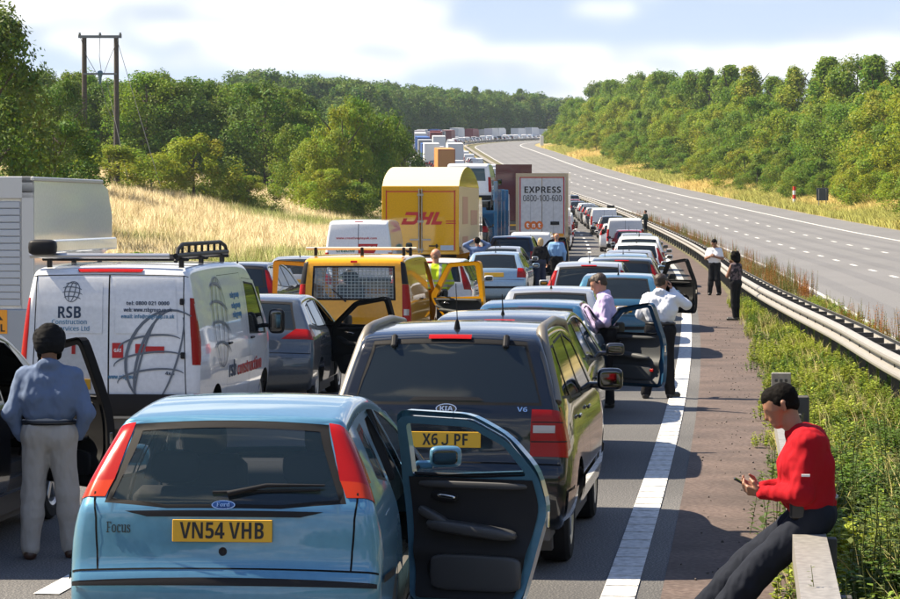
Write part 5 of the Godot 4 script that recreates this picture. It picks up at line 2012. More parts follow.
func box_lorry(called: String, label: String, z: float, off: float, w: float, h: float, L: float, body: Material, rear: Material, frame: Material, group := "", plain := false, turn := 0.0) -> Node3D:
	var t := thing(called, label, "lorry", Vector3.ZERO, group)
	place(t, z, off, turn)
	var d := 1.15
	var mb := MB.new()
	mb.bx(0, (d + h) * 0.5, -L * 0.5, w, h - d, L, 0.0 if plain else 0.02)
	put(mb, "cargo_box", body, t)
	var ub := MB.new()
	ub.bx(0, 0.75, -L * 0.5, w * 0.8, 0.7, L - 0.2)
	put(ub, "chassis", M["under"], t)
	for q in [[0.0, h - 0.09, w + 0.02, 0.18], [0.0, d + 0.06, w + 0.02, 0.14], [w * 0.5 - 0.06, (d + h) * 0.5, 0.14, h - d], [-w * 0.5 + 0.06, (d + h) * 0.5, 0.14, h - d]]:
		var fr := MB.new()
		fr.bx(q[0], q[1], 0.012 if q[2] > 1.0 else 0.008, q[2], q[3], 0.07)
		put(fr, "rear_frame", frame, t)
	for s in [-1.0, 1.0]:
		var db := MB.new()
		db.bx(s * (w * 0.25 - 0.04), (d + h) * 0.5, 0.008, w * 0.5 - 0.12, h - d - 0.26, 0.03)
		put(db, "rear_door", rear, t)
		var lb := MB.new()
		lb.bx(s * (w * 0.5 - 0.28), 0.85, 0.0, 0.4, 0.16, 0.06)
		put(lb, "tail_lamp", M["red_lamp"], t)
		for a in [1.6, 2.9]:
			if a < L:
				add_wheel(t, s * (w * 0.5 - 0.16), 0.48, -a, 0.48, 0.3, "steel", s)
	var pb := MB.new()
	pb.bx(0, 0.80, 0.0, 0.52, 0.11, 0.02)
	put(pb, "number_plate", M["plate_yellow"], t)
	var tc := MB.new()
	tc.prism(Transform3D(Basis(Vector3(0, 0, -1), Vector3(0, 1, 0), Vector3(1, 0, 0)), Vector3(w * 0.48, 0, -L - 0.5)), pv([0.0, 0.6, 2.0, 0.6, 2.05, 1.5, 1.8, h - 0.6, 1.0, h - 0.2, 0.0, h - 0.2]), w * 0.96)
	put(tc, "cab", frame, t)
	return t

func express_truck() -> void:
	var tan := paint("tan_frame", Color(0.46, 0.36, 0.22), 0.1, 0.5)
	var wht := mat("panel_white", Color(0.60, 0.61, 0.62), 0.5)
	tri_tex(wht, noise_tex("grime", 0.02, 0.90, 1.0, 512, 5), 0.4, false)
	var t := box_lorry("parcel_truck", "white backed lorry lettered EXPRESS with an orange roundel logo", 126.0, -5.95, 2.5, 4.22, 9.0, tan, wht, tan)
	var blk: Material = M["plate_black"]
	text("EXPRESS", 0.42, "Droid Sans", "lettering", blk, t, Transform3D(Basis(), Vector3(0.02, 3.42, 0.03)), 1.75, true, 0.01)
	text("0800-100-600", 0.42, "Droid Sans", "lettering", blk, t, Transform3D(Basis(), Vector3(0.02, 3.02, 0.03)), 1.85, false, 0.01)
	var org := mat("orange_logo", Color(0.70, 0.16, 0.02), 0.5)
	for k in 3:
		var ob := MB.new()
		oval(ob, Transform3D(Basis(), Vector3(-0.68 + k * 0.28, 1.72, 0.035)), 0.17, 0.2, 0.01)
		var o := put(ob, "logo_disc", org, t)
		text("tnt".substr(k, 1), 0.3, "Droid Sans", "lettering", M["white_print"], o, Transform3D(Basis(), Vector3(-0.68 + k * 0.28, 1.72, 0.04)), 0.14, true, 0.006)
	for q in [[1.05, 2.65, 0.05, 2.9], [-1.05, 2.65, 0.05, 2.9], [0.0, 4.02, 2.1, 0.05]]:
		var rb := MB.new()
		rb.bx(q[0], q[1], 0.036, q[2], q[3], 0.01)
		put(rb, "red_border", mat("dhl_red", Color(0.46, 0.012, 0.008), 0.45), t)
	var hb := MB.new()
	hb.bx(0.62, 1.82, 0.04, 0.42, 0.16, 0.02)
	put(hb, "door_latch", M["trim"], t)
	for q in [[-0.55, 2.35], [0.0, 2.35], [0.55, 2.35]]:
		var jb := MB.new()
		jb.bx(q[0], q[1], 0.028, 0.012, 2.4, 0.008)
		put(jb, "panel_joint", mat("joint_grey", Color(0.3, 0.3, 0.3), 0.7), t)
	var ob2 := MB.new()
	ob2.bx(0.7, 1.25, 0.03, 0.7, 0.16, 0.04)
	put(ob2, "orange_reflector", mat("hazard_orange", Color(0.70, 0.28, 0.01), 0.5), t)

func transporter() -> void:
	var t := thing("car_transporter", "blue framed car transporter loaded with a white van on top", "lorry", Vector3.ZERO)
	place(t, 108.0, -8.5, 0.0)
	var bl := paint("frame_blue", Color(0.03, 0.13, 0.26), 0.1, 0.4)
	for q in [[0.75, 0.0], [2.45, 0.0]]:
		var db := MB.new()
		db.bx(0, q[0], -5.0, 2.3, 0.12, 10.0)
		put(db, "deck", bl, t)
	for a in [0.1, 3.2, 6.4, 9.6]:
		for s in [-1.0, 1.0]:
			var pb := MB.new()
			pb.bx(s * 1.18, 2.1, -a, 0.16, 3.2 if a < 0.5 else 2.6, 0.18, 0.02)
			put(pb, "post", bl, t)
	var rb := MB.new()
	for s in [-1.0, 1.0]:
		rb.bx(s * 1.12, 2.9, -5.0, 0.05, 0.05, 10.0)
	put(rb, "guard_rail", bl, t)
	chassis(t, 2.45, 10.0, 0.8, [3.2, 4.4])
	truck_cab(t, 2.4, 10.4, 3.2, bl)
	var van := car_at("panel", true, "panel_van", "white van riding on the upper deck of the car transporter", "van", paint("van_white", Color(0.74, 0.76, 0.79), 0.0, 0.3), 108.4, -8.5)
	van.position.y += 2.51
	var wb := MB.new()
	var sh: Shape = proto_shape["panel_low"]
	for s in [-1.0, 1.0]:
		patch(wb, sh.strip, sh.tail([Vector2(s * 0.08 if s > 0 else -0.74, 1.22), Vector2(0.74 if s > 0 else -0.08, 1.22), Vector2(0.70 if s > 0 else -0.08, 1.74), Vector2(0.08 if s > 0 else -0.70, 1.74)]), [], US_LOW, span(0, sh.total, 0.2), 0.01)
	put(wb, "rear_window", M["teal_glass"], van)
	var c2 := car_at("hatch", true, "hatchback_car", "dark car riding on the lower deck of the car transporter", "car", paint("black_car", Color(0.012, 0.013, 0.016), 0.2), 108.5, -8.5)
	c2.position.y += 0.81

# ------------------------------------------------------------------ a car of the everyday kinds with its driver's door open
func car_open(kind: String, called: String, label: String, pm: Material, z: float, off: float, angle: float, door: Dictionary, turn := 0.0, sc := 1.0) -> Node3D:
	var t := thing(called, label, "car", Vector3.ZERO)
	place(t, z, off, turn)
	var sp := hatch_spec(kind, pm, false)
	var fd: Array = sp.doors[1]
	sp["open_r"] = [fd]
	sp["tail_parts"] = [
		{"name": "brake_lamp", "half": [0.15, sp.rear_band[3] - 0.004, 0.15, sp.rear_band[3] + 0.014], "mat": M["red_lamp"], "off": 0.01},
		{"name": "tailgate_groove", "half": [0.80, 0.735, 0.80, 0.745], "mat": M["gap"], "off": 0.001}]
	if door.has("lamps"):
		sp["lamps"] = door.lamps
	var sh := build_body(sp, t)
	number_plate(t, sh, 0.0, 0.86, "")
	var cab := MB.new()
	cab.bx(0, 0.45, -2.0, 1.4, 0.1, 2.8)
	cab.bx(0, 0.86, -2.95, 1.35, 0.3, 0.5, 0.08)
	cab.bx(-0.45, 0.9, -2.0, 0.5, 0.9, 1.6, 0.1)
	put(cab, "cabin", M["cloth"], t)
	var sb := MB.new()
	seat(sb, 0.36, 1.85, 0.5)
	put(sb, "front_seat", M["cloth"], t)
	var w: Array = sp.windows[2]
	var win := [w[0] + 0.03, w[1] + 0.012, w[2] - 0.06, w[3] + 0.02, w[4], w[5] - 0.01, w[6] + 0.03, w[7] - 0.01]
	var d := open_door(t, sh, {"poly": fd, "win": win, "hinge": fd[4] - 0.06, "angle": angle, "side": 1.0, "paint": pm, "trim": door.get("trim", door_trim()), "glass": glass("clear_glass", 0.30), "mirror": door.get("mirror", true), "thick": 0.07, "frame_mat": door.get("frame", pm)})
	if door.get("reflector", false):
		var rb := MB.new()
		var bb := bounds(pv(fd))
		rb.bx(sh.W(bb.position.x + 0.15, 0.5) - sh.W(fd[4], 0.7) - 0.09, 0.52, -(bb.position.x + 0.16 - (fd[4] - 0.06)), 0.02, 0.04, 0.07, 0.006)
		put(rb, "reflector", M["red_lamp"], d)
	return t

func make_traffic() -> void:
	var silver := paint("silver", Color(0.42, 0.44, 0.46), 0.6, 0.35)
	var white := paint("white_car", Color(0.72, 0.73, 0.74), 0.0, 0.3)
	var dgrey := paint("dark_grey", Color(0.035, 0.038, 0.045), 0.4, 0.35)
	var black := paint("black_car", Color(0.012, 0.013, 0.016), 0.2)
	var blue := paint("mid_blue", Color(0.025, 0.095, 0.19), 0.3)
	var lblue := paint("pale_blue", Color(0.26, 0.38, 0.50), 0.4)
	var red := paint("red_car", Color(0.32, 0.02, 0.02), 0.2)
	var olive := paint("dark_olive", Color(0.028, 0.032, 0.026), 0.4)
	var greyblue := paint("grey_blue", Color(0.075, 0.092, 0.115), 0.5, 0.35)
	rsb_van()
	yellow_van()
	white_van()
	luton_truck()
	dhl_truck()
	express_truck()
	transporter()
	# lane beside the line, near to far
	car_at("tall", false, "estate_car", "dark grey car with tall red tail lamps ahead of the black four by four", "car", dgrey, 25.2, -1.42)
	car_open("hatch", "hatchback_car", "mid blue hatchback with its driver door open beside the man in white", blue, 31.6, -1.62, 0.92, {"trim": mat("grey_trim", Color(0.05, 0.055, 0.06), 0.6), "reflector": true})
	car_at("hatch", false, "hatchback_car", "silver hatchback ahead of the blue car with the open door", "car", silver, 37.4, -1.75)
	car_at("hatch", false, "hatchback_car", "bright blue hatchback behind the shirtsleeved man on the phone", "car", paint("bright_blue", Color(0.06, 0.17, 0.27), 0.4), 45.5, -1.05)
	car_at("tall", false, "estate_car", "pale silver car overlapping the bright blue hatchback ahead of it", "car", silver, 50.2, -1.75)
	car_open("tall", "suv_car", "olive car with its black trimmed driver door open over the line", olive, 55.2, -1.25, 0.72, {"frame": mat("trim"), "trim": mat("rubber")})
	car_at("hatch", false, "hatchback_car", "white hatchback ahead of the olive car with the open door", "car", white, 60.8, -1.8)
	car_at("hatch", true, "hatchback_car", "pale blue hatchback queued three ahead of the olive car", "car", lblue, 66.5, -1.5)
	car_at("hatch", true, "hatchback_car", "silver hatchback just behind the dark glassed white estate in the line", "car", silver, 72.0, -1.45)
	car_at("tall", true, "estate_car", "white estate with dark rear glass level with the man in a white t-shirt", "car", white, 79.5, -1.35)
	car_at("suv", true, "suv_car", "white four by four rising above the line of small cars", "car", white, 86.5, -1.35)
	car_at("tall", true, "estate_car", "grey people carrier behind the red hatchback by the median", "car", greyblue, 100.0, -1.4)
	car_at("tall", true, "estate_car", "silver people carrier behind the red hatchback by the median", "car", silver, 108.0, -1.5)
	car_at("hatch", true, "hatchback_car", "red hatchback behind the white van by the barrier", "car", red, 129.0, -1.75)
	car_at("panel", true, "panel_van", "white van behind the barrier leaner, ahead of the red hatchback", "van", white, 137.5, -1.85)
	car_at("tall", true, "estate_car", "white people carrier just ahead of the white van by the barrier", "car", white, 145.5, -2.3)
	car_at("hatch", true, "hatchback_car", "maroon hatchback two ahead of the white van by the barrier", "car", red, 155.0, -2.1)
	var bv := car_at("panel", true, "panel_van", "white van with a roof load farther along the barrier", "van", white, 189.0, -2.1)
	var rlb := MB.new()
	rlb.bx(0.5, 2.06, -1.0, 0.55, 0.16, 0.7, 0.03)
	put(rlb, "roof_load", M["trim"], bv)
	for q in [[171.0, "suv", black, "black four by four in the gap between the two white vans"], [180.0, "hatch", silver, "silver hatchback tailing the white van with a roof load"], [198.0, "hatch", black, "black hatchback leading the white van with a roof load"], [206.0, "suv", dgrey, "charcoal four by four ahead of the black hatchback by the median"], [214.0, "tall", white, "white estate ahead of the charcoal four by four by the median"], [222.0, "tall", black, "black estate far along the median lane"]]:
		car_at(q[1], true, "queued_car", q[3], "car", q[2], q[0], -2.0)
	# middle lane
	var left := car_open("suv", "suv_car", "black car whose open driver door stands beside the turbaned man", black, 17.9, -5.62, 0.80, {"frame": M["rubber"], "trim": M["rubber"], "mirror": false})
	var seat := car_open("hatch", "hatchback_car", "grey hatchback beside the white van, its black driver door open", greyblue, 33.4, -5.38, 1.15, {"frame": M["rubber"], "trim": M["rubber"], "lamps": [{"tail": [0.42, 0.92, 1.0, 0.92, 1.0, 1.07, 0.60, 1.06], "side": [0.0, 0.92, 0.36, 0.94, 0.34, 1.05, 0.0, 1.08], "mat": M["red_lamp"]}]}, 0.03)
	car_at("tall", false, "estate_car", "white car seen through the yellow van's open driver door", "car", white, 53.5, -5.15)
	car_at("hatch", false, "hatchback_car", "pale blue hatchback behind the strolling couple", "car", lblue, 69.0, -4.95)
	car_open("suv", "suv_car", "dark blue people carrier with its driver door open by the couple", paint("navy", Color(0.012, 0.02, 0.045), 0.3), 88.0, -5.65, 1.2, {"trim": door_trim()})
	car_at("panel", true, "panel_van", "small white van just behind the EXPRESS lettered lorry", "van", white, 101.0, -5.6).scale = Vector3(0.88, 0.86, 0.88)
	car_at("hatch", true, "hatchback_car", "silver car hidden behind the dark people carrier", "car", silver, 79.0, -5.5)
	# slow lane
	car_at("tall", false, "estate_car", "black estate framed by the yellow van's open passenger door", "car", black, 49.5, -8.55)
	car_at("hatch", false, "hatchback_car", "white hatchback between the box truck and the black estate", "car", white, 42.5, -8.9)
	car_at("hatch", true, "hatchback_car", "silver hatchback ahead of the black estate in the slow lane", "car", silver, 62.0, -9.2)
	car_at("hatch", true, "hatchback_car", "white hatchback tucked between the arched truck and the transporter", "car", white, 98.0, -9.0)
	var maroon := paint("maroon", Color(0.085, 0.014, 0.018), 0.0, 0.5)
	box_lorry("container_lorry", "dark maroon container lorry beside the EXPRESS lettered one", 186.0, -8.6, 2.55, 5.1, 12.0, maroon, maroon, maroon)
	var wood := mat("orange_load", Color(0.45, 0.20, 0.05), 0.6)
	box_lorry("curtain_lorry", "orange slatted container lorry on the hill beyond the arched truck", 398.0, -8.8, 2.6, 4.3, 12.0, wood, wood, mat("load_frame", Color(0.30, 0.10, 0.03), 0.6))
	# the far queue climbing the hill
	var rng := RandomNumberGenerator.new()
	rng.seed = 21
	var cols := [["white", white], ["silver", silver], ["black", black], ["dark grey", dgrey], ["blue", blue], ["red", red], ["white", white], ["silver", silver]]
	var z := 231.0
	while z < 960.0:
		var c: Array = cols[rng.randi() % cols.size()]
		var k: String = ["hatch", "tall", "suv", "hatch", "panel"][rng.randi() % 5]
		if k == "panel":
			c = cols[0]
		car_at(k, true, "queued_car" if k != "panel" else "queued_van", "small distant %s %s queued next to the median on the hill" % [c[0], "van" if k == "panel" else "car"], "van" if k == "panel" else "car", c[1], z, -1.9 + rng.randf_range(-0.2, 0.2), 0.0, "distant %s %ss in the median lane" % [c[0], "van" if k == "panel" else "car"])
		z += rng.randf_range(6.4, 9.0)
	z = 140.0
	while z < 960.0:
		var c2: Array = cols[rng.randi() % cols.size()]
		if rng.randf() < 0.2 and z > 430.0:
			far_lorry(rng, z, -5.6)
			z += 19.0
			continue
		var k2: String = ["hatch", "tall", "suv", "hatch", "panel"][rng.randi() % 5]
		if k2 == "panel":
			c2 = cols[0]
		car_at(k2, true, "queued_car" if k2 != "panel" else "queued_van", "small distant %s %s in the middle of the queue on the hill" % [c2[0], "van" if k2 == "panel" else "car"], "van" if k2 == "panel" else "car", c2[1], z, -5.6 + rng.randf_range(-0.2, 0.2), 0.0, "distant %s %ss in the middle lane" % [c2[0], "van" if k2 == "panel" else "car"])
		z += rng.randf_range(7.0, 11.0)
	z = 420.0
	while z < 960.0:
		if rng.randf() < 0.62:
			far_lorry(rng, z, -9.2)
			z += rng.randf_range(18.0, 24.0)
		else:
			var c3: Array = cols[rng.randi() % cols.size()]
			car_at("tall", true, "queued_car", "small distant %s car in the slow lane queue on the hill" % c3[0], "car", c3[1], z, -9.2, 0.0, "distant %s cars in the slow lane" % c3[0])
			z += 8.0

func far_lorry(rng: RandomNumberGenerator, z: float, off: float) -> void:
	var kinds := [["white", mat("far_white", Color(0.62, 0.64, 0.66), 0.6)], ["blue", mat("far_blue", Color(0.03, 0.09, 0.30), 0.6)], ["white", mat("far_white")], ["red", mat("far_red", Color(0.22, 0.05, 0.05), 0.6)], ["grey", mat("far_grey", Color(0.25, 0.27, 0.30), 0.6)], ["white", mat("far_white")]]
	var c: Array = kinds[rng.randi() % kinds.size()]
	box_lorry("queued_lorry", "distant %s box lorry in the queue below the far wood" % c[0], z, off, 2.55, rng.randf_range(3.7, 4.4), rng.randf_range(8.0, 13.0), c[1], c[1], c[1], "distant %s lorries on the hill" % c[0], true)

func door_trim() -> StandardMaterial3D:
	var m := mat("door_trim", Color(0.022, 0.023, 0.026), 0.6)
	m.metallic_specular = 0.3
	return m

# ------------------------------------------------------------------ people: smooth figures grown round a posed skeleton
# prims: [a, b, ra, rb]; distances joined smoothly and meshed as surface nets
var fold_noise := FastNoiseLite.new()

func blob(mb: MB, prims: Array, cell: float, k: float, colour: Variant = null, fold := 0.0, ff := Vector3(7, 11, 7)) -> void:
	if fold > 0.0:
		fold_noise.seed = 12
		fold_noise.frequency = 1.0
		fold_noise.fractal_type = FastNoiseLite.FRACTAL_FBM
		fold_noise.fractal_octaves = 2
	var lo := Vector3(1e9, 1e9, 1e9)
	var hi := -lo
	for q in prims:
		var m: float = maxf(q[2], q[3]) + 3.2 * k + cell
		var mv := Vector3(m, m, m)
		lo = lo.min(q[0] - mv).min(q[1] - mv)
		hi = hi.max(q[0] + mv).max(q[1] + mv)
	var nx := int((hi.x - lo.x) / cell) + 2
	var ny := int((hi.y - lo.y) / cell) + 2
	var nz := int((hi.z - lo.z) / cell) + 2
	var acc := PackedFloat32Array()
	acc.resize(nx * ny * nz)
	for q in prims:
		var a: Vector3 = q[0]
		var b: Vector3 = q[1]
		var ra: float = q[2]
		var rb: float = q[3]
		var m: float = maxf(ra, rb) + 3.0 * k
		var mv := Vector3(m, m, m)
		var p0 := ((a.min(b) - mv - lo) / cell)
		var p1 := ((a.max(b) + mv - lo) / cell)
		var ba := b - a
		var bb := maxf(ba.length_squared(), 1e-9)
		for i in range(maxi(0, int(p0.x)), mini(nx, int(p1.x) + 2)):
			for j in range(maxi(0, int(p0.y)), mini(ny, int(p1.y) + 2)):
				for l in range(maxi(0, int(p0.z)), mini(nz, int(p1.z) + 2)):
					var pa := lo + Vector3(i, j, l) * cell - a
					var h := clampf(pa.dot(ba) / bb, 0.0, 1.0)
					var d := (pa - ba * h).length() - (ra + (rb - ra) * h)
					if d < m:
						acc[(i * ny + j) * nz + l] += exp(-d / k)
	var f := PackedFloat32Array()
	f.resize(acc.size())
	for i in acc.size():
		f[i] = 3.5 if acc[i] < 0.03 else -log(acc[i])
	var ids := PackedInt32Array()
	ids.resize(acc.size())
	ids.fill(-1)
	var sx := ny * nz
	var sy := nz
	var off := [0, sx, sy, sx + sy, 1, sx + 1, sy + 1, sx + sy + 1]
	var cor := [Vector3(0, 0, 0), Vector3(1, 0, 0), Vector3(0, 1, 0), Vector3(1, 1, 0), Vector3(0, 0, 1), Vector3(1, 0, 1), Vector3(0, 1, 1), Vector3(1, 1, 1)]
	var edges := [[0, 1], [2, 3], [4, 5], [6, 7], [0, 2], [1, 3], [4, 6], [5, 7], [0, 4], [1, 5], [2, 6], [3, 7]]
	for i in nx - 1:
		for j in ny - 1:
			for l in nz - 1:
				var o := (i * ny + j) * nz + l
				var s := 0
				for c in 8:
					if f[o + off[c]] < 0.0:
						s += 1
				if s == 0 or s == 8:
					continue
				var p := Vector3.ZERO
				var cnt := 0
				for e in edges:
					var fa := f[o + off[e[0]]]
					var fb := f[o + off[e[1]]]
					if (fa < 0.0) != (fb < 0.0):
						p += (cor[e[0]] as Vector3).lerp(cor[e[1]], fa / (fa - fb))
						cnt += 1
				p /= cnt
				var g := Vector3(f[o + off[1]] + f[o + off[3]] + f[o + off[5]] + f[o + off[7]] - f[o] - f[o + off[2]] - f[o + off[4]] - f[o + off[6]],
					f[o + off[2]] + f[o + off[3]] + f[o + off[6]] + f[o + off[7]] - f[o] - f[o + off[1]] - f[o + off[4]] - f[o + off[5]],
					f[o + off[4]] + f[o + off[5]] + f[o + off[6]] + f[o + off[7]] - f[o] - f[o + off[1]] - f[o + off[2]] - f[o + off[3]])
				var w := lo + (Vector3(i, j, l) + p) * cell
				if mb.use_col:
					mb.col = colour.call(w)
				var gn := g.normalized()
				if fold > 0.0:
					var q3 := w * ff
					var f0 := fold_noise.get_noise_3dv(q3)
					var gr := Vector3(fold_noise.get_noise_3dv(q3 + Vector3(0.05, 0, 0)) - f0, fold_noise.get_noise_3dv(q3 + Vector3(0, 0.05, 0)) - f0, fold_noise.get_noise_3dv(q3 + Vector3(0, 0, 0.05)) - f0) / 0.05 * ff * fold
					w += gn * f0 * fold
					gn = (gn - (gr - gn * gr.dot(gn))).normalized()
				ids[o] = mb.vert(w, gn)
	for i in range(1, nx - 1):
		for j in range(1, ny - 1):
			for l in range(1, nz - 1):
				var o := (i * ny + j) * nz + l
				var a0 := f[o] < 0.0
				if a0 != (f[o + sx] < 0.0):
					quad_i(mb, ids[o], ids[o - sy], ids[o - sy - 1], ids[o - 1])
				if a0 != (f[o + sy] < 0.0):
					quad_i(mb, ids[o], ids[o - sx], ids[o - sx - 1], ids[o - 1])
				if a0 != (f[o + 1] < 0.0):
					quad_i(mb, ids[o], ids[o - sx], ids[o - sx - sy], ids[o - sy])

func quad_i(mb: MB, a: int, b: int, c: int, d: int) -> void:
	if a < 0 or b < 0 or c < 0 or d < 0:
		return
	mb.tri_i(a, b, c)
	mb.tri_i(a, c, d)

func hand(prims: Array, wrist: Vector3, dir: Vector3, palm: Vector3, curl: float, sgn: float) -> void:
	# dir along the hand, palm the way the palm faces, sgn +1 right hand
	dir = dir.normalized()
	palm = (palm - dir * palm.dot(dir)).normalized()
	var across := dir.cross(palm).normalized() * sgn
	for k in 4:
		var o := across * (0.030 - 0.020 * k)
		prims.append([wrist + dir * 0.015 + o * 0.7, wrist + dir * 0.085 + o, 0.014, 0.012])
		var ln: float = [0.072, 0.082, 0.076, 0.060][k]
		var base := wrist + dir * 0.088 + o
		var d1 := (dir * cos(curl * 0.6) + palm * sin(curl * 0.6)).normalized()
		var d2 := (dir * cos(curl * 1.4) + palm * sin(curl * 1.4)).normalized()
		prims.append([base, base + d1 * ln * 0.55, 0.0095, 0.0088])
		prims.append([base + d1 * ln * 0.55, base + d1 * ln * 0.55 + d2 * ln * 0.5, 0.0086, 0.0072])
	var tb := wrist + dir * 0.03 + across * 0.03
	var td := (dir * 0.6 + across * 0.6 + palm * 0.5).normalized()
	prims.append([tb, tb + td * 0.045, 0.013, 0.011])
	prims.append([tb + td * 0.045, tb + td * 0.045 + (dir * 0.8 + palm * 0.6).normalized() * 0.035, 0.010, 0.008])

func cloth_mat(key: String, c: Color, fine := 0.5) -> StandardMaterial3D:
	if M.has(key):
		return M[key]
	var m := mat(key, c, 0.85)
	m.uv1_triplanar = true
	m.uv1_scale = Vector3(2.2, 1.3, 2.2)
	if not tex.has("folds"):
		var f := FastNoiseLite.new()
		f.seed = 4
		f.frequency = 0.012
		f.fractal_octaves = 3
		var t := NoiseTexture2D.new()
		t.width = 256
		t.height = 256
		t.seamless = true
		t.noise = f
		t.as_normal_map = true
		t.bump_strength = 14.0
		tex["folds"] = t
	m.normal_enabled = true
	m.normal_texture = tex["folds"]
	m.normal_scale = fine * 0.4
	m.metallic_specular = 0.22
	return m

# o: dictionary of joints and looks (see the calls); y up, facing -z
func person(label: String, at: Vector3, yaw: float, o: Dictionary) -> Node3D:
	var t := thing("person", label, "person", at, o.get("group", ""))
	t.rotation.y = yaw
	var sc: float = o.get("height", 1.75) / 1.75
	t.scale = Vector3(sc, sc, sc)
	var fine: bool = o.get("fine", false)
	var cs: float = 0.014 if fine else o.get("cell", 0.022)
	var J := {
		"hip": Vector3(0, 0.95, 0), "chest": Vector3(0, 1.30, 0.0), "neck": Vector3(0, 1.47, 0.01), "head": Vector3(0, 1.63, -0.015), "look": Vector3(0, 0.0, -1),
		"kl": Vector3(-0.10, 0.50, -0.015), "kr": Vector3(0.10, 0.50, -0.015), "al": Vector3(-0.115, 0.09, 0.03), "ar": Vector3(0.115, 0.09, 0.03),
		"el": Vector3(-0.26, 1.15, 0.03), "er": Vector3(0.26, 1.15, 0.03), "wl": Vector3(-0.25, 0.90, -0.05), "wr": Vector3(0.25, 0.90, -0.05),
		"fl": Vector3(-0.13, 0.035, -0.13), "fr": Vector3(0.13, 0.035, -0.13)}
	for k in o.get("pose", {}):
		J[k] = o.pose[k]
	var wide: float = o.get("wide", 1.0)
	var hp: Vector3 = J.hip
	var ch: Vector3 = J.chest
	var nk: Vector3 = J.neck
	var hd: Vector3 = J.head
	var hl := hp + Vector3(-0.088 * wide, -0.02, 0)
	var hr := hp + Vector3(0.088 * wide, -0.02, 0)
	var sw := 0.178 * wide
	var sl := ch + Vector3(-sw, 0.10, 0.0)
	var sr := ch + Vector3(sw, 0.10, 0.0)
	if o.has("sl"):
		sl = o.sl
	if o.has("sr"):
		sr = o.sr
	# --- trousers
	var tp := [[hl + Vector3(0, 0.03, 0.015), hr + Vector3(0, 0.02, 0.015), 0.110 * wide, 0.110 * wide], [hp + Vector3(-0.065, 0.05, 0.004), hp + Vector3(0.065, 0.05, 0.004), 0.106 * wide, 0.106 * wide]]
	for s in [["l", hl], ["r", hr]]:
		var kn: Vector3 = J["k" + s[0]]
		var an: Vector3 = J["a" + s[0]]
		var lw: float = o.get("leg", 1.0)
		tp.append([s[1], kn, 0.104 * wide, 0.084 * lw])
		tp.append([kn, kn.lerp(an, 0.35), 0.083 * lw, 0.080 * lw])
		tp.append([kn.lerp(an, 0.35), an, 0.080 * lw, 0.072 * lw])
	var tm := MB.new()
	blob(tm, tp, cs, 0.018, null, 0.008 if fine else 0.0, Vector3(11, 4.5, 11))
	put(tm, "trousers", o.trousers, t)
	# --- top
	var sp := []
	for s in [-1.0, 1.0]:
		sp.append([hp + Vector3(s * 0.07 * wide, 0.20 if o.get("belt", false) and not o.get("baggy", 1.0) > 1.0 else 0.09, 0.0), ch + Vector3(s * 0.085 * wide, -0.05, 0.0), 0.114 * wide, 0.128 * wide])
		sp.append([ch + Vector3(s * 0.085 * wide, -0.05, 0), ch + Vector3(s * 0.09 * wide, 0.06, 0.01), 0.122 * wide, 0.10 * wide])
	sp.append([sl + Vector3(0.03, -0.005, 0), sr + Vector3(-0.03, -0.005, 0), 0.072, 0.072])
	sp.append([ch + Vector3(0, 0.10, 0.015), nk + Vector3(0, -0.025, 0.01), 0.09, 0.062])
	if o.get("belly", 0.0) > 0.0:
		sp.append([hp + Vector3(0, 0.16, -0.05), hp + Vector3(0, 0.22, -0.05), 0.11 + o.belly, 0.10 + o.belly])
	var bag: float = o.get("baggy", 1.0)
	if bag != 1.0:
		for q in sp:
			q[2] *= bag
			q[3] *= bag
	if o.get("collar", false):
		for k2 in 12:
			var a2 := TAU * k2 / 12.0
			var a3 := TAU * (k2 + 1) / 12.0
			sp.append([nk + Vector3(cos(a2) * 0.060, 0.012 + 0.022 * sin(a2), sin(a2) * 0.060 + 0.008), nk + Vector3(cos(a3) * 0.060, 0.012 + 0.022 * sin(a3), sin(a3) * 0.060 + 0.008), 0.013, 0.013])
	var short: float = o.get("sleeve", 1.0)   # 1 long, 0.45 short, 0 none
	for s in [["l", sl], ["r", sr]]:
		var e: Vector3 = J["e" + s[0]]
		var w: Vector3 = J["w" + s[0]]
		if short > 0.6:
			sp.append([s[1], e, 0.066 * bag, 0.056 * bag])
			sp.append([e, e.lerp(w, 0.97), 0.056 * bag, 0.043])
		elif short > 0.1:
			sp.append([s[1], s[1].lerp(e, short * 1.4), 0.066, 0.060])
	var sm := MB.new()
	if o.has("top_colour"):
		sm.use_col = true
	blob(sm, sp, cs, 0.018, o.get("top_colour", null), 0.012 if fine else 0.0, Vector3(10, 6, 10))
	put(sm, o.get("top_name", "shirt"), o.top, t)
	# --- skin: head, neck, hands (and bare arms)
	var look: Vector3 = (J.look as Vector3).normalized()
	var upv := (Vector3.UP - look * look.y).normalized()
	var rt := look.cross(upv).normalized()
	var H := func(x: float, y: float, z: float) -> Vector3: return hd + rt * x + upv * y + look * z
	var hb := []
	hb.append([H.call(0, 0.035, -0.025), H.call(0, 0.045, 0.015), 0.083, 0.078])
	hb.append([H.call(-0.018, 0.0, 0.035), H.call(-0.010, -0.075, 0.060), 0.056, 0.034])
	hb.append([H.call(0.018, 0.0, 0.035), H.call(0.010, -0.075, 0.060), 0.056, 0.034])
	hb.append([H.call(0, -0.03, -0.03), nk + (hd - nk) * 0.3, 0.058, 0.054])
	hb.append([nk + (hd - nk) * 0.3, nk + Vector3(0, -0.03, 0.012), 0.054, 0.058])
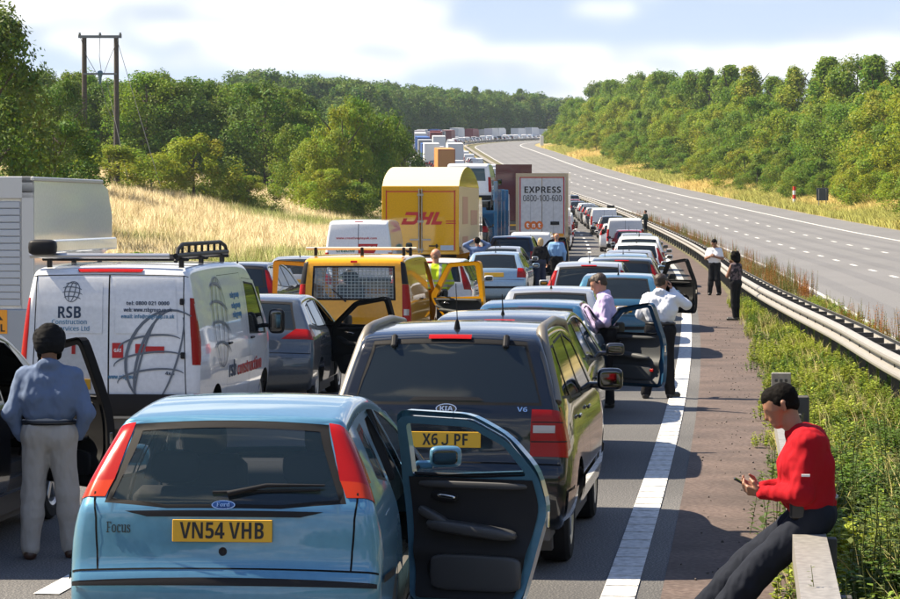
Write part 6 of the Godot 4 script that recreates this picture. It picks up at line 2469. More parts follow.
	if fine or o.get("face", true):
		hb.append([H.call(0, 0.018, 0.088), H.call(0, -0.022, 0.108), 0.010, 0.014])
		hb.append([H.call(-0.034, 0.03, 0.074), H.call(0.034, 0.03, 0.074), 0.016, 0.016])
		hb.append([H.call(-0.018, -0.048, 0.088), H.call(0.018, -0.048, 0.088), 0.010, 0.010])
		hb.append([H.call(-0.014, -0.085, 0.075), H.call(0.014, -0.085, 0.075), 0.017, 0.017])
		for s in [-1.0, 1.0]:
			hb.append([H.call(s * 0.084, 0.02, -0.022), H.call(s * 0.082, -0.025, -0.012), 0.014, 0.009])
	var bm := MB.new()
	blob(bm, hb, 0.006 if fine else cs * 0.5, 0.008)
	var armp := []
	for s in [["l", sl, -1.0], ["r", sr, 1.0]]:
		var e2: Vector3 = J["e" + s[0]]
		var w2: Vector3 = J["w" + s[0]]
		if short <= 0.6:
			armp.append([s[1].lerp(e2, 0.2), e2, 0.046, 0.040])
			armp.append([e2, w2, 0.040, 0.027])
		if not o.get("pockets", false):
			var hdir: Vector3 = o.get("hand_dir_" + s[0], (w2 - e2).normalized())
			var pdir: Vector3 = o.get("palm_" + s[0], Vector3(-s[2], 0, 0.3))
			var hp2 := []
			hp2.append([w2 - (w2 - e2).normalized() * 0.05, w2 + hdir * 0.02, 0.028, 0.026])
			hand(hp2, w2, hdir, pdir, o.get("curl", 0.7), s[2])
			blob(bm, hp2, 0.0055 if fine else 0.012, 0.0035 if fine else 0.005)
	# the rest of the body under the clothes
	armp.append([hp, ch, 0.085, 0.085])
	armp.append([ch, nk, 0.07, 0.05])
	armp.append([sl, sr, 0.04, 0.04])
	armp.append([hl, hr, 0.07, 0.07])
	for s in [["l", sl, hl], ["r", sr, hr]]:
		armp.append([s[1], J["e" + s[0]], 0.036, 0.032])
		armp.append([J["e" + s[0]], J["w" + s[0]], 0.032, 0.026])
		armp.append([s[2], J["k" + s[0]], 0.065, 0.045])
		armp.append([J["k" + s[0]], J["a" + s[0]], 0.045, 0.03])
	blob(bm, armp, cs * 0.9, 0.01)
	put(bm, "body", o.get("skin", mat("skin", Color(0.40, 0.20, 0.13), 0.55)), t)
	if fine or o.get("face", true):
		for s in [-1.0, 1.0]:
			var eb := MB.new()
			eb.lathe_y(H.call(s * 0.032, 0.008, 0.076) - Vector3(0, 0.0, 0), [Vector2(0.0, -0.011), Vector2(0.008, -0.008), Vector2(0.011, 0.0), Vector2(0.008, 0.008), Vector2(0.0, 0.011)], 10)
			put(eb, "eye", mat("eye_dark", Color(0.03, 0.02, 0.015), 0.2), t)
	# --- shoes
	for s in ["l", "r"]:
		var fb := MB.new()
		var a3: Vector3 = J["a" + s]
		var f3: Vector3 = J["f" + s]
		blob(fb, [[a3 + Vector3(0, -0.03, 0.02), a3 + Vector3(0, -0.055, 0.03), 0.042, 0.042], [Vector3(a3.x, 0.045, a3.z + 0.01), f3 + Vector3(0, 0.008, 0), 0.044, 0.040], [Vector3(a3.x, 0.03, a3.z - 0.02), f3, 0.042, 0.042]], cs * 0.7, 0.01)
		put(fb, "shoe", o.get("shoes", mat("shoe_black", Color(0.012, 0.011, 0.011), 0.4)), t)
	# --- hair
	if o.has("hair"):
		var hp3 := []
		match o.get("hair_style", "short"):
			"short":
				hp3.append([H.call(0, 0.050, -0.035), H.call(0, 0.062, 0.018), 0.084, 0.074])
				hp3.append([H.call(0, -0.01, -0.055), H.call(0, 0.04, -0.05), 0.062, 0.078])
				for s in [-1.0, 1.0]:
					hp3.append([H.call(s * 0.058, 0.04, 0.0), H.call(s * 0.064, 0.0, -0.03), 0.030, 0.026])
			"curly":
				var rg := RandomNumberGenerator.new()
				rg.seed = 3
				for k in 34:
					var d := Vector3(rg.randf_range(-1, 1), rg.randf_range(-0.9, 1), rg.randf_range(-1.0, 0.35)).normalized()
					var c: Vector3 = H.call(d.x * 0.095, d.y * 0.11 + 0.02, d.z * 0.10)
					hp3.append([c, c + Vector3(0.004, 0.004, 0), 0.042, 0.036])
				hp3.append([H.call(0, 0.03, -0.03), H.call(0, -0.08, -0.06), 0.10, 0.09])
			"turban":
				hp3.append([H.call(0, 0.075, 0.02), H.call(0, 0.085, -0.04), 0.098, 0.105])
				hp3.append([H.call(-0.03, 0.04, -0.06), H.call(0.03, 0.04, -0.06), 0.085, 0.085])
				for s in [-1.0, 1.0]:
					hp3.append([H.call(s * 0.05, 0.045, 0.03), H.call(s * 0.062, 0.0, -0.06), 0.062, 0.05])
					hp3.append([H.call(s * 0.075, 0.09, 0.06), H.call(s * 0.02, 0.145, -0.08), 0.035, 0.04])
				# wrapped bands
				for bnd in 6:
					var tilt := -0.55 + bnd * 0.22
					for k in 18:
						var pr := []
						for e in 2:
							var a := TAU * (k + e) / 18.0
							var q := Vector3(sin(a) * 0.112, 0.0, cos(a) * 0.128)
							q = q.rotated(Vector3(1, 0, 0), -0.25 - 0.12 * bnd).rotated(Vector3(0, 0, 1), tilt)
							pr.append(H.call(q.x, q.y + 0.072, q.z - 0.012))
						hp3.append([pr[0], pr[1], 0.011, 0.011])
			"bob":
				hp3.append([H.call(0, 0.05, -0.03), H.call(0, 0.06, 0.02), 0.092, 0.08])
				hp3.append([H.call(-0.05, 0.0, -0.03), H.call(-0.055, -0.09, -0.02), 0.055, 0.045])
				hp3.append([H.call(0.05, 0.0, -0.03), H.call(0.055, -0.09, -0.02), 0.055, 0.045])
				hp3.append([H.call(0, 0.0, -0.06), H.call(0, -0.09, -0.05), 0.07, 0.06])
			"crop":
				hp3.append([H.call(0, -0.015, -0.06), H.call(0, 0.0, -0.055), 0.052, 0.056])
		var hm := MB.new()
		blob(hm, hp3, 0.006 if fine else cs * 0.55, 0.008 if o.get("hair_style", "short") != "turban" else 0.005, null, 0.003 if fine else 0.0, Vector3(30, 30, 30) if o.get("hair_style", "short") != "turban" else Vector3(8, 26, 8))
		put(hm, o.get("hair_name", "hair"), o.hair, t)
	if o.has("beard"):
		var db := MB.new()
		blob(db, [[H.call(-0.055, -0.035, 0.02), H.call(0, -0.085, 0.075), 0.034, 0.036], [H.call(0.055, -0.035, 0.02), H.call(0, -0.085, 0.075), 0.034, 0.036], [H.call(-0.068, -0.02, 0.0), H.call(-0.06, -0.06, 0.02), 0.024, 0.032], [H.call(0.068, -0.02, 0.0), H.call(0.06, -0.06, 0.02), 0.024, 0.032]], 0.01, 0.008)
		put(db, "beard", o.beard, t)
	if o.get("belt", false):
		var lb := MB.new()
		var ring := []
		for k in 25:
			var a := TAU * k / 24.0
			ring.append(hp + Vector3(cos(a) * 0.190 * wide, 0.10, sin(a) * 0.132 * wide + 0.004))
		lb.tube(ring, [0.019], 6, false, Vector2(0.35, 1.0))
		put(lb, "belt", mat("belt_black", Color(0.012, 0.012, 0.014), 0.35), t)
	return t

func make_people() -> void:
	var black := cloth_mat("black_cloth", Color(0.012, 0.012, 0.014), 0.6)
	var skin := mat("skin", Color(0.40, 0.20, 0.13), 0.55)
	var skin_d := mat("skin_dark", Color(0.20, 0.095, 0.055), 0.55)
	var dark_hair := mat("hair_dark", Color(0.009, 0.007, 0.006), 0.8)
	dark_hair.metallic_specular = 0.2
	tri_tex(dark_hair, noise_tex("hairn", 0.2, 0.4, 1.0, 256, 2), 6.0, false)
	var brown_hair := mat("hair_brown", Color(0.07, 0.040, 0.024), 0.6)
	tri_tex(brown_hair, noise_tex("hairn", 0.2, 0.4, 1.0, 256, 2), 6.0, false)
	# man in the turban, seen from behind
	person("man in a black turban, blue shirt and grey trousers seen from behind", rp(19.0, -4.18), 0.05, {"fine": true, "height": 1.70, "wide": 1.08,
		"pose": {"el": Vector3(-0.29, 1.12, 0.05), "er": Vector3(0.29, 1.12, 0.05), "wl": Vector3(-0.215, 0.93, -0.04), "wr": Vector3(0.215, 0.93, -0.04), "head": Vector3(0, 1.615, -0.03), "look": Vector3(-0.1, -0.1, -1), "kl": Vector3(-0.125, 0.5, -0.01), "al": Vector3(-0.145, 0.09, 0.03), "fl": Vector3(-0.18, 0.035, -0.12), "ar": Vector3(0.155, 0.09, -0.06), "kr": Vector3(0.13, 0.5, -0.03), "fr": Vector3(0.19, 0.035, -0.21)},
		"trousers": cloth_mat("grey_trousers", Color(0.33, 0.31, 0.285), 0.9), "top": cloth_mat("blue_shirt", Color(0.115, 0.155, 0.245), 0.9), "hair": cloth_mat("turban_black", Color(0.010, 0.010, 0.011), 0.8), "hair_style": "turban", "hair_name": "turban", "beard": dark_hair, "skin": skin_d, "belt": true, "collar": true, "pockets": true, "leg": 1.02, "shoes": mat("shoe_brown", Color(0.04, 0.018, 0.012), 0.4)})
	# man in the red sweatshirt leaning on the rail
	var red := cloth_mat("red_sweat", Color(0.31, 0.007, 0.013), 0.8)
	var navy := cloth_mat("navy_trousers", Color(0.014, 0.017, 0.026), 0.9)
	var z0 := 16.0
	var rm := person("man in a red sweatshirt looking at his phone, leaning on the guard rail", rp(z0, 1.33), PI / 2 - 0.10, {"fine": true, "height": 1.75, "wide": 1.12, "belly": 0.03, "baggy": 1.12, "leg": 1.15,
		"pose": {"hip": Vector3(0, 0.755, 0.03), "chest": Vector3(0, 1.10, -0.005), "neck": Vector3(0, 1.275, -0.075), "head": Vector3(0, 1.405, -0.16), "look": Vector3(0.0, -0.55, -1.0),
			"kl": Vector3(-0.11, 0.44, -0.28), "kr": Vector3(0.10, 0.44, -0.34), "al": Vector3(-0.12, 0.10, -0.56), "ar": Vector3(0.11, 0.10, -0.66), "fl": Vector3(-0.14, 0.04, -0.74), "fr": Vector3(0.13, 0.04, -0.84),
			"el": Vector3(-0.265, 0.90, -0.04), "er": Vector3(0.25, 0.90, -0.06), "wl": Vector3(-0.07, 0.885, -0.27), "wr": Vector3(0.08, 0.90, -0.27)},
		"hand_dir_l": Vector3(0.25, 0.15, -0.9), "hand_dir_r": Vector3(-0.2, 0.12, -0.9), "palm_l": Vector3(0.7, 0.7, 0.0), "palm_r": Vector3(-0.7, 0.7, 0), "curl": 0.95,
		"trousers": navy, "top": red, "top_name": "sweatshirt", "hair": dark_hair, "skin": mat("skin_tan", Color(0.26, 0.125, 0.075), 0.5), "belt": true})
	var ph := thing("mobile_phone", "small black phone held by the man in red", "phone", rm.transform * Vector3(0.0, 0.935, -0.385))
	ph.basis = Basis(Vector3.UP, PI / 2 - 0.1) * Basis(Vector3.RIGHT, 0.5)
	var pb := MB.new()
	pb.bx(0, 0, 0, 0.066, 0.011, 0.13, 0.005)
	put(pb, "case", mat("phone_black", Color(0.01, 0.01, 0.011), 0.3), ph)
	var pg := MB.new()
	pg.bx(0, 0.0065, 0, 0.058, 0.003, 0.115)
	put(pg, "screen", M["dark_glass"], ph)
	var lg := MB.new()
	lg.box(Transform3D(Basis(Vector3.BACK, 0.15), Vector3(-0.327, 1.02, -0.02)), Vector3(0.006, 0.014, 0.05))
	put(lg, "sleeve_print", M["white_print"], rm)
	var wl := MB.new()
	wl.bx(-0.19, 0.80, -0.06, 0.05, 0.12, 0.10, 0.02)
	put(wl, "belt_pouch", mat("belt_black"), rm)
	# man in white on the phone
	person("man in a white shirt holding a phone to his ear on the solid line", rp(36.0, -0.12), -0.35, {"fine": true, "height": 1.72, "wide": 1.12, "belly": 0.02,
		"pose": {"er": Vector3(0.34, 1.30, -0.16), "wr": Vector3(0.135, 1.52, -0.10), "el": Vector3(-0.31, 1.17, -0.05), "wl": Vector3(-0.22, 1.05, -0.27), "head": Vector3(0, 1.61, -0.03), "look": Vector3(0.25, -0.2, -1), "al": Vector3(-0.18, 0.09, 0.10), "fl": Vector3(-0.22, 0.035, -0.06), "ar": Vector3(0.13, 0.09, -0.05), "fr": Vector3(0.19, 0.035, -0.20)},
		"hand_dir_r": Vector3(-0.2, 0.9, 0.1), "curl": 1.0, "trousers": black, "top": cloth_mat("white_shirt", Color(0.66, 0.69, 0.76), 0.9), "hair": brown_hair, "skin": skin, "belt": true, "collar": true})
	# man in lilac looking down
	person("man in a lilac shirt looking down beside the dark grey car", rp(34.3, -0.78), PI / 2 - 0.05, {"fine": true, "height": 1.76, "wide": 1.1, "belly": 0.025,
		"pose": {"chest": Vector3(0, 1.30, -0.03), "neck": Vector3(0, 1.47, -0.05), "head": Vector3(0, 1.61, -0.11), "look": Vector3(0.0, -0.5, -1), "el": Vector3(-0.27, 1.12, -0.02), "er": Vector3(0.27, 1.12, -0.05), "wl": Vector3(-0.14, 1.05, -0.28), "wr": Vector3(0.12, 1.06, -0.30)},
		"curl": 0.9, "trousers": black, "top": cloth_mat("lilac_shirt", Color(0.48, 0.40, 0.62), 0.9), "hair": brown_hair, "skin": skin, "belt": true, "collar": true})
	# woman with curly hair
	var wn := FastNoiseLite.new()
	wn.seed = 8
	wn.frequency = 9.0
	var tm := cloth_mat("print_top", Color(1, 1, 1), 0.6)
	tm.vertex_color_use_as_albedo = true
	person("woman with dark curly hair, patterned sleeveless top and black leggings", rp(61.3, 1.25), 0.75, {"cell": 0.016, "height": 1.60, "wide": 0.90,
		"pose": {"el": Vector3(-0.20, 1.13, -0.10), "er": Vector3(0.19, 1.14, -0.12), "wl": Vector3(-0.03, 1.18, -0.24), "wr": Vector3(0.05, 1.42, -0.16), "al": Vector3(-0.06, 0.09, 0.03), "ar": Vector3(0.07, 0.09, 0.0), "kl": Vector3(-0.07, 0.5, -0.01), "kr": Vector3(0.07, 0.5, -0.01)},
		"sleeve": 0.0, "leg": 0.78, "trousers": black, "top": tm, "top_colour": func(p: Vector3) -> Color: return Color(0.13, 0.10, 0.11) if wn.get_noise_3d(p.x, p.y, p.z) > 0.05 else Color(0.035, 0.03, 0.035), "hair": dark_hair, "hair_style": "curly", "skin": skin_d})
	person("man in a white t-shirt and black trousers reading his phone by the barrier", rp(79.0, 1.0), PI - 0.3, {"cell": 0.018, "height": 1.70,
		"pose": {"el": Vector3(-0.26, 1.14, -0.04), "er": Vector3(0.26, 1.14, -0.04), "wl": Vector3(-0.07, 1.20, -0.24), "wr": Vector3(0.07, 1.22, -0.24), "head": Vector3(0, 1.61, -0.05), "look": Vector3(0, -0.45, -1), "al": Vector3(-0.15, 0.09, 0.03), "ar": Vector3(0.15, 0.09, 0.03)},
		"sleeve": 0.5, "trousers": black, "top": cloth_mat("white_tee", Color(0.70, 0.72, 0.76), 0.7), "hair": dark_hair, "skin": skin_d})
	person("person in a dark green top leaning on the far barrier", rp(194.0, 1.1), 1.0, {"cell": 0.03, "height": 1.72, "pose": {"el": Vector3(-0.24, 1.15, -0.1), "wl": Vector3(-0.1, 1.05, -0.25)}, "trousers": black, "top": cloth_mat("green_top", Color(0.02, 0.045, 0.04), 0.5), "hair": dark_hair, "skin": skin})
	# high-visibility vest
	var hv := cloth_mat("hi_vis", Color(1, 1, 1), 0.6)
	hv.vertex_color_use_as_albedo = true
	person("bald man in a yellow high visibility vest behind the amber van", rp(49.5, -4.62), -0.1, {"cell": 0.016, "height": 1.84, "wide": 1.1,
		"pose": {"el": Vector3(-0.27, 1.14, -0.05), "er": Vector3(0.27, 1.14, -0.05), "wl": Vector3(-0.15, 1.0, -0.25), "wr": Vector3(0.15, 1.0, -0.25)},
		"trousers": black, "top": hv, "top_name": "vest", "top_colour": func(p: Vector3) -> Color: return Color(0.35, 0.38, 0.36) if (p.y > 1.06 and p.y < 1.11) or (p.y > 1.16 and p.y < 1.20) or (absf(absf(p.x) - 0.10) < 0.025 and p.y > 1.2 and p.z > -0.02) else Color(0.50, 0.66, 0.03), "hair": mat("stubble", Color(0.20, 0.12, 0.09), 0.7), "hair_style": "crop", "skin": skin})
	person("man in a light blue shirt and dark trousers walking with the woman", rp(85.0, -4.0), -0.1, {"cell": 0.02, "height": 1.80, "trousers": black, "top": cloth_mat("sky_shirt", Color(0.20, 0.36, 0.60), 0.7), "hair": mat("hair_grey", Color(0.22, 0.16, 0.13), 0.7), "hair_style": "crop", "skin": skin})
	person("fair haired woman in a black cardigan walking beside the man in blue", rp(83.5, -4.45), 0.2, {"cell": 0.02, "height": 1.66, "wide": 0.98, "trousers": cloth_mat("dark_skirt", Color(0.03, 0.035, 0.06), 0.5), "top": black, "top_name": "cardigan", "hair": mat("hair_fair", Color(0.40, 0.28, 0.14), 0.6), "hair_style": "bob", "skin": skin})
	person("man in a blue shirt with both hands raised to his head", rp(77.0, -6.0), 0.2, {"cell": 0.02, "height": 1.76, "pose": {"el": Vector3(-0.36, 1.52, -0.05), "er": Vector3(0.36, 1.52, -0.05), "wl": Vector3(-0.12, 1.66, -0.06), "wr": Vector3(0.12, 1.66, -0.06)}, "trousers": black, "top": cloth_mat("denim_shirt", Color(0.14, 0.20, 0.34), 0.7), "hair": dark_hair, "skin": skin})

# ------------------------------------------------------------------ plants
func leaf_mat(key: String, c: Color, back := 0.45) -> StandardMaterial3D:
	if M.has(key):
		return M[key]
	var m := mat(key, c, 0.6)
	m.vertex_color_use_as_albedo = true
	m.backlight_enabled = true
	m.backlight = Color(back, back, back * 0.6).linear_to_srgb()
	m.metallic_specular = 0.3
	return m

# crown of a tree about 1 unit high (y 0..1), leaves spread over clumps
func crown_mesh(sd: int, clumps: int, leaves: int, leaf: float, shape: Callable, spread := 0.2) -> ArrayMesh:
	var rg := RandomNumberGenerator.new()
	rg.seed = sd
	var mb := MB.new()
	mb.use_col = true
	var cl := []
	for i in clumps:
		var h := pow(rg.randf(), 0.8)
		var rad: float = shape.call(h)
		var a := rg.randf() * TAU
		var rr := rad * sqrt(rg.randf_range(0.15, 1.0))
		var tint := Vector3(rg.randf_range(0.75, 1.3), rg.randf_range(0.85, 1.15), rg.randf_range(0.7, 1.2))
		cl.append([Vector3(cos(a) * rr, h, sin(a) * rr), spread * rg.randf_range(0.55, 1.15) * (0.6 + rad), tint])
	for i in leaves:
		var c: Array = cl[rg.randi() % clumps]
		var d := Vector3(rg.randfn(), rg.randfn() * 0.9 + 0.15, rg.randfn()).normalized()
		var p: Vector3 = c[0] + d * c[1] * pow(rg.randf(), 0.35)
		if p.y < 0.0:
			p.y = rg.randf() * 0.06
		var nn := (d + Vector3(rg.randfn(), rg.randfn() + 0.5, rg.randfn()) * 0.55).normalized()
		var x := nn.cross(Vector3(rg.randfn(), rg.randfn(), rg.randfn())).normalized()
		var y := nn.cross(x)
		var s := leaf * rg.randf_range(0.55, 1.3)
		var k := rg.randf_range(0.7, 1.25)
		var t: Vector3 = c[2]
		var yel := rg.randf_range(0.0, 1.0)
		mb.col = Color(clampf((0.72 + 0.40 * yel) * k * t.x, 0, 2), clampf(0.95 * k * t.y, 0, 2), clampf((0.9 - 0.4 * yel) * k * t.z, 0, 2))
		var b := p - nn * s * 0.18
		var i0 := mb.vert(p + x * s, nn)
		var i1 := mb.vert(b + y * s * 0.55, nn)
		var i2 := mb.vert(p - x * s, nn)
		var i3 := mb.vert(b - y * s * 0.55, nn)
		mb.tri_i(i0, i1, i2)
		mb.tri_i(i0, i2, i3)
	return mb.mesh()

var crowns := {}
var trunk_mesh: ArrayMesh

func make_crowns() -> void:
	var dome := func(h: float) -> float: return 0.40 * sqrt(maxf(0.0, 1.0 - pow(absf(h - 0.42) / 0.62, 2.0)))
	var tall := func(h: float) -> float: return 0.27 * pow(maxf(0.0, 1.0 - h), 0.75) * smoothstep(-0.15, 0.2, h)
	var bush := func(h: float) -> float: return 0.62 * sqrt(maxf(0.0, 1.0 - pow(h, 2.2)))
	for i in 3:
		crowns["dome%d" % i] = crown_mesh(10 + i, 62, 14000, 0.0150, dome, 0.145)
		crowns["tall%d" % i] = crown_mesh(20 + i, 64, 11000, 0.0130, tall, 0.13)
	for i in 2:
		crowns["bush%d" % i] = crown_mesh(30 + i, 60, 13000, 0.019, bush, 0.15)
		crowns["far%d" % i] = crown_mesh(40 + i, 40, 8000, 0.026, dome, 0.19)
	var tb := MB.new()
	tb.tube([Vector3(0, -0.05, 0), Vector3(0.01, 0.2, 0.0), Vector3(-0.01, 0.5, 0.01), Vector3(0, 0.85, 0)], [0.028, 0.02, 0.013, 0.004], 7)
	for k in 6:
		var a := k * 2.4
		var y := 0.22 + k * 0.09
		tb.tube([Vector3(0, y, 0), Vector3(cos(a) * 0.1, y + 0.1, sin(a) * 0.1), Vector3(cos(a) * 0.2, y + 0.22, sin(a) * 0.2)], [0.011, 0.007, 0.003], 5)
	trunk_mesh = tb.mesh()

func tree(called: String, label: String, kind: String, m: Material, at: Vector3, h: float, w: float, turn: float, group: String, lift := 0.10) -> Node3D:
	var t := thing(called, label, "tree" if not called.contains("bush") and not called.contains("shrub") else "shrub", at, group)
	t.rotation.y = turn
	var c := MeshInstance3D.new()
	c.name = "crown"
	c.mesh = crowns[kind]
	c.material_override = m
	t.add_child(c, true)
	c.position.y = h * lift - 0.1
	c.scale = Vector3(w, h * (1.0 - lift) * 0.92, w)
	var k := MeshInstance3D.new()
	k.name = "trunk"
	k.mesh = trunk_mesh
	k.material_override = mat("bark", Color(0.07, 0.055, 0.042), 0.9)
	t.add_child(k, true)
	k.scale = Vector3(h, h, h)
	return t

func tuft_mesh(sd: int, blades: int, h: float, spread: float, lean: float, w := 0.012) -> ArrayMesh:
	var rg := RandomNumberGenerator.new()
	rg.seed = sd
	var mb := MB.new()
	for i in blades:
		var a := rg.randf() * TAU
		var b := Vector3(cos(a), 0, sin(a)) * spread * rg.randf()
		var d := Vector3(rg.randfn(), 0, rg.randfn()) * lean
		var hh := h * rg.randf_range(0.6, 1.15)
		var sd2 := Vector3(cos(a + 1.0), 0, sin(a + 1.0)) * w
		var nn := (Vector3(0, 0.8, 0) + d.normalized() * 0.3 + Vector3(rg.randfn(), 0, rg.randfn()) * 0.4).normalized()
		var m := b + Vector3(0, hh * 0.6, 0) + d * hh * 0.35
		var e := b + Vector3(0, hh, 0) + d * hh
		var i0 := mb.vert(b - sd2, nn)
		var i1 := mb.vert(b + sd2, nn)
		var i2 := mb.vert(m + sd2 * 0.8, nn)
		var i3 := mb.vert(m - sd2 * 0.8, nn)
		var i4 := mb.vert(e, nn)
		mb.tri_i(i0, i1, i2)
		mb.tri_i(i0, i2, i3)
		mb.tri_i(i3, i2, i4)
	return mb.mesh()

# leafy stem: upright weed with narrow leaves
func weed_mesh(sd: int, stems: int, h: float, leaf: float, per: int, spread: float, wide := 0.3) -> ArrayMesh:
	var rg := RandomNumberGenerator.new()
	rg.seed = sd
	var mb := MB.new()
	mb.use_col = true
	for s in stems:
		var a := rg.randf() * TAU
		var b := Vector3(cos(a), 0, sin(a)) * spread * rg.randf()
		var top := b + Vector3(rg.randfn() * 0.10, 1.0, rg.randfn() * 0.10) * h * rg.randf_range(0.65, 1.1)
		mb.col = Color(0.8, 0.75, 0.6)
		mb.tube([b, b.lerp(top, 0.5) + Vector3(rg.randfn(), 0, rg.randfn()) * 0.015, top], [0.005, 0.004, 0.0015], 4, false)
		for k in per:
			var q := lerpf(0.12, 1.0, (k + rg.randf()) / per)
			var p := b.lerp(top, q)
			var an := rg.randf() * TAU
			var d := Vector3(cos(an), rg.randf_range(0.1, 0.8), sin(an)).normalized()
			var ln := leaf * rg.randf_range(0.6, 1.2) * (1.15 - 0.6 * q)
			var sd3 := d.cross(Vector3.UP).normalized() * ln * wide
			var nn := sd3.cross(d).normalized()
			if nn.y < 0:
				nn = -nn
			var v := rg.randf_range(0.7, 1.25)
			mb.col = Color(v * rg.randf_range(0.85, 1.15), v, v * 0.9)
			var md := p + d * ln * 0.5 - nn * ln * 0.05
			var e := p + d * ln - Vector3(0, ln * 0.2, 0)
			var i0 := mb.vert(p, nn)
			var i1 := mb.vert(md + sd3, nn)
			var i2 := mb.vert(e, nn)
			var i3 := mb.vert(md - sd3, nn)
			mb.tri_i(i0, i1, i2)
			mb.tri_i(i0, i2, i3)
	return mb.mesh()

func scatter(called: String, label: String, mesh: Mesh, m: Material, places: Array, cols: Array) -> void:
	var mm := MultiMesh.new()
	mm.transform_format = MultiMesh.TRANSFORM_3D
	mm.use_colors = true
	mm.mesh = mesh
	mm.instance_count = places.size()
	for i in places.size():
		mm.set_instance_transform(i, places[i])
		mm.set_instance_color(i, cols[i])
	var o := MultiMeshInstance3D.new()
	o.name = numbered(called)
	o.multimesh = mm
	o.material_override = m
	add_child(o)
	tag(o, label, "grass" if called.contains("grass") else "weeds", "", "stuff")

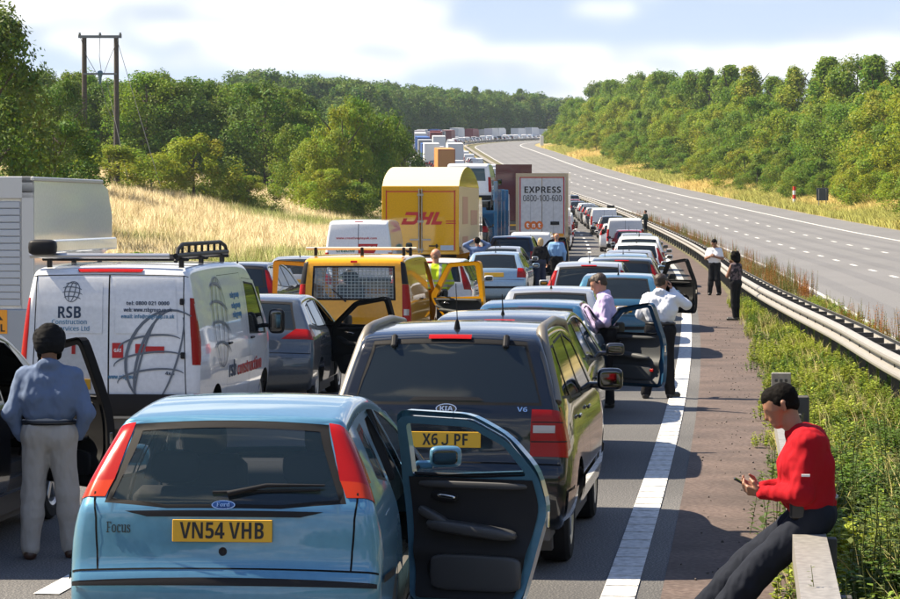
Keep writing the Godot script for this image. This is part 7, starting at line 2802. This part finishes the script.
func make_plants() -> void:
	make_crowns()
	lap("crowns")
	var rg := RandomNumberGenerator.new()
	rg.seed = 77
	var lf_y := leaf_mat("leaf_yellow", Color(0.255, 0.305, 0.034), 0.8)
	var lf_m := leaf_mat("leaf_mid", Color(0.155, 0.235, 0.030), 0.8)
	var lf_d := leaf_mat("leaf_dark", Color(0.105, 0.168, 0.030), 0.7)
	# belt of trees beyond the empty carriageway: shrubs in front, taller behind
	var z := 138.0
	while z < 800.0:
		var stp := 5.2 if z < 330 else 8.5
		for row in 3:
			var o: float = [25.8, 31.0, 38.0][row] + rg.randf_range(-1.6, 1.6)
			var zz := z + rg.randf_range(-2.0, 2.0)
			var h: float = [rg.randf_range(3.0, 5.4), rg.randf_range(8.0, 11.5), rg.randf_range(11.5, 16.0)][row]
			var mm: Material = [lf_y, lf_m, lf_y, lf_m, lf_m][rg.randi() % 5]
			if row == 0:
				if rg.randf() < 0.16:
					continue
				tree("roadside_bush", "low leafy bush at the foot of the tree belt", "bush%d" % (rg.randi() % 2), mm, gp(zz, o), h, h * rg.randf_range(1.0, 1.4), rg.randf() * TAU, "bushes along the far verge", 0.02)
			elif row == 1:
				tree("young_tree", "young yellow green tree in the middle of the tree belt", ("tall%d" if rg.randf() < 0.3 else "dome%d") % (rg.randi() % 3), mm, gp(zz, o), h, h * rg.randf_range(0.85, 1.15), rg.randf() * TAU, "young trees in the tree belt", 0.04)
			else:
				var dm: bool = rg.randf() < 0.3
				tree("belt_tree", "tall slender tree standing up from the belt's skyline", ("tall%d" if not dm else "dome%d") % (rg.randi() % 3), mm if not dm else lf_m, gp(zz, o), h, h * (rg.randf_range(1.0, 1.25) if not dm else rg.randf_range(0.7, 0.85)), rg.randf() * TAU, "tall trees in the tree belt", 0.06)
		z += stp
	# the belt and the wood go on beside and behind the viewpoint
	z = -205.0
	while z < 132.0:
		for q in [[27.0, 6.0], [33.0, 11.0], [-24.0, 6.0], [-31.0, 10.0]]:
			if q[0] < 0.0 and z > -20.0:
				continue
			var hb: float = q[1] * rg.randf_range(0.8, 1.25)
			tree("belt_tree" if q[1] > 8.0 else "roadside_bush", "tree of the belt where it runs on past the guard rail", "dome%d" % (rg.randi() % 3) if q[1] > 8.0 else "bush%d" % (rg.randi() % 2), lf_m, gp(z + rg.randf_range(-2, 2), q[0] + rg.randf_range(-1.5, 1.5)), hb, hb * 1.05, rg.randf() * TAU, "belt trees past the guard rail", 0.04)
		z += 11.0
	# trees on our side
	var X := func(px: float, zz: float) -> float: return (px - 450.0) / 2625.0 * zz - lk(lut_x, zz)
	tree("dark_tree", "large dark tree rising beside the white box truck", "dome0", lf_d, gp(108.0, -29.0), 9.8, 7.6, 0.5, "", 0.05)
	tree("dark_tree", "small dark tree leaning out behind the large dark one", "dome2", lf_d, gp(118.0, -28.0), 5.5, 6.0, 2.5, "", 0.05)
	tree("field_tree", "narrow green tree standing between the dark tree and the twin poles", "dome1", lf_d, gp(165.0, X.call(56.0, 165.0)), 7.6, 4.6, 1.0, "", 0.05)
	for q in [[193.0, 196.0, 5.4, 6.2, "bush0", lf_y, "big rounded yellow green bush on the field's edge"], [108.0, 186.0, 3.5, 6.4, "bush1", lf_y, "low yellow green bush at the foot of the twin poles"], [248.0, 198.0, 3.1, 4.4, "bush1", lf_y, "small bright bush beside the big rounded one"], [150.0, 192.0, 3.3, 5.2, "bush0", lf_y, "bush filling the gap between the poles and the big rounded bush"], [222.0, 200.0, 3.2, 4.2, "bush0", lf_m, "darker bush behind the big rounded one"], [128.0, 78.0, 1.7, 3.0, "bush1", lf_m, "scrubby green bush by the nose of the white box truck"], [105.0, 82.0, 1.4, 2.4, "bush0", lf_m, "scrubby bush half hidden by the white box truck"], [45.0, 150.0, 2.0, 4.0, "bush1", lf_y, "bush peeping over the white box truck"]]:
		tree("field_bush", q[6], q[4], q[5], gp(q[1], X.call(q[0], q[1])), q[2], q[3], q[0], "", 0.0)
	for q in [[316.0, 213.0, 6.8, 5.6, "dome1", lf_y, "bright green tree at the edge of the roadside clump"], [342.0, 216.0, 9.6, 6.4, "dome2", lf_y, "tall green tree in the middle of the roadside clump"], [362.0, 219.0, 10.6, 6.4, "dome0", lf_m, "tallest tree of the roadside clump by the yellow truck"], [388.0, 222.0, 9.6, 5.4, "dome1", lf_m, "darker tree of the roadside clump next to the yellow truck"], [404.0, 228.0, 7.0, 5.0, "dome2", lf_d, "shorter dark tree where the clump meets the queue"], [352.0, 208.0, 3.6, 4.2, "bush0", lf_m, "round bush in front of the roadside clump"], [330.0, 208.0, 4.4, 4.6, "bush1", lf_y, "bright bush in front of the roadside clump"], [300.0, 232.0, 7.5, 6.5, "dome0", lf_m, "green tree behind the bright one of the roadside clump"]]:
		tree("clump_tree" if not (q[4] as String).begins_with("bush") else "clump_bush", q[6], q[4], q[5], gp(q[1], X.call(q[0], q[1])), q[2], q[3], q[0], "", 0.03)
	# wood behind the field
	for row in 3:
		var px := -20.0
		while px < 300.0:
			var zz2: float = 262.0 + row * 26.0 + rg.randf_range(-6.0, 6.0)
			var h2: float = rg.randf_range(8.5, 11.0) + row * 0.6
			tree("wood_tree", "dark green broadleaf tree in the wood behind the meadow", "dome%d" % (rg.randi() % 3), [lf_d, lf_m, lf_m][rg.randi() % 3], gp(zz2, X.call(px, zz2)), h2, h2 * rg.randf_range(0.85, 1.1), rg.randf() * TAU, "trees of the wood behind the meadow", 0.03)
			px += rg.randf_range(26.0, 40.0)
	# far wood above the bend
	z = 330.0
	while z < 1085.0:
		for row in 3:
			var o2: float = [-23.0, -34.0, -48.0][row] + rg.randf_range(-3.0, 3.0)
			if z > 640.0:
				o2 -= 3.0
			var h3 := rg.randf_range(12.5, 17.0) if z > 640.0 else rg.randf_range(8.0, 11.0)
			tree("far_tree", "dark green tree of the far wood above the bend", "far%d" % (rg.randi() % 2), lf_d, gp(z + rg.randf_range(-3, 3), o2), h3, h3 * rg.randf_range(0.8, 1.1), rg.randf() * TAU, "trees of the far wood", 0.02)
		z += 11.5 if z < 640 else 10.0
	for q in [[985.0, -50.0, 17.0], [993.0, -47.0, 16.0], [1030.0, -46.0, 17.0], [975.0, -54.0, 15.5]]:
		tree("standing_pine", "lone tall tree standing above the skyline of the far wood", "tall%d" % (int(q[0]) % 3), lf_d, gp(q[0], q[1]), q[2], q[2] * 0.9, q[0], "tall trees above the far wood", 0.1)
	lap("trees")
	# ---- meadow grass on our side
	var gold := mat("dry_grass", Color(1, 1, 1), 0.8)
	gold.vertex_color_use_as_albedo = true
	gold.backlight_enabled = true
	gold.backlight = Color(0.5, 0.45, 0.3)
	var tg := tuft_mesh(3, 26, 0.80, 0.34, 0.34, 0.006)
	var pl := []
	var cs := []
	var nf := FastNoiseLite.new()
	nf.seed = 9
	nf.frequency = 0.05
	for i in 30000:
		var zz3 := 50.0 + pow(rg.randf(), 0.8) * 200.0
		var o3 := -15.6 - rg.randf() * (12.0 + zz3 * 0.13)
		var p := gp(zz3, o3)
		if absf(p.x) / zz3 > 0.19 or p.x / zz3 > -0.002:
			continue
		var g := nf.get_noise_2d(p.x, p.z * 0.4) + rg.randfn() * 0.12
		var c := Color(0.66, 0.56, 0.35).lerp(Color(0.22, 0.27, 0.07), smoothstep(0.05, 0.35, g + (0.28 if o3 > -19.0 else 0.0)))
		var v := rg.randf_range(0.75, 1.2)
		pl.append(Transform3D(Basis(Vector3.UP, rg.randf() * TAU).scaled(Vector3.ONE * rg.randf_range(0.7, 1.3)), p))
		cs.append(Color(c.r * v, c.g * v, c.b * v))
	scatter("meadow_grass", "tall dry golden grass of the sloping meadow", tg, gold, pl, cs)
	# ---- verge grass beyond the empty carriageway
	pl = []
	cs = []
	var tg2 := tuft_mesh(4, 20, 0.6, 0.45, 0.34, 0.012)
	for i in 26000:
		var zz4 := 140.0 + pow(rg.randf(), 1.3) * 480.0
		var o4 := 19.6 + rg.randf() * 8.0
		var p4 := gp(zz4, o4)
		if absf(p4.x) / zz4 > 0.18:
			continue
		var g4 := nf.get_noise_2d(p4.x * 0.7, p4.z * 0.25) + rg.randfn() * 0.10
		var c4 := Color(0.52, 0.40, 0.13).lerp(Color(0.27, 0.28, 0.055), smoothstep(-0.25, 0.12, g4))
		var v4 := rg.randf_range(0.8, 1.2)
		pl.append(Transform3D(Basis(Vector3.UP, rg.randf() * TAU).scaled(Vector3.ONE * rg.randf_range(0.6, 1.3)), p4))
		cs.append(Color(c4.r * v4, c4.g * v4, c4.b * v4))
	scatter("verge_grass", "yellowing grass on the verge below the tree belt", tg2, gold, pl, cs)
	# ---- median: green weeds near, rusty docks and grass along the fence
	var green := leaf_mat("weed_green", Color(1, 1, 1), 0.5)
	for kind in 3:
		pl = []
		cs = []
		var me: Mesh = [weed_mesh(5, 6, 0.34, 0.085, 24, 0.16, 0.40), weed_mesh(6, 3, 0.75, 0.085, 34, 0.08, 0.20), tuft_mesh(8, 10, 0.42, 0.12, 0.30, 0.004)][kind]
		for i in [4600, 1400, 1100][kind]:
			var zz5 := 9.0 + pow(rg.randf(), 1.1) * 62.0
			var edge: float = 1.28 + 0.3 * nf.get_noise_1d(zz5 * 9.0)
			var o5 := edge + pow(rg.randf(), 0.9) * (4.0 - edge)
			if zz5 > 44.0:
				o5 = maxf(o5, 1.3) if rg.randf() < 0.4 else lerpf(fence_off(zz5) - 0.5, 4.0, rg.randf())
			var p5 := gp(zz5, o5, -0.02)
			if kind == 0 and nf.get_noise_2d(p5.x * 14.0 + 40.0, p5.z * 14.0) < -0.06 and rg.randf() < 0.8:
				continue
			if kind == 1 and (nf.get_noise_2d(p5.x * 10.0 - 90.0, p5.z * 10.0) < 0.05 or zz5 > 30.0):
				continue
			var patchy := nf.get_noise_2d(p5.x * 8.0, p5.z * 8.0)
			var c5 := Color(0.11, 0.20, 0.028).lerp(Color(0.30, 0.36, 0.045), smoothstep(-0.1, 0.25, patchy + (0.15 if zz5 > 26 else -0.1)))
			if kind == 1:
				c5 = Color(0.085, 0.13, 0.035).lerp(Color(0.14, 0.17, 0.05), rg.randf())
			if kind == 2:
				c5 = Color(0.15, 0.20, 0.045).lerp(Color(0.42, 0.34, 0.16), pow(rg.randf(), 0.7))
			var s5 := rg.randf_range(0.4, 1.35) * (0.8 if o5 < 1.5 else 1.0) * (1.0 if zz5 < 24.0 else 0.72)
			if kind == 1 and zz5 > 25.0:
				s5 *= 0.6
			pl.append(Transform3D(Basis(Vector3.UP, rg.randf() * TAU).scaled(Vector3.ONE * s5), p5))
			var v5 := rg.randf_range(0.75, 1.2)
			cs.append(Color(c5.r * v5, c5.g * v5, c5.b * v5))
		scatter(["ground_weeds", "tall_weeds", "median_grass"][kind], ["bright yellow green weeds covering the median", "tall leafy weeds standing among the median undergrowth", "thin grass growing through the median weeds"][kind], me, green, pl, cs)
	# fence-side docks, beyond the barrier
	pl = []
	cs = []
	var dk := weed_mesh(12, 5, 0.7, 0.06, 26, 0.22, 0.4)
	for i in 1500:
		var zz6 := 46.0 + pow(rg.randf(), 1.2) * 200.0
		if nf.get_noise_1d(zz6 * 2.2) < -0.02:
			continue
		var fo := fence_off(zz6)
		var o6 := fo + 0.35 + rg.randf() * (4.0 - fo - 0.35)
		var c6 := Color(0.36, 0.15, 0.04).lerp(Color(0.17, 0.19, 0.05), smoothstep(0.35, 0.7, rg.randf() + 0.3 * nf.get_noise_1d(zz6 * 3.0)))
		pl.append(Transform3D(Basis(Vector3.UP, rg.randf() * TAU).scaled(Vector3.ONE * rg.randf_range(0.5, 1.15)), gp(zz6, o6, -0.02)))
		cs.append(c6)
	scatter("dock_weeds", "rusty brown seeding weeds behind the crash barrier", dk, green, pl, cs)
	# single tall weeds around the rail
	var tw := [weed_mesh(31, 1, 1.0, 0.11, 46, 0.0, 0.22), weed_mesh(32, 3, 0.95, 0.10, 40, 0.06, 0.2), weed_mesh(33, 2, 1.1, 0.10, 44, 0.05, 0.22)]
	var solo := leaf_mat("tall_weed_green", Color(0.085, 0.13, 0.04), 0.5)
	for q in [[18.6, 1.02, 0.98], [19.4, 1.15, 0.8], [21.0, 1.0, 0.55], [15.2, 1.95, 1.2], [16.2, 2.1, 1.25], [17.4, 1.8, 1.1], [17.0, 2.35, 1.15], [18.4, 1.9, 1.0], [19.5, 2.2, 1.1], [20.8, 1.8, 1.0], [22.6, 2.2, 1.05], [24.4, 1.9, 0.9], [14.4, 1.75, 0.9]]:
		var t := thing("tall_weed", "single tall leafy weed growing by the guard rail", "plant", gp(q[0], q[1], -0.02), "tall single weeds by the guard rail")
		var o7 := MeshInstance3D.new()
		o7.name = "stem"
		o7.mesh = tw[int(q[0] * 10) % 3]
		o7.material_override = solo
		t.add_child(o7)
		t.rotation.y = q[0] * 3.0
		t.scale = Vector3.ONE * q[2]
	# ---- bits on the strip
	var pb := MB.new()
	for i in 420:
		var zz8 := 13.0 + rg.randf() * 55.0
		var o8 := 0.45 + pow(rg.randf(), 0.6) * 0.95
		var s8 := rg.randf_range(0.006, 0.022)
		pb.box(Transform3D(Basis(Vector3(rg.randfn(), rg.randfn(), rg.randfn()).normalized(), rg.randf() * TAU), rp(zz8, o8, 0.012)), Vector3(s8, s8 * 0.7, s8 * 1.2), s8 * 0.25)
	var peb := put(pb, "gravel", mat("grit", Color(0.10, 0.085, 0.075), 0.9), self)
	tag(peb, "loose grit scattered on the brown strip", "gravel", "", "stuff")
	make_poles()

func make_poles() -> void:
	var wood := mat("pole_wood", Color(0.10, 0.085, 0.07), 0.9)
	tri_tex(wood, noise_tex("poleg", 0.05, 0.6, 1.0, 256, 4), 0.7)
	var z := 187.0
	var base := gp(z, (-25.0) - lk(lut_x, z))
	var t := thing("twin_pole", "twin wooden electricity poles joined by a crossarm above the bushes", "utility pole", base)
	var top := 15.0 - base.y
	for s in [-1.0, 1.0]:
		var pb := MB.new()
		pb.tube([Vector3(s * 1.16, -0.3, 0), Vector3(s * 1.14, top, 0)], [0.21, 0.17], 10)
		put(pb, "pole", wood, t)
	var steel := mat("pole_steel", Color(0.12, 0.14, 0.16), 0.5, 0.5)
	for q in [[top - 0.1, 3.1, 0.2], [top - 2.75, 2.4, 0.13]]:
		var cb := MB.new()
		cb.bx(0, q[0], 0.12, q[1], q[2], 0.12)
		put(cb, "crossarm", steel, t)
	for x in [-1.45, 0.0, 1.45]:
		var ib := MB.new()
		ib.lathe_y(Vector3(x, top, 0.12), [Vector2(0.07, 0.0), Vector2(0.12, 0.06), Vector2(0.06, 0.1), Vector2(0.1, 0.16), Vector2(0.0, 0.22)], 8)
		put(ib, "insulator", steel, t)
	var sw := MB.new()
	sw.lathe_y(Vector3(0, top - 3.5, 0.15), [Vector2(0.0, 0.0), Vector2(0.08, 0.02), Vector2(0.12, 0.5), Vector2(0.22, 0.8), Vector2(0.16, 0.95), Vector2(0.0, 1.0)], 10)
	put(sw, "cable_termination", mat("blue_steel", Color(0.06, 0.13, 0.18), 0.5), t)
	var wm := mat("wire", Color(0.16, 0.16, 0.16), 0.6)
	for q in [[Vector3(-1.45, top, 0.12), Vector3(-0.2, top - 2.8, 0.15)], [Vector3(0, top, 0.12), Vector3(0.1, top - 2.7, 0.15)], [Vector3(1.4, top, 0.12), Vector3(0.25, top - 2.8, 0.15)], [Vector3(0.05, top - 3.5, 0.15), Vector3(1.0, top - 6.2, 0.15)], [Vector3(1.0, top - 6.2, 0.15), Vector3(1.0, 0, 0.2)]]:
		var wb := MB.new()
		var mid: Vector3 = (q[0] + q[1]) * 0.5 + Vector3(-0.1, -0.15, 0)
		wb.tube([q[0], mid, q[1]], [0.022], 5)
		put(wb, "cable", wm, t)
	for q in [[Vector3(1.2, top - 0.3, 0), Vector3(4.6, 0.2, 3.0)], [Vector3(0.4, top - 3.0, 0), Vector3(2.4, 0.2, 3.0)]]:
		var wb2 := MB.new()
		wb2.tube([q[0], q[1]], [0.02], 5)
		put(wb2, "stay_wire", wm, t)
	# marker post and sign on the far verge
	var mp := thing("marker_post", "red and white banded marker post on the far verge", "marker post", gp(268.0, 21.2))
	for k in 5:
		var b := MB.new()
		b.lathe_y(Vector3(0, k * 0.42, 0), [Vector2(0.17, 0.0), Vector2(0.17, 0.42), Vector2(0.0, 0.42)], 12)
		put(b, "band", mat("post_red", Color(0.50, 0.03, 0.015), 0.5) if k % 2 == 0 else mat("post_white", Color(0.7, 0.7, 0.7), 0.5), mp)
	var sg := thing("road_sign", "square road sign seen from its dark back below the tree belt", "sign", gp(252.0, 21.6))
	var sb := MB.new()
	sb.bx(0, 1.6, 0, 1.15, 1.2, 0.05, 0.02)
	put(sb, "panel", mat("sign_back", Color(0.05, 0.06, 0.07), 0.6), sg)
	for x in [-0.35, 0.35]:
		var lb := MB.new()
		lb.tube([Vector3(x, -0.2, 0.05), Vector3(x, 2.1, 0.05)], [0.04], 6)
		put(lb, "post", mat("sign_post", Color(0.2, 0.2, 0.2), 0.5), sg)
	var ws := thing("cabinet_post", "small white marker where the empty carriageway bends away", "marker post", gp(640.0, 20.3))
	var wbx := MB.new()
	wbx.bx(0, 1.3, 0, 0.9, 2.6, 0.5, 0.05)
	put(wbx, "panel", mat("post_white"), ws)

# ------------------------------------------------------------------ build
func make_camera() -> void:
	var cam := Camera3D.new()
	cam.name = "camera"
	add_child(cam)
	cam.position = Vector3(0, 2.6, 0)
	cam.fov = 2.0 * rad_to_deg(atan(299.5 / 2625.0))
	cam.rotation.x = -atan(90.5 / 2625.0)
	cam.near = 0.5
	cam.far = 4000.0
	cam.current = true

func make_sky() -> void:
	var w := 1536
	var h := 768
	var f := FastNoiseLite.new()
	f.seed = 11
	f.frequency = 0.9
	f.fractal_octaves = 5
	var img := Image.create(w, h, false, Image.FORMAT_RGBF)
	for y in h:
		var el := PI * (0.5 - (y + 0.5) / h)
		var se := sin(el)
		var base := Vector3(0.11, 0.22, 0.50).lerp(Vector3(0.70, 0.80, 0.92), pow(1.0 - clampf(se, 0.0, 1.0), 5.0))
		if se < 0.0:
			for x in w:
				img.set_pixel(x, y, Color(0.16, 0.17, 0.13))
			continue
		for x in w:
			var az := TAU * (x + 0.5) / w
			# cloud sheet seen in perspective
			var k := 1.0 / (se + 0.10)
			var p := Vector2(cos(az) * cos(el), sin(az) * cos(el)) * k
			var n1 := f.get_noise_3d(p.x * 0.8, p.y * 0.8, se * 9.0)
			var n2 := f.get_noise_3d(p.x * 2.4 + 50.0, p.y * 2.4, se * 24.0)
			var cover := smoothstep(0.04, 0.24, n1 + 0.55 * n2 - 0.13 + 0.50 * pow(1.0 - se, 5.0))
			var shade := smoothstep(-0.25, 0.30, n2 + 0.5 * n1)
			var cl := Vector3(0.60, 0.66, 0.74).lerp(Vector3(1.14, 1.13, 1.11), shade)
			var cc := base.lerp(cl, cover * 0.85)
			img.set_pixel(x, y, Color(cc.x, cc.y, cc.z))
	var sky := Sky.new()
	var sm := PanoramaSkyMaterial.new()
	sm.panorama = ImageTexture.create_from_image(img)
	sm.energy_multiplier = 0.47
	sky.sky_material = sm
	var env := Environment.new()
	env.background_mode = Environment.BG_SKY
	env.sky = sky
	env.background_energy_multiplier = 1.0
	env.tonemap_mode = Environment.TONE_MAPPER_LINEAR
	env.tonemap_exposure = 2.75
	env.sdfgi_enabled = true
	env.ssao_enabled = true
	env.ssil_enabled = true
	env.fog_enabled = true
	env.fog_density = 0.00009
	env.fog_light_color = Color(0.80, 0.87, 0.95)
	var we := WorldEnvironment.new()
	we.environment = env
	add_child(we)
	var sun := DirectionalLight3D.new()
	sun.name = "sun"
	add_child(sun)
	sun.light_energy = 1.6
	sun.light_angular_distance = 0.5
	sun.light_color = Color(1.0, 0.94, 0.84)
	sun.shadow_enabled = true
	sun.look_at_from_position(Vector3.ZERO, Vector3(0.84, -0.98, 0.20), Vector3.UP)

var t_start := 0
func lap(s: String) -> void:
	print("%6d ms %s" % [Time.get_ticks_msec() - t_start, s])

func _ready() -> void:
	t_start = Time.get_ticks_msec()
	make_camera()
	make_sky()
	lap("sky")
	road_setup()
	make_setting()
	make_fence()
	lap("setting")
	car_materials()
	focus_car()
	lap("focus")
	kia_car()
	lap("kia")
	make_traffic()
	lap("traffic")
	make_people()
	lap("people")
	make_plants()
	lap("plants")
